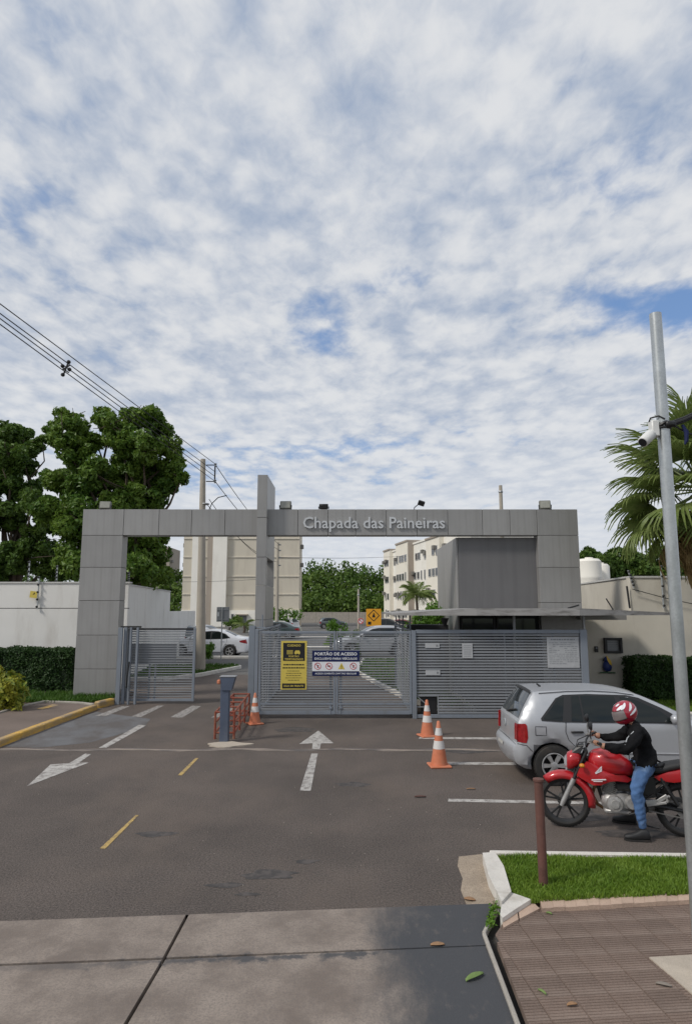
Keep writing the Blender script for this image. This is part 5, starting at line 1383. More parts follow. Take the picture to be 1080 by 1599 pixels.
q = A(650, 930, 66); feather_palm('small feather palm in front of the long white block', (q.x, q.y, q.z), .98, 95, 30)
q = A(381, 978, 72); feather_palm('low spreading palm at the door of the beige block', (q.x, q.y, .7), .75, 96, 14)
# ================================================================== CARS
M['car_silver'] = mat('car_silver', (.44, .45, .47), .38, .4, var=.02, vscale=2, coat=.3)
M['car_white'] = mat('car_white', (.72, .73, .76), .3, 0, var=.02, coat=.8)
M['car_grey'] = mat('car_grey', (.13, .15, .165), .3, .4, var=.02, coat=.8)
M['car_green'] = mat('car_green', (.05, .075, .075), .3, .3, var=.02, coat=.8)
M['car_black'] = mat('car_black', (.02, .021, .023), .25, .2, var=.02, coat=.8)
M['car_red'] = mat('car_red', (.20, .03, .03), .3, .1, var=.02, coat=.8)
M['glass_car'] = mat('glass_car', (.012, .016, .016), .06, var=0, spec=.4)
M['glass_rear'] = mat('glass_rear', (.03, .036, .04), .05, var=0, spec=1.0)
M['trim'] = mat('trim', (.016, .016, .017), .5, var=.1)
M['seam'] = mat('seam', (.03, .03, .033), .6, var=0)
M['tail_red'] = mat('tail_red', (.30, .010, .013), .15, var=.25, vscale=30, coat=.8)
M['tail_dark'] = mat('tail_dark', (.10, .012, .014), .2, var=.1, vscale=20, coat=.8)
M['lamp_clear'] = mat('lamp_clear', (.5, .52, .54), .12, .3, var=.1, vscale=20, coat=.8)
M['alloy'] = mat('alloy', (.42, .42, .42), .4, .5, var=.1, vscale=12, dirt=(.20, .17, .14), dirt_scale=(9, 9, 9), dirt_lo=.5, dirt_hi=.75, dirt_amt=.5)
M['plate'] = mat('plate', (.42, .41, .38), .5, var=.1, vscale=20)

def dens(poly, step):
    out = []
    for i in range(len(poly)):
        p, q = Vector(poly[i]), Vector(poly[(i + 1) % len(poly)]); n = max(1, int((q - p).length / step))
        for k in range(n): out.append(p.lerp(q, k / n))
    return out
def smooth_line(pts, n=6):
    P = [Vector(p) for p in pts]; out = []
    for i in range(len(P) - 1):
        p0, p1, p2, p3 = P[max(i - 1, 0)], P[i], P[i + 1], P[min(i + 2, len(P) - 1)]
        for k in range(n):
            t = k / n
            out.append(.5 * ((2 * p1) + (-p0 + p2) * t + (2 * p0 - 5 * p1 + 4 * p2 - p3) * t * t + (-p0 + 3 * p1 - 3 * p2 + p3) * t ** 3))
    out.append(P[-1]); return out
class CarShape:
    def __init__(s, sp):
        s.sp = sp; s.L, s.W, s.H = sp['L'], sp['W'], sp['H']; s.hw = s.W / 2
        top = smooth_line(sp['profile'], 5)
        ra = sp['Ra']; zb = sp['zb']; Rw = sp['Rw']
        def arch(xc):
            a0 = math.asin((zb - Rw) / ra); out = []
            for k in range(17):
                a = a0 + (math.pi - 2 * a0) * k / 16; out.append(Vector((xc + ra * math.cos(a), Rw + ra * math.sin(a))))
            return out
        bot = arch(sp['xf']) + arch(sp['xr'])
        s.ntop = len(top); s.out = top + bot; s.topline = top
    def prof(s, x, z):
        b = s.sp['belt']; t = z
        if t <= b: f = 1 - .05 * ((b * .78 - t) / b) ** 2
        else: f = (1 - .05 * (.22) ** 2) * (1 - s.sp['tumble'] * ((t - b) / (s.H - b)) ** 1.15)
        e = abs(x - s.L * .5) / (s.L * .5)
        return s.hw * f * (1 - s.sp.get('plan', .14) * e ** 3.6)
    def dist(s, x, z):
        d = 9; n = len(s.out)
        for i in range(n):
            a, b = s.out[i], s.out[(i + 1) % n]; ab = b - a; L2 = ab.length_squared
            t = 0 if L2 == 0 else max(0, min(1, ((x - a.x) * ab.x + (z - a.y) * ab.y) / L2))
            d = min(d, math.hypot(x - a.x - ab.x * t, z - a.y - ab.y * t))
        return d
    def y(s, x, z):
        r = s.sp.get('re', .07); d = min(s.dist(x, z), r)
        y_ = s.prof(x, z) - r * .75 * (1 - math.sqrt(max(0, 1 - (1 - d / r) ** 2)))
        for xc in (s.sp['xf'], s.sp['xr']):       # flared lips over the arches
            rr = math.hypot(x - xc, z - s.sp['Rw']) - s.sp['Ra']
            if 0 <= rr < .12 and z > s.sp['zb'] - .02: y_ += .022 * (1 - rr / .12)
        return y_
    def patch(s, m, poly, off, side, step=.09, rings=()):
        """closed xz polygon laid on the flank"""
        bm = bmesh.new(); vs = [bm.verts.new((p[0], 0, p[1])) for p in dens(poly, step)]
        f = bm.faces.new(vs); bm.normal_update()
        for th in rings: bmesh.ops.inset_region(bm, faces=[max(bm.faces, key=lambda q: q.calc_area())], thickness=th, use_even_offset=True)
        xs = [p[0] for p in poly]; zs2 = [p[1] for p in poly]
        def cut(co, no):
            g = bm.verts[:] + bm.edges[:] + bm.faces[:]; bmesh.ops.bisect_plane(bm, geom=g, dist=1e-5, plane_co=co, plane_no=no)
        k = math.ceil(min(xs) / step)
        while k * step < max(xs): cut((k * step, 0, 0), (1, 0, 0)); k += 1
        k = math.ceil(min(zs2) / step)
        while k * step < max(zs2): cut((0, 0, k * step), (0, 0, 1)); k += 1
        bm.verts.index_update()
        V = [(v.co.x, side * (s.y(v.co.x, v.co.z) + off), v.co.z) for v in bm.verts]; F = []
        for f in bm.faces:
            ix = [v.index for v in f.verts]; n = f.normal.y
            F.append(tuple(ix if (n > 0) == (side > 0) else ix[::-1]))
        m.add(V, F); bm.free()
    def cover(s, i, t, off=0.0):
        """point on the band between the flanks: outline index i (float), t in -1..1 across"""
        n = len(s.out); i0 = int(math.floor(i)); fr_ = i - i0
        p = s.out[i0 % n].lerp(s.out[(i0 + 1) % n], fr_); a, b = s.out[(i0 - 1) % n], s.out[(i0 + 2) % n]
        d = (b - a).normalized(); nrm = Vector((-d.y, d.x))
        if i0 < s.ntop: bul = (s.sp.get('crown', .03) + .05 * abs(nrm.x)) * (1 - t * t)
        else: bul = 0
        q = p + nrm * (bul + off)
        return Vector((q.x, t * (s.y(p.x, p.y) - .0), q.y))
    def strip(s, m, i0, i1, t0, t1, off, nu=8, nv=8, taper=0.0):
        V = []; F = []
        for a in range(nu + 1):
            for b in range(nv + 1):
                u = a / nu; i = i0 + (i1 - i0) * u; k = 1 - taper * u
                V.append(s.cover(i, (t0 + (t1 - t0) * b / nv) * k, off))
        for a in range(nu):
            for b in range(nv):
                q = a * (nv + 1) + b; F.append((q, q + nv + 1, q + nv + 2, q + 1))
        m.add(V, F)
    def body(s, m):
        poly = [(p.x, p.y) for p in s.out]
        m.m = 0
        for sd in (-1, 1): s.patch(m, poly, 0, sd, .10, (.012, .02, .03))
        n = len(s.out); ts = [-1, -.9, -.7, -.35, 0, .35, .7, .9, 1]; V = []; 
        for i in range(n):
            for t in ts: V.append(s.cover(i, t))
        k = len(ts); F = []; mi = []
        for i in range(n):
            j = (i + 1) % n
            for b in range(k - 1):
                F.append((i * k + b, j * k + b, j * k + b + 1, i * k + b + 1)); mi.append(0 if (i < s.ntop - 1) else 1)
        base = len(m.v); m.v.extend([tuple(v) for v in V]); m.f.extend([tuple(q + base for q in f) for f in F]); m.mi.extend(mi)
    def idx(s, x, z):
        return min(range(s.ntop), key=lambda i: (s.out[i].x - x) ** 2 + (s.out[i].y - z) ** 2)
    def line(s, m, pts, side, off=.001, r=.0055, step=.06):
        P = []
        for a, b in zip(pts[:-1], pts[1:]):
            n = max(1, int(math.hypot(b[0] - a[0], b[1] - a[1]) / step))
            for k in range(n): P.append((a[0] + (b[0] - a[0]) * k / n, a[1] + (b[1] - a[1]) * k / n))
        P.append(pts[-1]); m.tube([(x, side * (s.y(x, z) + off), z) for x, z in P], r, 5)
def wheel(root, x, yside, Rw, w, spokes, side, name='wheel'):
    m = MB(); Mx = Matrix.Translation((x, yside, Rw)) @ Matrix.Rotation(R(90) * (-side), 4, 'X')   # local z = outboard
    rr = Rw * .66
    m.lathe([(rr, -w / 2), (Rw * .93, -w / 2), (Rw, -w * .36), (Rw, w * .36), (Rw * .97, w * .47), (Rw * .9, w / 2), (rr + .012, w / 2), (rr, w * .42), (rr - .01, w * .1)], 32, Mx, cap=False)
    for k in range(40):
        a = 2 * math.pi * k / 40
        m.box(Mx @ Vector((Rw * .995 * math.cos(a), Rw * .995 * math.sin(a), w * .28)), (.03, .06, .014), (Mx.to_3x3() @ Rz(a)))
    wo = m.build(name, M['rubber'], root, smooth=35)
    d = MB(); d.lathe([(rr, w * .02), (0, w * .02)], 28, Mx); d.m = 1
    d.lathe([(rr, w * .38), (rr, w * .47), (rr * .93, w * .49), (rr * .88, w * .44), (rr * .88, w * .3)], 32, Mx, cap=False)
    d.lathe([(rr * .30, w * .2), (rr * .28, w * .44), (rr * .18, w * .48), (0, w * .48)], 20, Mx, cap=False)
    for k in range(spokes):
        a = 2 * math.pi * k / spokes; c, s_ = math.cos(a), math.sin(a)
        P = []
        for (r_, hw_, z) in ((rr * .24, rr * .11, w * .43), (rr * .9, rr * .17, w * .44)):
            for e in (-1, 1): P.append((r_, e * hw_, z))
        q = [Vector((c * p[0] - s_ * p[1], s_ * p[0] + c * p[1], p[2])) for p in P]
        lo = [Vector((p.x, p.y, p.z - w * .16)) for p in q]
        d.hexa([Mx @ p for p in (lo[0], lo[2], lo[3], lo[1])] + [Mx @ p for p in (q[0], q[2], q[3], q[1])])
    d.build('rim', [M['trim'], M['alloy']], wo, smooth=35)
    return wo
def make_car(name, label, loc, rz, sp, paint, cat='car', group=None, detail=True):
    s = CarShape(sp); t = thing(name, label, cat, loc, rz, group)
    m = MB(); s.body(m); m.build('body', [M[paint], M['trim']], t, smooth=32)
    for sd in (-1, 1):
        g = MB(); s.patch(g, sp['surround'], .003, sd); g.build('window_surround', M['trim'], t, smooth=60)
        for poly in sp['windows']:
            g = MB(); s.patch(g, poly, .007, sd); g.build('side_window', M['glass_car'], t, smooth=60)
        g = MB(); s.patch(g, sp['tail'], .006, sd, .06); g.build('tail_light', M['tail_red'], t, smooth=60)
        g = MB(); s.patch(g, sp['head'], .006, sd, .06); g.build('headlight', M['lamp_clear'], t, smooth=60)
        for ln in sp['seams']: g = MB(); s.line(g, ln, sd); g.build('door_seam', M['seam'], t)
        for (x, z) in sp['handles']:
            g = MB(); g.box((x, sd * (s.y(x, z) + .018), z), (.19, .03, .032), None, .01); g.build('door_handle', M[sp.get('handle_mat', paint)], t, smooth=40)
        x, z = sp['mirror']; g = MB(); g.box((x, sd * (s.y(x, z) + .11), z + .06), (.13, .17, .13), Rz(sd * R(12)), .035); g.box((x + .03, sd * (s.y(x, z) + .02), z - .0), (.08, .12, .05), None, .01); g.build('mirror', M[paint], t, smooth=50)
        for xw in (sp['xr'], sp['xf']): wheel(t, xw, sd * (s.hw - sp['tw'] / 2 - .012), sp['Rw'], sp['tw'], sp.get('spokes', 7), sd)
    i0, i1 = s.idx(*sp['rear_glass'][0]), s.idx(*sp['rear_glass'][1]); g = MB(); s.strip(g, i0, i1, -.90, .90, .006, taper=.06); g.build('rear_window', M['glass_rear'], t, smooth=60)
    i0, i1 = s.idx(*sp['front_glass'][0]), s.idx(*sp['front_glass'][1]); g = MB(); s.strip(g, i0, i1, -.86, .86, .006, taper=-.06); g.build('windscreen', M['glass_rear'], t, smooth=60)
    i = s.idx(*sp['plate']); g = MB(); s.strip(g, i - 1.0, i + 1.0, -.28, .28, .012, 2, 4); g.build('number_plate', M['plate'], t)
    # low dark underbody so that no light shows through
    g = MB(); g.box((s.L / 2, 0, .34), (s.L * .9, s.W * .72, .2)); g.build('underbody', M['trim'], t)
    return t, s
# ---- silver hatchback
HATCH = dict(L=3.92, W=1.65, H=1.41, Ra=.335, Rw=.295, zb=.22, xr=.70, xf=3.165, tw=.18, belt=.93, tumble=.29, plan=.16, re=.075, spokes=6, crown=.004,
    profile=[(.26, .24), (.16, .30), (.11, .42), (.11, .52), (.145, .575), (.185, .62), (.19, .78), (.20, .91), (.21, .935), (.33, 1.14), (.46, 1.32), (.49, 1.355), (.62, 1.372), (.95, 1.388), (1.35, 1.392), (1.75, 1.38), (2.05, 1.345), (2.30, 1.25), (2.62, 1.10), (2.86, .965), (3.15, .92), (3.5, .84), (3.74, .72), (3.86, .58), (3.91, .45), (3.90, .32), (3.80, .22)],
    surround=[(.54, .955), (.86, .94), (2.66, .93), (2.72, .97), (2.40, 1.15), (2.08, 1.295), (1.9, 1.33), (1.3, 1.345), (.92, 1.33), (.80, 1.28), (.64, 1.11), (.53, .99)],
    windows=[[(.58, .975), (.85, .96), (.93, 1.30), (.83, 1.275), (.68, 1.105), (.575, 1.0)], [(.99, .96), (1.16, .957), (1.16, 1.317), (1.05, 1.31)], [(1.19, .957), (1.76, .952), (1.705, 1.315), (1.19, 1.32)], [(1.84, .952), (2.56, .95), (2.36, 1.11), (2.06, 1.25), (1.90, 1.30), (1.80, 1.305)]],
    tail=[(.16, .63), (.30, .62), (.325, .70), (.315, .88), (.29, .91), (.17, .90)], head=[(3.42, .68), (3.72, .62), (3.80, .66), (3.70, .74), (3.42, .82)],
    seams=[[(.90, .94), (.89, .80), (.93, .68), (1.06, .55), (1.15, .40), (1.17, .25)], [(1.80, .945), (1.83, .6), (1.82, .25)], [(2.66, .94), (2.74, .7), (2.72, .42), (2.68, .25)], [(1.17, .255), (2.68, .255)], [(.44, .74), (.60, .74), (.60, .87), (.44, .87), (.44, .74)], [(.17, .60), (.30, .585), (.38, .50)]],
    handles=[(1.06, .80), (2.0, .79)], handle_mat='trim', mirror=(2.52, .95), rear_glass=[(.225, .96), (.45, 1.31)], front_glass=[(2.08, 1.345), (2.80, 1.0)], plate=(.11, .50))
CX = 2.43; CYc = 10.30 + .80
car, cs = make_car('hatchback', 'silver five-door hatchback parked behind the red motorcycle', (CX, CYc, 0), R(-1.5), HATCH, 'car_silver', detail=True)
car.scale = (.97, .97, .97)
# tailgate furniture
g = MB(); i = cs.idx(.187, .65); i2_ = cs.idx(.20, .895); cs.strip(g, i, i2_, -1.03, -.80, .007, 4, 3); g.build('tail_light', M['tail_red'], car, smooth=60)
g = MB(); cs.strip(g, i, i2_, .80, 1.03, .007, 4, 3); g.build('tail_light', M['tail_red'], car, smooth=60)
g = MB(); i = cs.idx(.47, 1.335); cs.strip(g, i - 1, i + 2.2, -.9, .9, .022, 3, 8); g.build('spoiler', M['trim'], car, smooth=60)
g = MB(); p = cs.cover(cs.idx(.225, .96), .0, .02); q = cs.cover(cs.idx(.28, 1.05), -.62, .02); g.tube([p, (p + q) / 2 + Vector((-.01, 0, .01)), q], .012, 6); g.build('rear_wiper', M['trim'], car)
c = cs.cover(cs.idx(.19, .80), 0, .008); g = MB(); g.tube([(c.x, c.y + .055 * math.cos(a), c.z + .055 * math.sin(a)) for a in [k * math.pi / 10 for k in range(20)]], .008, 5, closed=True)
for a, b in (((-.035, .04), (-.012, -.005)), ((-.012, -.005), (.0, .015)), ((.0, .015), (.012, -.005)), ((.012, -.005), (.035, .04)), ((-.02, .0), (-.014, -.045)), ((-.014, -.045), (0, -.01)), ((0, -.01), (.014, -.045)), ((.014, -.045), (.02, 0))):
    bar(g, (c.x - .004, c.y + a[0], c.z + a[1]), (c.x - .004, c.y + b[0], c.z + b[1]), .008, .007)
g.build('emblem', M['lamp_clear'], car)
g = MB(); i = cs.idx(.15, .585); cs.strip(g, i - .25, i + .25, -1, 1, .003, 2, 10); g.build('bumper_seam', M['seam'], car)
g = MB(); p = cs.cover(cs.idx(.75, 1.39), 0, 0); g.tube([p, p + Vector((-.06, 0, .05))], [.02, .012], 7); g.build('aerial_base', M['trim'], car)
g = MB(); p = Vector((.05, -.52, .5)); g.box((.15, -.62, .48), (.02, .12, .05), Rz(R(20)), .005); g.build('reflector', M['tail_red'], car)
for sd in (-1, 1):
    g = MB(); cs.line(g, [(1.02, .50), (2.72, .485)], sd, .004, .012); g.build('side_moulding', M['car_silver'], car)
    g = MB(); cs.line(g, [(.56, 1.345), (1.0, 1.377), (1.4, 1.384), (1.75, 1.368), (2.03, 1.33)], sd, -.004, .006); g.build('roof_gutter', M['seam'], car)

SEDAN = dict(L=4.45, W=1.75, H=1.46, Ra=.355, Rw=.32, zb=.22, xr=.95, xf=3.60, tw=.20, belt=.93, tumble=.27, plan=.2, re=.09, spokes=5,
    profile=[(.18, .24), (.05, .32), (.0, .48), (.02, .64), (.06, .82), (.12, .98), (.30, 1.05), (.62, 1.10), (.95, 1.24), (1.30, 1.38), (1.65, 1.45), (2.05, 1.46), (2.45, 1.42), (2.80, 1.30), (3.15, 1.10), (3.38, .985), (3.75, .90), (4.08, .80), (4.30, .66), (4.40, .52), (4.43, .40), (4.40, .30), (4.28, .22)],
    surround=[(.92, 1.02), (1.3, .97), (3.15, .94), (3.2, .98), (2.75, 1.24), (2.45, 1.355), (2.0, 1.395), (1.6, 1.375), (1.2, 1.24)],
    windows=[[(1.02, 1.03), (1.95, .975), (1.93, 1.37), (1.62, 1.35), (1.25, 1.22)], [(2.02, .97), (3.02, .96), (2.70, 1.20), (2.42, 1.32), (2.0, 1.36)]],
    tail=[(.04, .72), (.42, .80), (.45, .88), (.10, .95), (.06, .85)], head=[(3.92, .68), (4.22, .60), (4.30, .66), (4.12, .76), (3.88, .80)],
    seams=[[(1.98, .96), (2.0, .6), (1.98, .25)], [(3.1, .94), (3.18, .7), (3.12, .25)], [(1.1, 1.0), (1.12, .8), (1.3, .55), (1.35, .25)], [(1.35, .25), (3.12, .25)]],
    handles=[(1.35, .86), (2.2, .84)], mirror=(2.95, .96), rear_glass=[(.66, 1.11), (1.32, 1.39)], front_glass=[(2.45, 1.42), (3.3, 1.03)], plate=(.02, .66))
SUV = dict(L=4.3, W=1.78, H=1.62, Ra=.39, Rw=.345, zb=.27, xr=.82, xf=3.38, tw=.21, belt=1.04, tumble=.2, plan=.15, re=.09, spokes=5,
    profile=[(.16, .30), (.04, .38), (.0, .54), (.02, .72), (.06, 1.04), (.20, 1.22), (.40, 1.46), (.55, 1.56), (1.0, 1.61), (1.6, 1.62), (2.1, 1.58), (2.45, 1.46), (2.80, 1.24), (3.05, 1.10), (3.5, 1.02), (3.95, .92), (4.18, .78), (4.27, .58), (4.28, .42), (4.18, .28)],
    surround=[(.55, 1.09), (1.0, 1.06), (2.92, 1.04), (2.96, 1.08), (2.60, 1.30), (2.25, 1.47), (1.9, 1.53), (1.0, 1.53), (.75, 1.45)],
    windows=[[(.62, 1.12), (.92, 1.09), (.98, 1.49), (.80, 1.42)], [(1.02, 1.08), (1.82, 1.07), (1.80, 1.50), (1.05, 1.50)], [(1.88, 1.07), (2.82, 1.06), (2.52, 1.28), (2.22, 1.43), (1.88, 1.50)]],
    tail=[(.04, .78), (.22, .76), (.26, 1.0), (.08, 1.02)], head=[(3.75, .78), (4.05, .72), (4.15, .80), (3.98, .88), (3.7, .92)],
    seams=[[(1.85, 1.05), (1.87, .6), (1.85, .3)], [(2.92, 1.04), (2.98, .7), (2.94, .3)], [(.99, 1.07), (1.0, .8), (1.2, .6), (1.25, .3)], [(1.25, .3), (2.94, .3)]],
    handles=[(1.2, .94), (2.05, .92)], mirror=(2.78, 1.06), rear_glass=[(.09, 1.08), (.42, 1.47)], front_glass=[(2.12, 1.57), (2.98, 1.14)], plate=(.02, .72))
def at_road(px_, Y_): q = A(px_, 1000, Y_); return (q.x, Y_, 0)
make_car('sedan', 'white four-door sedan parked behind the grey road sign', at_road(391, 37.0), R(180 - 3), SEDAN, 'car_white', detail=False)
make_car('suv', 'dark grey-green sport utility car behind the sliding gate slats', at_road(304, 38.5), R(180 - 24), SUV, 'car_green', detail=False)
make_car('suv', 'silver sport utility car behind the right half of the middle gate', at_road(640, 38.0), R(180 + 6), SUV, 'car_silver', detail=False)
make_car('hatchback', 'dark grey hatchback parked at the foot of the far wall', at_road(496, 88.0), R(0 + 8), HATCH, 'car_grey', detail=False)
make_car('sedan', 'silver sedan roof showing behind the white sedan', at_road(352, 46.0), R(180 - 20), SEDAN, 'car_silver', detail=False)
make_car('hatchback', 'white hatchback parked just right of the tall fin', at_road(452, 66.0), R(180), HATCH, 'car_white', detail=False)
make_car('sedan', 'dark green sedan parked in front of the white hatchback by the fin', at_road(470, 58.0), R(180 - 5), SEDAN, 'car_green', detail=False)
make_car('hatchback', 'white hatchback farther off under the beige block garage', at_road(464, 80.0), R(150), HATCH, 'car_white', detail=False)
make_car('suv', 'black sport utility car behind the orange warning board', at_road(574, 66.0), R(-8), SUV, 'car_black', detail=False)
make_car('sedan', 'dark red car glimpsed right of the orange warning board', at_road(596, 70.0), R(-5), SEDAN, 'car_red', detail=False)
# ================================================================== MOTORCYCLE (local: x forward from the rear axle, y left, z up)
M['bike_red'] = mat('bike_red', (.43, .014, .020), .30, .1, var=.08, vscale=6, coat=.5, dirt=(.30, .05, .05), dirt_scale=(5, 5, 5), dirt_lo=.5, dirt_hi=.8, dirt_amt=.5)
M['bike_black'] = mat('bike_black', (.018, .018, .019), .45, .1, var=.15, vscale=8)
M['engine'] = mat('engine', (.26, .25, .24), .45, .6, var=.15, vscale=14, dirt=(.12, .10, .08), dirt_scale=(14, 14, 14), dirt_lo=.5, dirt_hi=.75)
M['silver_paint'] = mat('silver_paint', (.44, .43, .42), .42, .5, var=.15, vscale=12, dirt=(.2, .18, .16), dirt_scale=(16, 16, 16), dirt_lo=.48, dirt_hi=.7, dirt_amt=.7)
M['exhaust'] = mat('exhaust', (.20, .12, .06), .4, .7, var=.25, vscale=12)
M['seat_vinyl'] = mat('seat_vinyl', (.02, .02, .021), .6, var=.15, vscale=20, bump=.3, bscale=160)
M['amber'] = mat('amber', (.6, .22, .02), .25, var=.05)
M['mirror_glass'] = mat('mirror_glass', (.6, .62, .62), .05, 1.0, var=0)
WB, WR = 1.31, .30
yaw = R(180 - 16)
bike_o = Vector((2.64 + WB * math.cos(R(16)), 8.47 - WB * math.sin(R(16)), 0))
bk = thing('motorcycle', 'red motorcycle with a black seat ridden by the helmeted rider', 'motorcycle', bike_o, yaw)
def spin_y(xc, zc, prof, n=40):
    """lathe about the y axis through (xc, zc); prof (r, y)"""
    return Matrix.Translation((xc, 0, zc)) @ Matrix.Rotation(R(90), 4, 'X') , [(r, -y) for r, y in prof]
def lathe_y(m, xc, zc, prof, n=36):
    Mx, pr = spin_y(xc, zc, prof); m.lathe(pr, n, Mx)
def bike_wheel(xc, w, name='wheel'):
    m = MB(); r = WR
    pr = [(r - .058, -w * .42), (r - .045, -w * .52), (r - .02, -w * .46), (r - .004, -w * .25), (r, 0), (r - .004, w * .25), (r - .02, w * .46), (r - .045, w * .52), (r - .058, w * .42), (r - .058, -w * .42)]
    lathe_y(m, xc, WR, pr, 48)
    for k in range(44):
        a = 2 * math.pi * k / 44
        for e in (-1, 1): m.box((xc + (r - .006) * math.cos(a), e * w * .22, WR + (r - .006) * math.sin(a)), (.014, w * .22, .024), Ry(-a))
    wo = m.build(name, M['rubber'], bk, smooth=40)
    m = MB(); lathe_y(m, xc, WR, [(r - .08, -.028), (r - .056, -.036), (r - .054, 0), (r - .056, .036), (r - .08, .028), (r - .08, -.028)], 40)
    lathe_y(m, xc, WR, [(.0, -.05), (.05, -.045), (.055, 0), (.05, .045), (.0, .05)], 16)
    for k in range(5):
        a = 2 * math.pi * k / 5 + .3
        for da in (-.16, .16):
            p = Vector((xc + .045 * math.cos(a), 0, WR + .045 * math.sin(a))); q = Vector((xc + (r - .075) * math.cos(a + da), 0, WR + (r - .075) * math.sin(a + da)))
            m.tube([p, q], [.014, .010], 6)
    m.build('rim', M['bike_black'], wo, smooth=40); return wo
wf = bike_wheel(WB, .085); wr = bike_wheel(0, .105)
m = MB(); lathe_y(m, WB, WR, [(.05, -.05), (.085, -.05), (.085, -.055), (.05, -.055), (.05, -.05)], 28); m.build('brake_disc', M['engine'], wf, smooth=30)
# fork
th_ = math.atan2(.31, .63)
def fk(t, y): return Vector((WB + .03 - t * math.sin(th_) * .72, y, .28 + t * math.cos(th_) * .72))
m = MB()
for y in (-.085, .085): m.tube([fk(-.03, y), fk(.05, y), fk(.46, y)], [.022, .029, .029], 10)
m.build('fork_leg', M['silver_paint'], bk, smooth=40)
m = MB()
for y in (-.085, .085): m.tube([fk(.46, y), fk(.97, y)], .019, 10)
m.tube([fk(.62, -.1), fk(.62, .1)], .025, 8); m.tube([fk(.95, -.1), fk(.95, .1)], .022, 8)
m.build('fork_tube', M['bike_black'], bk, smooth=40)
# front mudguard: curved shell over the wheel
def guard(name, xc, a0, a1, r, hw, mt, n=18, lip=.05, drop=.0):
    m = MB(); V = []; sec = [(-1, -lip), (-.9, -lip * .25), (-.5, .006), (0, .014), (.5, .006), (.9, -lip * .25), (1, -lip)]
    for i in range(n + 1):
        a = R(a0 + (a1 - a0) * i / n); tp = min(1, .55 + 1.1 * math.sin(math.pi * min(1, (i + .6) / (n + 1))))
        for (t, dr) in sec: rr = r + dr; V.append((xc + rr * math.cos(a), t * hw * tp, WR + rr * math.sin(a)))
    k = len(sec); F = []
    for i in range(n):
        for j in range(k - 1): q = i * k + j; F.append((q, q + 1, q + k + 1, q + k))
    m.add(V, F); o = m.build(name, M[mt], bk, smooth=50)
    md = o.modifiers.new('thick', 'SOLIDIFY'); md.thickness = .006
    return o
guard('front_mudguard', WB, 48, 190, WR + .045, .085, 'bike_red', lip=.075)
guard('rear_mudguard', 0, 60, 175, WR + .06, .075, 'bike_black', lip=.03)
m = MB(); m.hexa([(-.36, -.07, .52), (-.36, .07, .52), (-.30, .07, .60), (-.30, -.07, .60), (-.40, -.06, .50), (-.40, .06, .50), (-.34, .07, .66), (-.34, -.07, .66)]); m.build('plate_hanger', M['bike_black'], bk)
def loft(m, secs, n=14, sq=.72):
    """secs: (x, zc, half height, half width); rounded sections along x"""
    V = []; F = []
    for (x, zc, hh, hw) in secs:
        for k in range(n):
            a = 2 * math.pi * k / n; c, s_ = math.cos(a), math.sin(a)
            V.append((x, hw * math.copysign(abs(c) ** sq, c), zc + hh * math.copysign(abs(s_) ** sq, s_)))
    for i in range(len(secs) - 1):
        for k in range(n):
            k2 = (k + 1) % n; F.append((i * n + k, i * n + k2, (i + 1) * n + k2, (i + 1) * n + k))
    F.append(tuple(range(n))); F.append(tuple(range((len(secs) - 1) * n, len(secs) * n))[::-1]); m.add(V, F)
# tank with shoulders
m = MB(); loft(m, [(1.02, .79, .03, .05), (1.0, .79, .085, .10), (.95, .785, .125, .145), (.86, .785, .15, .17), (.76, .785, .152, .172), (.66, .765, .135, .15), (.58, .735, .105, .12), (.53, .72, .07, .09), (.51, .71, .02, .05)], 20, .8)
m.build('tank', M['bike_red'], bk, smooth=60)
for y in (-1, 1):
    m = MB()       # side shroud under the tank, sweeping forward
    pts = [(1.16, .625), (1.13, .70), (1.04, .80), (.94, .76), (.84, .70), (.72, .66), (.62, .665), (.545, .62), (.60, .585), (.72, .60), (.80, .585), (.90, .54), (.98, .535), (1.06, .565)]
    n = len(pts)
    V = [(x, y * (.165 if .6 < x < 1.05 else .13), z) for x, z in pts] + [(x, y * (.135 if .6 < x < 1.05 else .10), z) for x, z in pts] + [(sum(p[0] for p in pts) / n - .02, y * .195, .665)]
    F = [(i, (i + 1) % n, n + (i + 1) % n, n + i) for i in range(n)] + [(i, (i + 1) % n, 2 * n) for i in range(n)]
    m.add(V, F if y < 0 else [f[::-1] for f in F]); sh = m.build('shroud', M['bike_red'], bk, smooth=50)
    # winged emblem on the tank flank
    w0 = Vector((.93, y * .188, .705)); m = MB()
    for k in range(5):
        p = [(0.02 - .012 * k, -.035 + .012 * k), (.03 - .012 * k, -.02 + .013 * k), (-.045 - .002 * k, .012 + .012 * k), (-.05, .0 + .012 * k)]
        q = [(w0.x + a, w0.y, w0.z + b) for a, b in p]; m.add(q, [(0, 1, 2, 3)] if y < 0 else [(3, 2, 1, 0)])
    m.build('wing_emblem', M['white_pr'], sh)
    m = MB(); bar(m, (1.0, y * .185, .60), (.84, y * .19, .615), .004, .012); bar(m, (.98, y * .186, .585), (.88, y * .19, .592), .004, .008); m.build('stripe', M['white_pr'], sh)
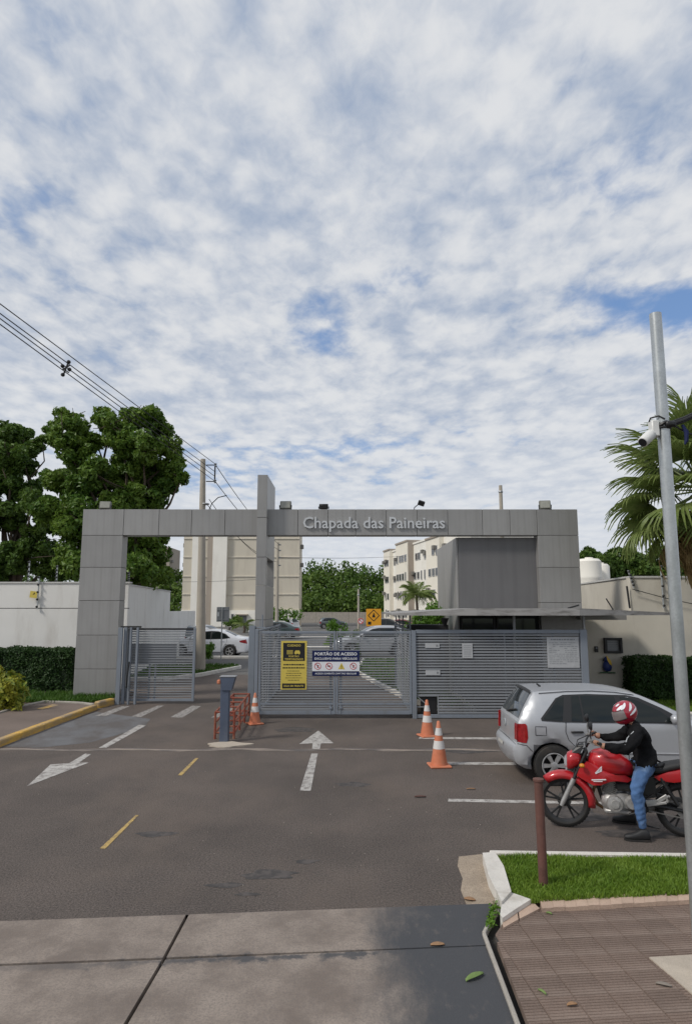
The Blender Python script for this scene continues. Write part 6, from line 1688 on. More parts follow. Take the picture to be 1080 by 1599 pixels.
# headlight fairing
m = MB(); loft(m, [(1.10, .80, .05, .06), (1.13, .80, .085, .095), (1.20, .785, .105, .11), (1.25, .77, .095, .10), (1.272, .76, .06, .075)], 16, .75); m.build('headlight_fairing', M['bike_red'], bk, smooth=60)
m = MB(); loft(m, [(1.262, .765, .075, .085), (1.285, .757, .062, .072), (1.295, .752, .03, .04)], 16, .75); m.build('headlight', M['lamp_clear'], bk, smooth=60)
m = MB(); m.hexa([(1.10, -.08, .88), (1.22, -.07, .86), (1.22, .07, .86), (1.10, .08, .88), (1.06, -.07, .97), (1.13, -.05, .955), (1.13, .05, .955), (1.06, .07, .97)]); m.build('instrument_pod', M['bike_black'], bk)
# handlebar, grips, levers, mirrors, indicators
HB = lambda y: Vector((1.03 - .55 * max(0, abs(y) - .12), y, .95 + .16 * min(1, max(0, abs(y) - .06) / .16) * .6))
ys_ = [-.36, -.30, -.22, -.14, -.06, .06, .14, .22, .30, .36]
m = MB(); m.tube([HB(y) for y in ys_], .012, 8); m.build('handlebar', M['bike_black'], bk, smooth=50)
for sd in (-1, 1):
    m = MB(); m.tube([HB(sd * .25), HB(sd * .37)], .018, 10); m.build('grip', M['rubber'], bk, smooth=50)
    m = MB(); p = HB(sd * .22) + Vector((.02, 0, -.005)); m.tube([p, p + Vector((.03, sd * .03, 0)), HB(sd * .36) + Vector((.055, 0, -.02))], [.010, .008, .006], 6); m.box(HB(sd * .22), (.05, .045, .045), None, .008); m.build('lever', M['engine'], bk)
    m = MB(); p = HB(sd * .21); e = p + Vector((.0, sd * .10, .16)); m.tube([p, p + Vector((.015, sd * .05, .09)), e], .007, 6)
    Mm = Matrix.Translation(e + Vector((0, 0, .035))) @ Matrix.Rotation(R(90), 4, 'Y')
    m.M = Mm; m.lathe([(.0, -.012), (.045, -.008), (.052, .01), (.03, .035), (.0, .04)], 14); m.M = None; mo = m.build('mirror', M['bike_black'], bk, smooth=50)
    m = MB(); m.M = Mm; m.lathe([(.044, -.0125), (.0, -.0135)], 14); m.build('mirror_glass', M['mirror_glass'], mo)
    m = MB(); p = Vector((1.10, sd * .11, .76)); m.tube([p, p + Vector((0, sd * .07, 0))], .008, 6); m.box(p + Vector((0, sd * .10, 0)), (.06, .06, .045), None, .015); m.build('indicator', M['amber'], bk, smooth=50)
    m = MB(); p = Vector((-.27, sd * .08, .62)); m.tube([p, p + Vector((0, sd * .05, 0))], .008, 6); m.box(p + Vector((0, sd * .08, 0)), (.06, .06, .045), None, .015); m.build('indicator', M['amber'], bk, smooth=50)
# frame, swingarm, shocks
m = MB()
m.tube([(1.07, 0, .80), (.95, 0, .60), (.88, 0, .36), (.75, 0, .24)], .022, 8); m.tube([(1.07, 0, .84), (.85, 0, .70), (.5, 0, .62)], .022, 8)
for y in (-.1, .1):
    m.tube([(.5, y, .63), (.42, y, .45), (.40, y, .28), (.6, y, .22)], .018, 8); m.tube([(.5, y, .62), (.2, y, .67), (-.2, y, .73)], .016, 8); m.tube([(.42, y, .42), (.1, y, .66)], .014, 8)
m.build('frame', M['bike_black'], bk, smooth=50)
m = MB()
for y in (-.09, .09): m.tube([(.44, y, .35), (.22, y, .33), (.0, y, WR)], .02, 8); m.box((0, y, WR), (.07, .02, .05), None, .006)
m.build('swingarm', M['bike_black'], bk, smooth=50)
for y in (-.125, .125):
    m = MB(); a, b = Vector((.24, y, .66)), Vector((.07, y, .36)); m.tube([a, b], .012, 8); m.tube([a.lerp(b, .55), a.lerp(b, .95)], .022, 10)
    hx = [a.lerp(b, .08 + .5 * k / 60) + Vector((.024 * math.cos(k * 1.05), .024 * math.sin(k * 1.05), 0)) for k in range(61)]; m.tube(hx, .005, 5); m.build('shock_absorber', M['bike_black'], bk, smooth=50)
# engine
m = MB(); m.box((.72, 0, .34), (.34, .22, .20), None, .05); lathe_y(m, .75, .335, [(.0, .165), (.045, .165), (.05, .155), (.085, .15), (.092, .11), (.092, -.11), (.08, -.15), (.0, -.16)], 26); lathe_y(m, .56, .35, [(.0, .14), (.06, .14), (.08, .11), (.08, -.11), (.0, -.14)], 20)
m.box((.72, 0, .235), (.30, .18, .06), None, .02); m.build('crankcase', M['silver_paint'], bk, smooth=40)
m = MB(); Mc = Ry(R(-22))
for k in range(8): m.box(Vector((.80, 0, .46)) + Mc @ Vector((.0, 0, -.03 + k * .021)), (.15 - .002 * k, .17, .009), Mc)
m.box(Vector((.80, 0, .46)) + Mc @ Vector((0, 0, .045)), (.11, .13, .19), Mc, .02); m.box(Vector((.80, 0, .46)) + Mc @ Vector((0, 0, .165)), (.15, .16, .08), Mc, .025); m.build('cylinder', M['engine'], bk, smooth=30)
m = MB(); m.box((.62, .0, .53), (.26, .22, .12), None, .04); m.box((.46, 0, .52), (.2, .25, .2), None, .04); m.build('airbox', M['bike_black'], bk, smooth=40)
m = MB(); m.tube([(.88, -.03, .50), (.96, -.04, .47), (.985, -.05, .38), (.93, -.06, .27), (.82, -.08, .205), (.60, -.13, .20), (.42, -.15, .22)], [.02] * 7, 10); m.build('exhaust_pipe', M['exhaust'], bk, smooth=50)
m = MB(); m.tube([(.44, -.15, .22), (.36, -.155, .235), (.30, -.16, .25), (-.22, -.19, .37), (-.24, -.19, .375)], [.022, .045, .052, .052, .03], 14); m.build('silencer', M['engine'], bk, smooth=40)
# seat, side panels, tail
m = MB(); loft(m, [(.56, .73, .03, .07), (.50, .735, .045, .10), (.38, .735, .045, .125), (.24, .735, .045, .13), (.16, .765, .05, .125), (.02, .80, .045, .115), (-.16, .82, .04, .10), (-.25, .825, .02, .07)], 16, .7); m.build('seat', M['seat_vinyl'], bk, smooth=60)
for y in (-1, 1):
    m = MB(); pts = [(.50, .66), (.50, .55), (.40, .46), (.30, .50), (.30, .62), (.36, .68)]; n = len(pts)
    V = [(x, y * .135, z) for x, z in pts] + [(x, y * .10, z) for x, z in pts]; F = [tuple(range(n)), *[(i, (i + 1) % n, n + (i + 1) % n, n + i) for i in range(n)]]
    m.add(V, F if y < 0 else [f[::-1] for f in F]); m.build('side_panel', M['bike_black'], bk)
    m = MB(); pts = [(.31, .665), (.26, .625), (.10, .615), (-.12, .66), (-.32, .75), (-.36, .80), (-.30, .80), (.0, .765), (.16, .725)]; n = len(pts)
    V = [(x, y * (.125 if x > -.2 else .09), z) for x, z in pts] + [(x, y * .06, z) for x, z in pts] + [(0, y * .14, .695)]; F = [(i, (i + 1) % n, 2 * n) for i in range(n)] + [(i, n + i, n + (i + 1) % n, (i + 1) % n)[::-1] for i in range(n)]
    m.add(V, F if y < 0 else [f[::-1] for f in F]); m.build('tail_panel', M['bike_red'], bk, smooth=50)
    # cast footrest hanger
    m = MB(); a, b, c, d = (.42, y * .155, .385), (.30, y * .16, .40), (.19, y * .165, .475), (.20, y * .165, .40)
    bar(m, a, b, .02, .05, .006); bar(m, b, c, .02, .045, .006); bar(m, (.41, y * .155, .35), d, .02, .03, .006); bar(m, d, (.17, y * .165, .48), .02, .03, .006); m.build('footrest_hanger', M['silver_paint'], bk)
    m = MB(); m.tube([(.44, y * .14, .31), (.44, y * .25, .30)], .016, 8); m.build('footrest', M['rubber'], bk)
    m = MB(); m.tube([(.18, y * .16, .45), (.17, y * .25, .455)], .014, 8); m.build('footrest', M['rubber'], bk)
m = MB(); m.tube([(-.18, -.10, .80), (-.22, -.12, .86), (-.34, -.11, .88), (-.38, 0, .885), (-.34, .11, .88), (-.22, .12, .86), (-.18, .10, .80)], .013, 8); m.build('grab_rail', M['engine'], bk, smooth=50)
m = MB(); m.box((-.37, 0, .76), (.05, .13, .07), None, .02); m.build('tail_lamp', M['tail_red'], bk, smooth=50)
m = MB(); lathe_y(m, 0, WR, [(.03, .075), (.085, .075), (.085, .081), (.03, .081), (.03, .075)], 24); bar(m, (0, .08, WR + .083), (.55, .08, .41), .01, .012); bar(m, (0, .08, WR - .083), (.55, .08, .30), .01, .012); m.build('chain', M['engine'], bk)
m = MB(); bar(m, (-.08, .10, .41), (.30, .10, .46), .03, .05, .008); m.build('chain_guard', M['bike_black'], bk)
m = MB(); m.tube([(.50, .13, .22), (.42, .2, .14), (.30, .22, .13)], .011, 6); m.build('side_stand', M['bike_black'], bk)
m = MB(); m.tube([(1.05, .04, .93), (1.14, .06, .90), (1.17, .07, .72), (1.22, .09, .5), (1.29, .07, .34)], .006, 5); m.tube([HB(.22), (1.12, .1, 1.0), (1.16, .02, .9), (1.05, .03, .8)], .006, 5); m.tube([HB(-.22), (1.12, -.1, 1.0), (1.16, -.02, .9), (1.05, -.03, .8)], .006, 5); m.build('cables', M['cable'], bk)

# ================================================================== RIDER (same local frame as the motorcycle)
M['jacket'] = mat('jacket', (.008, .008, .009), .9, var=.3, vscale=9, bump=.7, bscale=22, spec=.15)
M['jeans'] = mat('jeans', (.055, .12, .26), .85, var=.25, vscale=6, bump=.4, bscale=30, dirt=(.24, .34, .48), dirt_scale=(5, 5, 3), dirt_lo=.46, dirt_hi=.72, dirt_amt=.7)
M['skin'] = mat('skin', (.33, .17, .11), .55, var=.08, vscale=10)
M['shoe'] = mat('shoe', (.016, .016, .017), .6, var=.2, vscale=12)
M['helmet_red'] = mat('helmet_red', (.33, .012, .03), .18, .0, var=.05, vscale=8, coat=.8)
M['visor'] = mat('visor', (.20, .17, .17), .08, .0, var=0, spec=.9)
rd = thing('person', 'rider in black jacket, blue jeans and red and white helmet astride the red motorcycle', 'person', bike_o, yaw)
J = {}
bones = []
def jt(n, p, r): J[n] = (Vector(p), r)
jt('pelvis', (.36, 0, .79), (.175, .150)); jt('waist', (.37, 0, .90), (.175, .15)); jt('chest', (.41, 0, 1.04), (.20, .165)); jt('upper', (.45, 0, 1.165), (.175, .13)); jt('neck', (.51, 0, 1.25), (.07, .07)); jt('head', (.565, .01, 1.34), (.085, .09))
for s_, k in ((1, 'l'), (-1, 'r')):
    jt('sh' + k, (.465, s_ * .195, 1.165), (.092, .092))
    jt('hip' + k, (.37, s_ * .12, .79), (.118, .118))
jt('ell', (.60, .36, 1.00), (.070, .070)); jt('fal', (.73, .36, .995), (.064, .064)); jt('wrl', (.845, .335, 1.015), (.040, .040))
jt('elr', (.62, -.36, 1.01), (.070, .070)); jt('far', (.74, -.355, 1.0), (.064, .064)); jt('wrr', (.85, -.335, 1.015), (.040, .040))
jt('thl', (.455, .23, .71), (.102, .102)); jt('knl', (.53, .28, .56), (.078, .078)); jt('cal', (.51, .285, .41), (.070, .070)); jt('shl2', (.495, .29, .26), (.058, .058)); jt('anl', (.485, .295, .11), (.052, .052))
jt('thr', (.475, -.23, .71), (.102, .102)); jt('knr', (.58, -.29, .56), (.078, .078)); jt('car', (.57, -.31, .41), (.070, .070)); jt('shr2', (.56, -.32, .26), (.058, .058)); jt('anr', (.55, -.325, .11), (.052, .052))
jt('hal', (.90, .325, 1.025), (.030, .036)); jt('har', (.91, -.325, 1.025), (.030, .036))
ED = [('pelvis', 'waist', 0), ('waist', 'chest', 0), ('chest', 'upper', 0), ('upper', 'neck', 0), ('neck', 'head', 2), ('upper', 'shl', 0), ('upper', 'shr', 0),
      ('shl', 'ell', 0), ('ell', 'fal', 0), ('fal', 'wrl', 0), ('wrl', 'hal', 2), ('shr', 'elr', 0), ('elr', 'far', 0), ('far', 'wrr', 0), ('wrr', 'har', 2),
      ('pelvis', 'hipl', 1), ('hipl', 'thl', 1), ('thl', 'knl', 1), ('knl', 'cal', 1), ('cal', 'shl2', 1), ('shl2', 'anl', 1),
      ('pelvis', 'hipr', 1), ('hipr', 'thr', 1), ('thr', 'knr', 1), ('knr', 'car', 1), ('car', 'shr2', 1), ('shr2', 'anr', 1)]
def skin_mesh(nodes, edges, root, sub=2):
    names = list(nodes); me = bpy.data.meshes.new('skin'); me.from_pydata([nodes[n][0] for n in names], [(names.index(e[0]), names.index(e[1])) for e in edges], [])
    ob = bpy.data.objects.new('skin', me); COL.objects.link(ob); md = ob.modifiers.new('s', 'SKIN'); md.branch_smoothing = .6; md.use_smooth_shade = True
    for i, n in enumerate(names):
        sv = me.skin_vertices[0].data[i]; sv.radius = nodes[n][1]; sv.use_root = (n == root)
    ob.modifiers.new('d', 'SUBSURF').levels = sub
    dg = bpy.context.evaluated_depsgraph_get(); out = bpy.data.meshes.new_from_object(ob.evaluated_get(dg))
    V = [v.co.copy() for v in out.vertices]; F = [tuple(p.vertices) for p in out.polygons]
    bpy.data.objects.remove(ob); bpy.data.meshes.remove(me); bpy.data.meshes.remove(out); return V, F
V, Fc = skin_mesh(J, ED, 'pelvis', 3)
segs = [(J[a][0], J[b][0], m_) for a, b, m_ in ED]
def which(p):
    best = None
    for a, b, mm in segs:
        ab = b - a; t = max(0, min(1, (p - a).dot(ab) / ab.length_squared)); d = (p - a - ab * t).length
        if best is None or d < best[0]: best = (d, mm)
    if best[1] == 1 and p.z > .80: return 0
    if best[1] == 0 and p.z < .765: return 1
    return best[1]
# folds of cloth: small displacement across the limbs
def fold(p):
    n = mnoise.noise(p * 9) * .016 + mnoise.noise(Vector((p.x * 8, p.y * 8, p.z * 22 + p.x * 9))) * .011 - abs(mnoise.noise(p * 14)) * .014
    return n
bm_ = bmesh.new(); vv = [bm_.verts.new(v) for v in V]
for f in Fc: bm_.faces.new([vv[i] for i in f])
bm_.normal_update()
for v in vv:
    k = which(v.co)
    if k != 2: v.co += v.normal * (fold(v.co) + (.012 if k == 0 and v.co.z < .95 and v.co.x < .6 else 0))
V = [v.co.copy() for v in vv]; bm_.free()
mb = MB()
kinds = [max(set(ks := [which(V[i]) for i in f]), key=ks.count) for f in Fc]
for mm in (0, 1, 2):
    pass
mb.v = [tuple(v) for v in V]; mb.f = Fc; mb.mi = kinds
# hands: palm continues the wrist; five fingers close round the grip
def hand(sd):
    k = 'l' if sd > 0 else 'r'; palm_c = J['ha' + k][0]; out = []
    gp = HB(sd * .32); ax = (HB(sd * .37) - HB(sd * .25)).normalized()
    for i in range(4):
        b = gp + ax * (.030 - .021 * i) ; r = .0092 - .0006 * abs(i - 1)
        L_ = (1, 1.06, 1.0, .85)[i]
        root = palm_c + ax * (.026 - .017 * i) + Vector((.012, 0, .008))
        nd = {'a': (root, (r * 1.1, r * 1.1)), 'b': (b + Vector((.012, 0, .030)), (r, r)), 'c': (b + Vector((.035 * L_, 0, .004)), (r * .95, r * .95)), 'd': (b + Vector((.018 * L_, 0, -.026)), (r * .8, r * .8)), 'e': (b + Vector((-.006, 0, -.026)), (r * .7, r * .7))}
        out.append((nd, [('a', 'b'), ('b', 'c'), ('c', 'd'), ('d', 'e')]))
    r = .0105; side = -sd
    nd = {'a': (palm_c + Vector((-.012, side * .022, -.004)), (r * 1.15, r * 1.15)), 'b': (gp + ax * (-.05 * 1) * (1 if sd > 0 else 1) + Vector((-.022, 0, -.012)), (r, r)), 'c': (gp + ax * -.045 + Vector((.004, 0, -.030)), (r * .85, r * .85))}
    out.append((nd, [('a', 'b'), ('b', 'c')]))
    return out
for sd in (1, -1):
    for nd, ed in hand(sd):
        V2, F2 = skin_mesh(nd, ed, 'a', 1); b0_ = len(mb.v); mb.v.extend([tuple(v) for v in V2]); mb.f.extend([tuple(i + b0_ for i in f) for f in F2]); mb.mi.extend([2] * len(F2))
mb.build('body', [M['jacket'], M['jeans'], M['skin']], rd, smooth=70)
# shoes
for k, a_, yw in (('l', J['anl'][0], .10), ('r', J['anr'][0], -.12)):
    m = MB(); m.M = Matrix.Translation((a_.x, a_.y, 0)) @ Matrix.Rotation(yw, 4, 'Z')
    V = []; n = 14; secs = [(-.075, .03, .055, .02), (-.065, .0, .10, .038), (-.03, .0, .125, .043), (.02, .0, .12, .043), (.07, .0, .088, .045), (.13, .0, .068, .048), (.175, .003, .058, .042), (.20, .01, .045, .025)]
    for (x, z0, z1, hw) in secs:
        for q in range(n):
            a = 2 * math.pi * q / n; c, s_ = math.cos(a), math.sin(a); V.append((x, hw * math.copysign(abs(c) ** .7, c), (z0 + z1) / 2 + (z1 - z0) / 2 * math.copysign(abs(s_) ** .75, s_) + .012))
    F = [(i * n + q, i * n + (q + 1) % n, (i + 1) * n + (q + 1) % n, (i + 1) * n + q) for i in range(len(secs) - 1) for q in range(n)] + [tuple(range(n)), tuple(range((len(secs) - 1) * n, len(secs) * n))[::-1]]
    m.add(V, F); so = m.build('shoe', M['shoe'], rd, smooth=60)
    m = MB(); m.M = Matrix.Translation((a_.x, a_.y, 0)) @ Matrix.Rotation(yw, 4, 'Z'); m.prism([(-.078, -.03), (-.03, -.045), (.07, -.047), (.14, -.05), (.19, -.035), (.208, 0), (.19, .035), (.14, .05), (.07, .047), (-.03, .045), (-.078, .03)], .001, .022); m.build('sole', M['rubber'], so)
# helmet: shell, visor, white flashes; tilted down and to the left
Hc = Vector((.575, .015, 1.365)); Hm = Matrix.Translation(Hc) @ Matrix.Rotation(R(18), 4, 'Z') @ Matrix.Rotation(R(24), 4, 'Y')
def shell_pt(u, v, off=0.0):
    """u azimuth (0 = front), v elevation"""
    cx_ = math.cos(v) * math.cos(u); cy_ = math.cos(v) * math.sin(u); cz_ = math.sin(v)
    r = Vector((.148 + off, .122 + off, .135 + off)); p = Vector((cx_ * r.x, cy_ * r.y, cz_ * r.z))
    if cz_ < 0: p.x += .022 * max(0, math.cos(u)) * min(1, -cz_ * 2); 
    return p
def shell(m, u0, u1, v0, v1, off, nu=24, nv=16):
    V = [Hm @ shell_pt(u0 + (u1 - u0) * i / nu, v0 + (v1 - v0) * j / nv, off) for i in range(nu + 1) for j in range(nv + 1)]
    m.add(V, [(i * (nv + 1) + j, (i + 1) * (nv + 1) + j, (i + 1) * (nv + 1) + j + 1, i * (nv + 1) + j + 1) for i in range(nu) for j in range(nv)])
m = MB(); shell(m, -math.pi, math.pi, R(-62), R(90), 0, 40, 24); ho = m.build('helmet', M['helmet_red'], rd, smooth=60)
m = MB(); shell(m, -math.pi, math.pi, R(-66), R(-58), -.004, 36, 3); m.build('helmet_rim', M['trim'], ho, smooth=60)
m = MB(); shell(m, R(-72), R(72), R(-14), R(27), .006, 22, 8); m.build('visor', M['visor'], ho, smooth=60)
m = MB(); shell(m, R(-76), R(76), R(-18), R(-14), .005, 20, 2); shell(m, R(-76), R(76), R(27), R(30), .005, 20, 2); m.build('visor_seal', M['trim'], ho, smooth=60)
for sd in (-1, 1):
    for (ua, ub, va, vb, w_) in ((35, 85, 36, 50, 8), (60, 112, 30, 58, 9), (95, 140, 12, 42, 8), (20, 60, 58, 66, 7), (90, 150, -8, 8, 6)):
        V = []; m = MB()
        for i in range(9):
            t = i / 8; u = R(ua + (ub - ua) * t) * sd; v = R(va + (vb - va) * t); ww = R(w_) * math.sin(math.pi * (.1 + .85 * t))
            V += [Hm @ shell_pt(u, v - ww, .003), Hm @ shell_pt(u, v + ww, .003)]
        m.add(V, [(2 * i, 2 * i + 1, 2 * i + 3, 2 * i + 2) for i in range(8)]); m.build('white_flash', M['white_pr'], ho, smooth=60)
m = MB(); nk = J['neck'][0]; m.tube([(nk.x - .02 + .085 * math.cos(a), .088 * math.sin(a), nk.z - .045 + .02 * math.cos(a)) for a in [k * math.pi / 10 for k in range(20)]], .016, 7, closed=True); m.build('collar', M['jacket'], rd, smooth=60)
m = MB(); m.tube([(.36 + .185 * math.cos(a), .19 * math.sin(a), .792 + .008 * math.sin(a * 5)) for a in [k * math.pi / 14 for k in range(28)]], .012, 6, closed=True); m.build('jacket_hem', M['jacket'], rd, smooth=60)
# reflective grey piping on the jacket sleeve and a strap bag
m = MB(); pts = [J['shl'][0] + Vector((.05, .055, .02)), J['shl'][0].lerp(J['ell'][0], .5) + Vector((.062, .03, .035)), J['ell'][0] + Vector((.03, .02, .05))]; m.tube(pts, .006, 6); m.build('sleeve_piping', M['notice'], rd)
# ================================================================== STREET FURNITURE AND SMALL THINGS
M['cone'] = mat('cone', (.56, .175, .085), .65, var=.15, vscale=6, dirt=(.36, .19, .13), dirt_scale=(6, 6, 6), dirt_lo=.45, dirt_hi=.7, dirt_amt=.7)
M['cone_white'] = mat('cone_white', (.62, .60, .58), .5, var=.06, vscale=8, dirt=(.36, .3, .27), dirt_scale=(8, 8, 8), dirt_lo=.5, dirt_hi=.75)
M['rail_red'] = mat('rail_red', (.24, .055, .03), .65, var=.2, vscale=6, dirt=(.36, .22, .14), dirt_scale=(9, 9, 9), dirt_lo=.52, dirt_hi=.7, dirt_amt=.7)
M['post_blue'] = mat('post_blue', (.075, .095, .14), .5, .1, var=.12, vscale=4, dirt=(.13, .14, .16), dirt_scale=(6, 6, 1.5), dirt_lo=.5, dirt_hi=.75)
M['rust'] = mat('rust', (.13, .058, .045), .75, .1, var=.22, vscale=7, dirt=(.08, .045, .04), dirt_scale=(12, 12, 4), dirt_lo=.45, dirt_hi=.7, bump=.2, bscale=40)
M['cam_white'] = mat('cam_white', (.68, .68, .66), .4, var=.05, vscale=10)
M['dead_leaf'] = mat('dead_leaf', (.33, .19, .10), .85, var=.25, vscale=20)
M['green_leaf'] = mat('green_leaf', (.16, .24, .07), .7, var=.2, vscale=15)
M['pebble'] = mat('pebble', (.24, .21, .18), .9, var=.2, vscale=20, rnd=.25)

def cone(p, h, label, rz=0, tilt=0):
    t = thing('traffic_cone', label, 'traffic cone', p, rz, 'traffic cones by the gates')
    r0, r1 = h * .20, h * .035
    def rad(z): return r0 + (r1 - r0) * z / h
    m = MB(); b = h * .28
    m.box((0, 0, .018), (b * 1.75, b * 1.75, .035), None, .012); m.build('base', M['cone'], t)
    m = MB(); m.lathe([(rad(.03), .034), (rad(h * .40), h * .40), (rad(h * .70), h * .70), (rad(h) * 1.0, h), (r1 * .6, h + .01), (0, h + .01)], 24); m.build('cone_body', M['cone'], t, smooth=50)
    for a, c in ((.40, .58), (.70, .86)):
        m = MB(); m.lathe([(rad(h * a) + .003, h * a), (rad(h * c) + .003, h * c)], 24, cap=False); m.build('white_band', M['cone_white'], t, smooth=50)
    return t
h1 = .70
cone(G(667, 1150), .72, 'orange cone nearest the hatch in the slat screen', .3); cone(G(685.5, 1197), .72, 'orange cone nearest the hatchback, in front of the other two', .1); cone(G(397.5, 1131), .68, 'orange cone beside the red railing at the left edge of the middle gate', .5)
# reader post on its concrete footing
t = thing('access_post', 'dark blue square post carrying a slanted card reader box between the lanes', 'access post', G(350, 1159))
m = MB(); m.box((0, 0, .62), (.17, .17, 1.24), None, .01); m.build('column', M['post_blue'], t)
m = MB(); m.hexa([(-.06, -.11, 1.0), (.13, -.11, 1.0), (.13, .11, 1.0), (-.06, .11, 1.0), (-.09, -.11, 1.25), (.20, -.11, 1.25), (.20, .11, 1.25), (-.09, .11, 1.25)]); m.build('reader_hood', M['post_blue'], t)
m = MB(); m.box((-.12, -.08, 1.16), (.07, .08, .09), None, .02); m.build('lamp', M['cone'], t)
m = MB(); m.box((.055, 0, 1.262), (.32, .24, .02), None, .006); m.build('lid', M['metal_grey'], t)
m = MB(); m.prism([(.34 * math.cos(a_) * (1 + .22 * math.sin(a_ * 3 + 1) + .1 * math.sin(a_ * 7)), .30 * math.sin(a_) * (1 + .2 * math.cos(a_ * 4))) for a_ in [k * math.pi / 14 for k in range(28)]], -.02, .022)

o = m.build('post_footing', M['pad'], None, loc=tuple(G(355, 1164))); o.scale = (1.15, .8, 1); o['kind'] = 'structure'
# red steel railing running back from the reader post
a, b = G(345, 1158), G(385, 1106); a = a + Vector((.02, .25, 0)); d = (b - a); L_ = 2.9; d.normalize(); b = a + d * L_; nrm_ = Vector((-d.y, d.x, 0))
t = thing('railing', 'low rusty red double railing running from the reader post to the traffic cone', 'railing', a)
for sd in (-1, 1):
    o_ = nrm_ * (.19 * sd)
    for z in (.12, .32, .52):
        m = MB(); m.tube([a + o_ + Vector((0, 0, z)), b + o_ + Vector((0, 0, z))], .022, 7); m.build('rail', M['rail_red'], t, world=True)
    for k in range(4):
        p = a + d * (L_ * k / 3) + o_; m = MB(); m.tube([p, p + Vector((0, 0, .53))], .024, 7); m.build('post', M['rail_red'], t, world=True)
for k in range(5):
    p = a + d * (L_ * k / 4)
    for z in (.12, .52):
        m = MB(); m.tube([p - nrm_ * .19 + Vector((0, 0, z)), p + nrm_ * .19 + Vector((0, 0, z))], .018, 6); m.build('cross_bar', M['rail_red'], t, world=True)
# rusty bollard on the verge
p = G(849, 1397); tp = A(844, 1218, p.y)
t = thing('bollard', 'rusty brown steel pipe bollard standing in the grass verge', 'bollard', p)
m = MB(); m.tube([(0, 0, -.05), (-.01, 0, tp.z)], .042, 16, cap=False); m.build('pipe', M['rust'], t, smooth=50)
m = MB(); m.lathe([(.0, -.012), (.05, -.012), (.052, 0), (.05, .01), (0, .014)], 16, Matrix.Translation((-.01, 0, tp.z))); m.build('cap', M['rust'], t, smooth=40)
# galvanised post, foreground right
p = G(1096, 1535); tp = A(1021, 490, p.y)
sp_ = thing('steel_post', 'tall galvanised steel tube post in the right foreground', 'post', p)
m = MB(); rr = .046; m.lathe([(rr, .0), (rr, 1.6), (rr, 3.2), (rr, tp.z), (rr - .006, tp.z), (rr - .006, tp.z - .3), (0, tp.z - .3)], 24); m.build('tube', M['galv'], sp_, smooth=40)
m = MB(); m.lathe([(.053, .03), (.053, .06), (.046, .07)], 20); m.build('collar', M['galv'], sp_)
def onpost(py_): return A(1045, py_, p.y).z
zc = onpost(676)
c = thing('security_camera', 'white bullet security camera clamped to the left side of the steel post', 'camera', (p.x - rr, p.y, zc))
m = MB(); m.box((-.03, -.005, .03), (.06, .075, .13), None, .008); m.build('mount', M['cam_white'], c, smooth=40)
m = MB(); m.tube([(-.05, -.01, -.02), (-.075, -.02, -.03)], .02, 8); m.build('knuckle', M['cam_white'], c, smooth=40)
dv_ = Vector((-.62, -.35, -.52)).normalized(); m = MB(); s0 = Vector((-.05, -.01, -.005))
m.tube([s0, s0 + dv_ * .02, s0 + dv_ * .145, s0 + dv_ * .15], [.03, .042, .042, .036], 16); m.build('camera_body', M['cam_white'], c, smooth=50)
m = MB(); m.tube([s0 + dv_ * .146, s0 + dv_ * .154], [.034, .033], 16); m.build('lens', M['dark_glass'], c)
m = MB(); m.tube([(-.062, 0, .09), (-.05, 0, .12), (.0, -.03, .13), (.04, -.05, .10)], .007, 6); m.build('lead', M['black'], c)
zk = onpost(664)
t = thing('cable_bundle', 'thick black cable bundle strapped to the steel post and running off to the right', 'cable', (p.x, p.y, zk))
m = MB(); m.tube([(math.cos(a) * .056, math.sin(a) * .056, .012 * math.sin(a * 3)) for a in [k * math.pi / 10 for k in range(20)]], .014, 7, closed=True); m.tube([(math.cos(a) * .054, math.sin(a) * .054, -.025) for a in [k * math.pi / 10 for k in range(20)]], .009, 6, closed=True); m.box((.03, -.06, -.005), (.08, .035, .05), None, .012); m.build('strap', M['black'], t, smooth=50)
m = MB()
for k, (dz, dy) in enumerate(((.0, 0), (.016, .01), (-.012, .012))):
    m.tube([(.05, -.04 + dy, dz), (.16, -.03 + dy, .04 + dz), (.5, .0 + dy, .20 + dz), (1.6, .1 + dy, .72 + dz), (3.0, .3, 1.3 + dz)], .011, 6)
m.tube([(.06, -.04, -.01), (.2, .02, -.06), (.45, .05, -.10), (1.5, .2, -.2)], .007, 6); m.build('cable', M['cable'], t, smooth=50)
m = MB(); m.tube([(.14, -.02, .0), (.17, -.02, -.06), (.165, -.02, -.13), (.15, -.02, -.16)], [.010, .018, .016, .006], 7); m.build('hanging_end', M['navy'], t, smooth=50)
# litter on the ground
def leaf_litter(name, label, px_, py_, l_, w_, rz, mt, cat='leaf', curl=.02, z=.006):
    q = G(px_, py_, z); t = MB(); V = []; n = 6
    for i in range(n + 1):
        s = i / n; ww = w_ * math.sin(math.pi * (.06 + .9 * s)) ** .8 / 2; x = (s - .5) * l_; zc = curl * (1 - (2 * s - 1) ** 2) * .3 + .002
        V += [(x, -ww, zc + curl * .5), (x, 0, zc), (x, ww, zc + curl * .5)]
    t.add(V, [(i * 3 + j, i * 3 + j + 3, i * 3 + j + 4, i * 3 + j + 1) for i in range(n) for j in (0, 1)])
    o = t.build(name, M[mt], None, smooth=60, loc=tuple(q)); o.rotation_euler = (0, 0, rz); tag(o, label, cat)
    md = o.modifiers.new('thick', 'SOLIDIFY'); md.thickness = .003; return o
leaf_litter('fallen_leaf', 'curled green leaf lying on the black-coated slab beside the edging', 741, 1528, .17, .05, R(35), 'green_leaf', curl=.03)
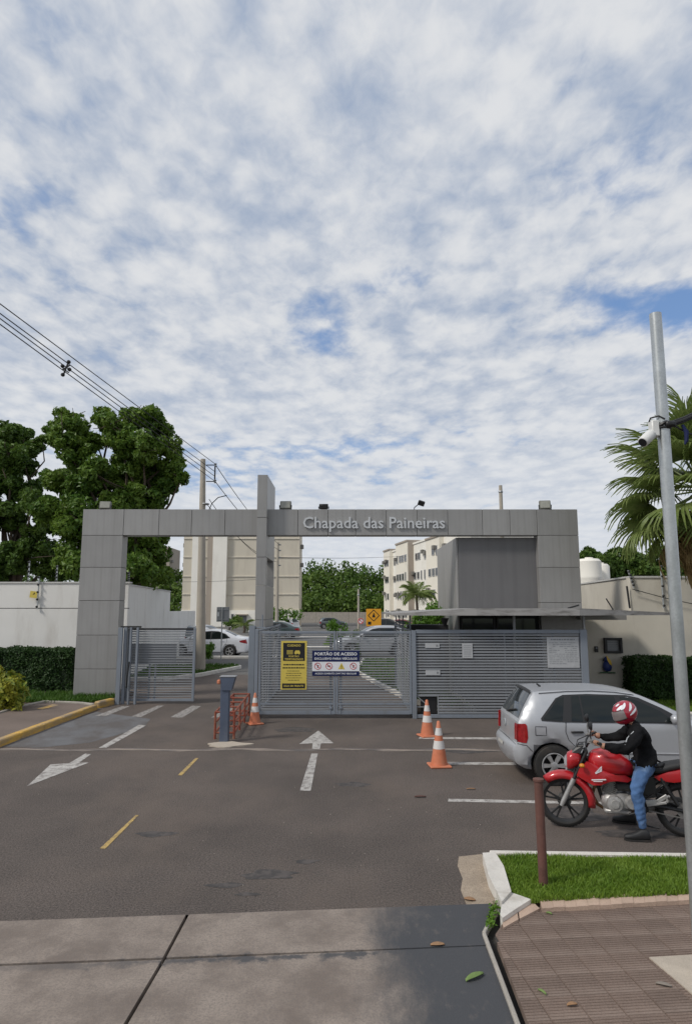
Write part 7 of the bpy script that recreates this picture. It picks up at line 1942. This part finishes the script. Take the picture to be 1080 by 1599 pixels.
leaf_litter('fallen_leaf', 'pale tan leaf lying alone on the black-coated slab', 683, 1477, .11, .05, R(5), 'dead_leaf')
leaf_litter('fallen_leaf', 'reddish dry leaf in the corner of the concrete gutter patch', 733, 1406, .10, .06, R(-20), 'dead_leaf')
leaf_litter('fallen_leaf', 'dark brown leaf alone in the middle of the asphalt drive', 656, 1245, .16, .05, R(0), 'rust')
leaf_litter('fallen_leaf', 'small tan scrap on the asphalt between the parking lines', 735, 1233, .13, .03, R(0), 'dead_leaf')
leaf_litter('fallen_leaf', 'pale scrap near the edge of the pad by the steel post', 1036, 1540, .10, .035, R(-25), 'pebble', z=.036)
leaf_litter('fallen_leaf', 'thin yellowish leaf on the ribbed paving in line with the bollard', 846, 1551, .07, .02, R(-60), 'green_leaf', z=.036)
leaf_litter('fallen_leaf', 'tan leaf at the very bottom of the ribbed paving', 893, 1571, .07, .03, R(10), 'dead_leaf', z=.036)
leaf_litter('fallen_leaf', 'tiny leaf just below the brick kerb at the end of the bollard', 857, 1428, .05, .02, R(-40), 'green_leaf', z=.036)
for k in range(9):
    pass
# tufts of weed in the seam between slab and paving
rng = np.random.default_rng(77); mb = MB(); P = []
for k in range(150):
    s = rng.uniform(0, 1); c0 = Vector((1.315, 6.28, .0)).lerp(Vector((1.17, 5.86, 0)), s); P.append((c0.x + rng.normal(0, .018), c0.y + rng.normal(0, .03), .02 + abs(rng.normal(0, .02))))
P = np.array(P); leaves(mb, P, np.tile([0, 0, 1.0], (len(P), 1)), .045, rng, .5, .7)
tag(mb.build('weeds', M['leaf_shrub']), 'small weeds growing in the crack between apron and white kerb', 'weeds', kind='stuff')
rng = np.random.default_rng(5); mb = MB()
for k in range(160):
    x, y = rng.uniform(-5, 5), rng.uniform(6.6, 16)
    r = rng.uniform(.003, .007); mb.box((x, y, r * .4), (r * 2, r * 1.5, r), Rz(rng.uniform(0, 3)))
tag(mb.build('grit', M['pebble']), 'loose grit scattered over the asphalt drive', 'grit', kind='stuff')
for o_ in list(sc.objects):       # illegible small print: many strokes, one part
    if o_.name.split('.')[0] in ('print', 'paper_lines', 'black_print', 'dark_print', 'red_rings', 'pictogram') and o_.parent is not None: o_['kind'] = 'stuff'
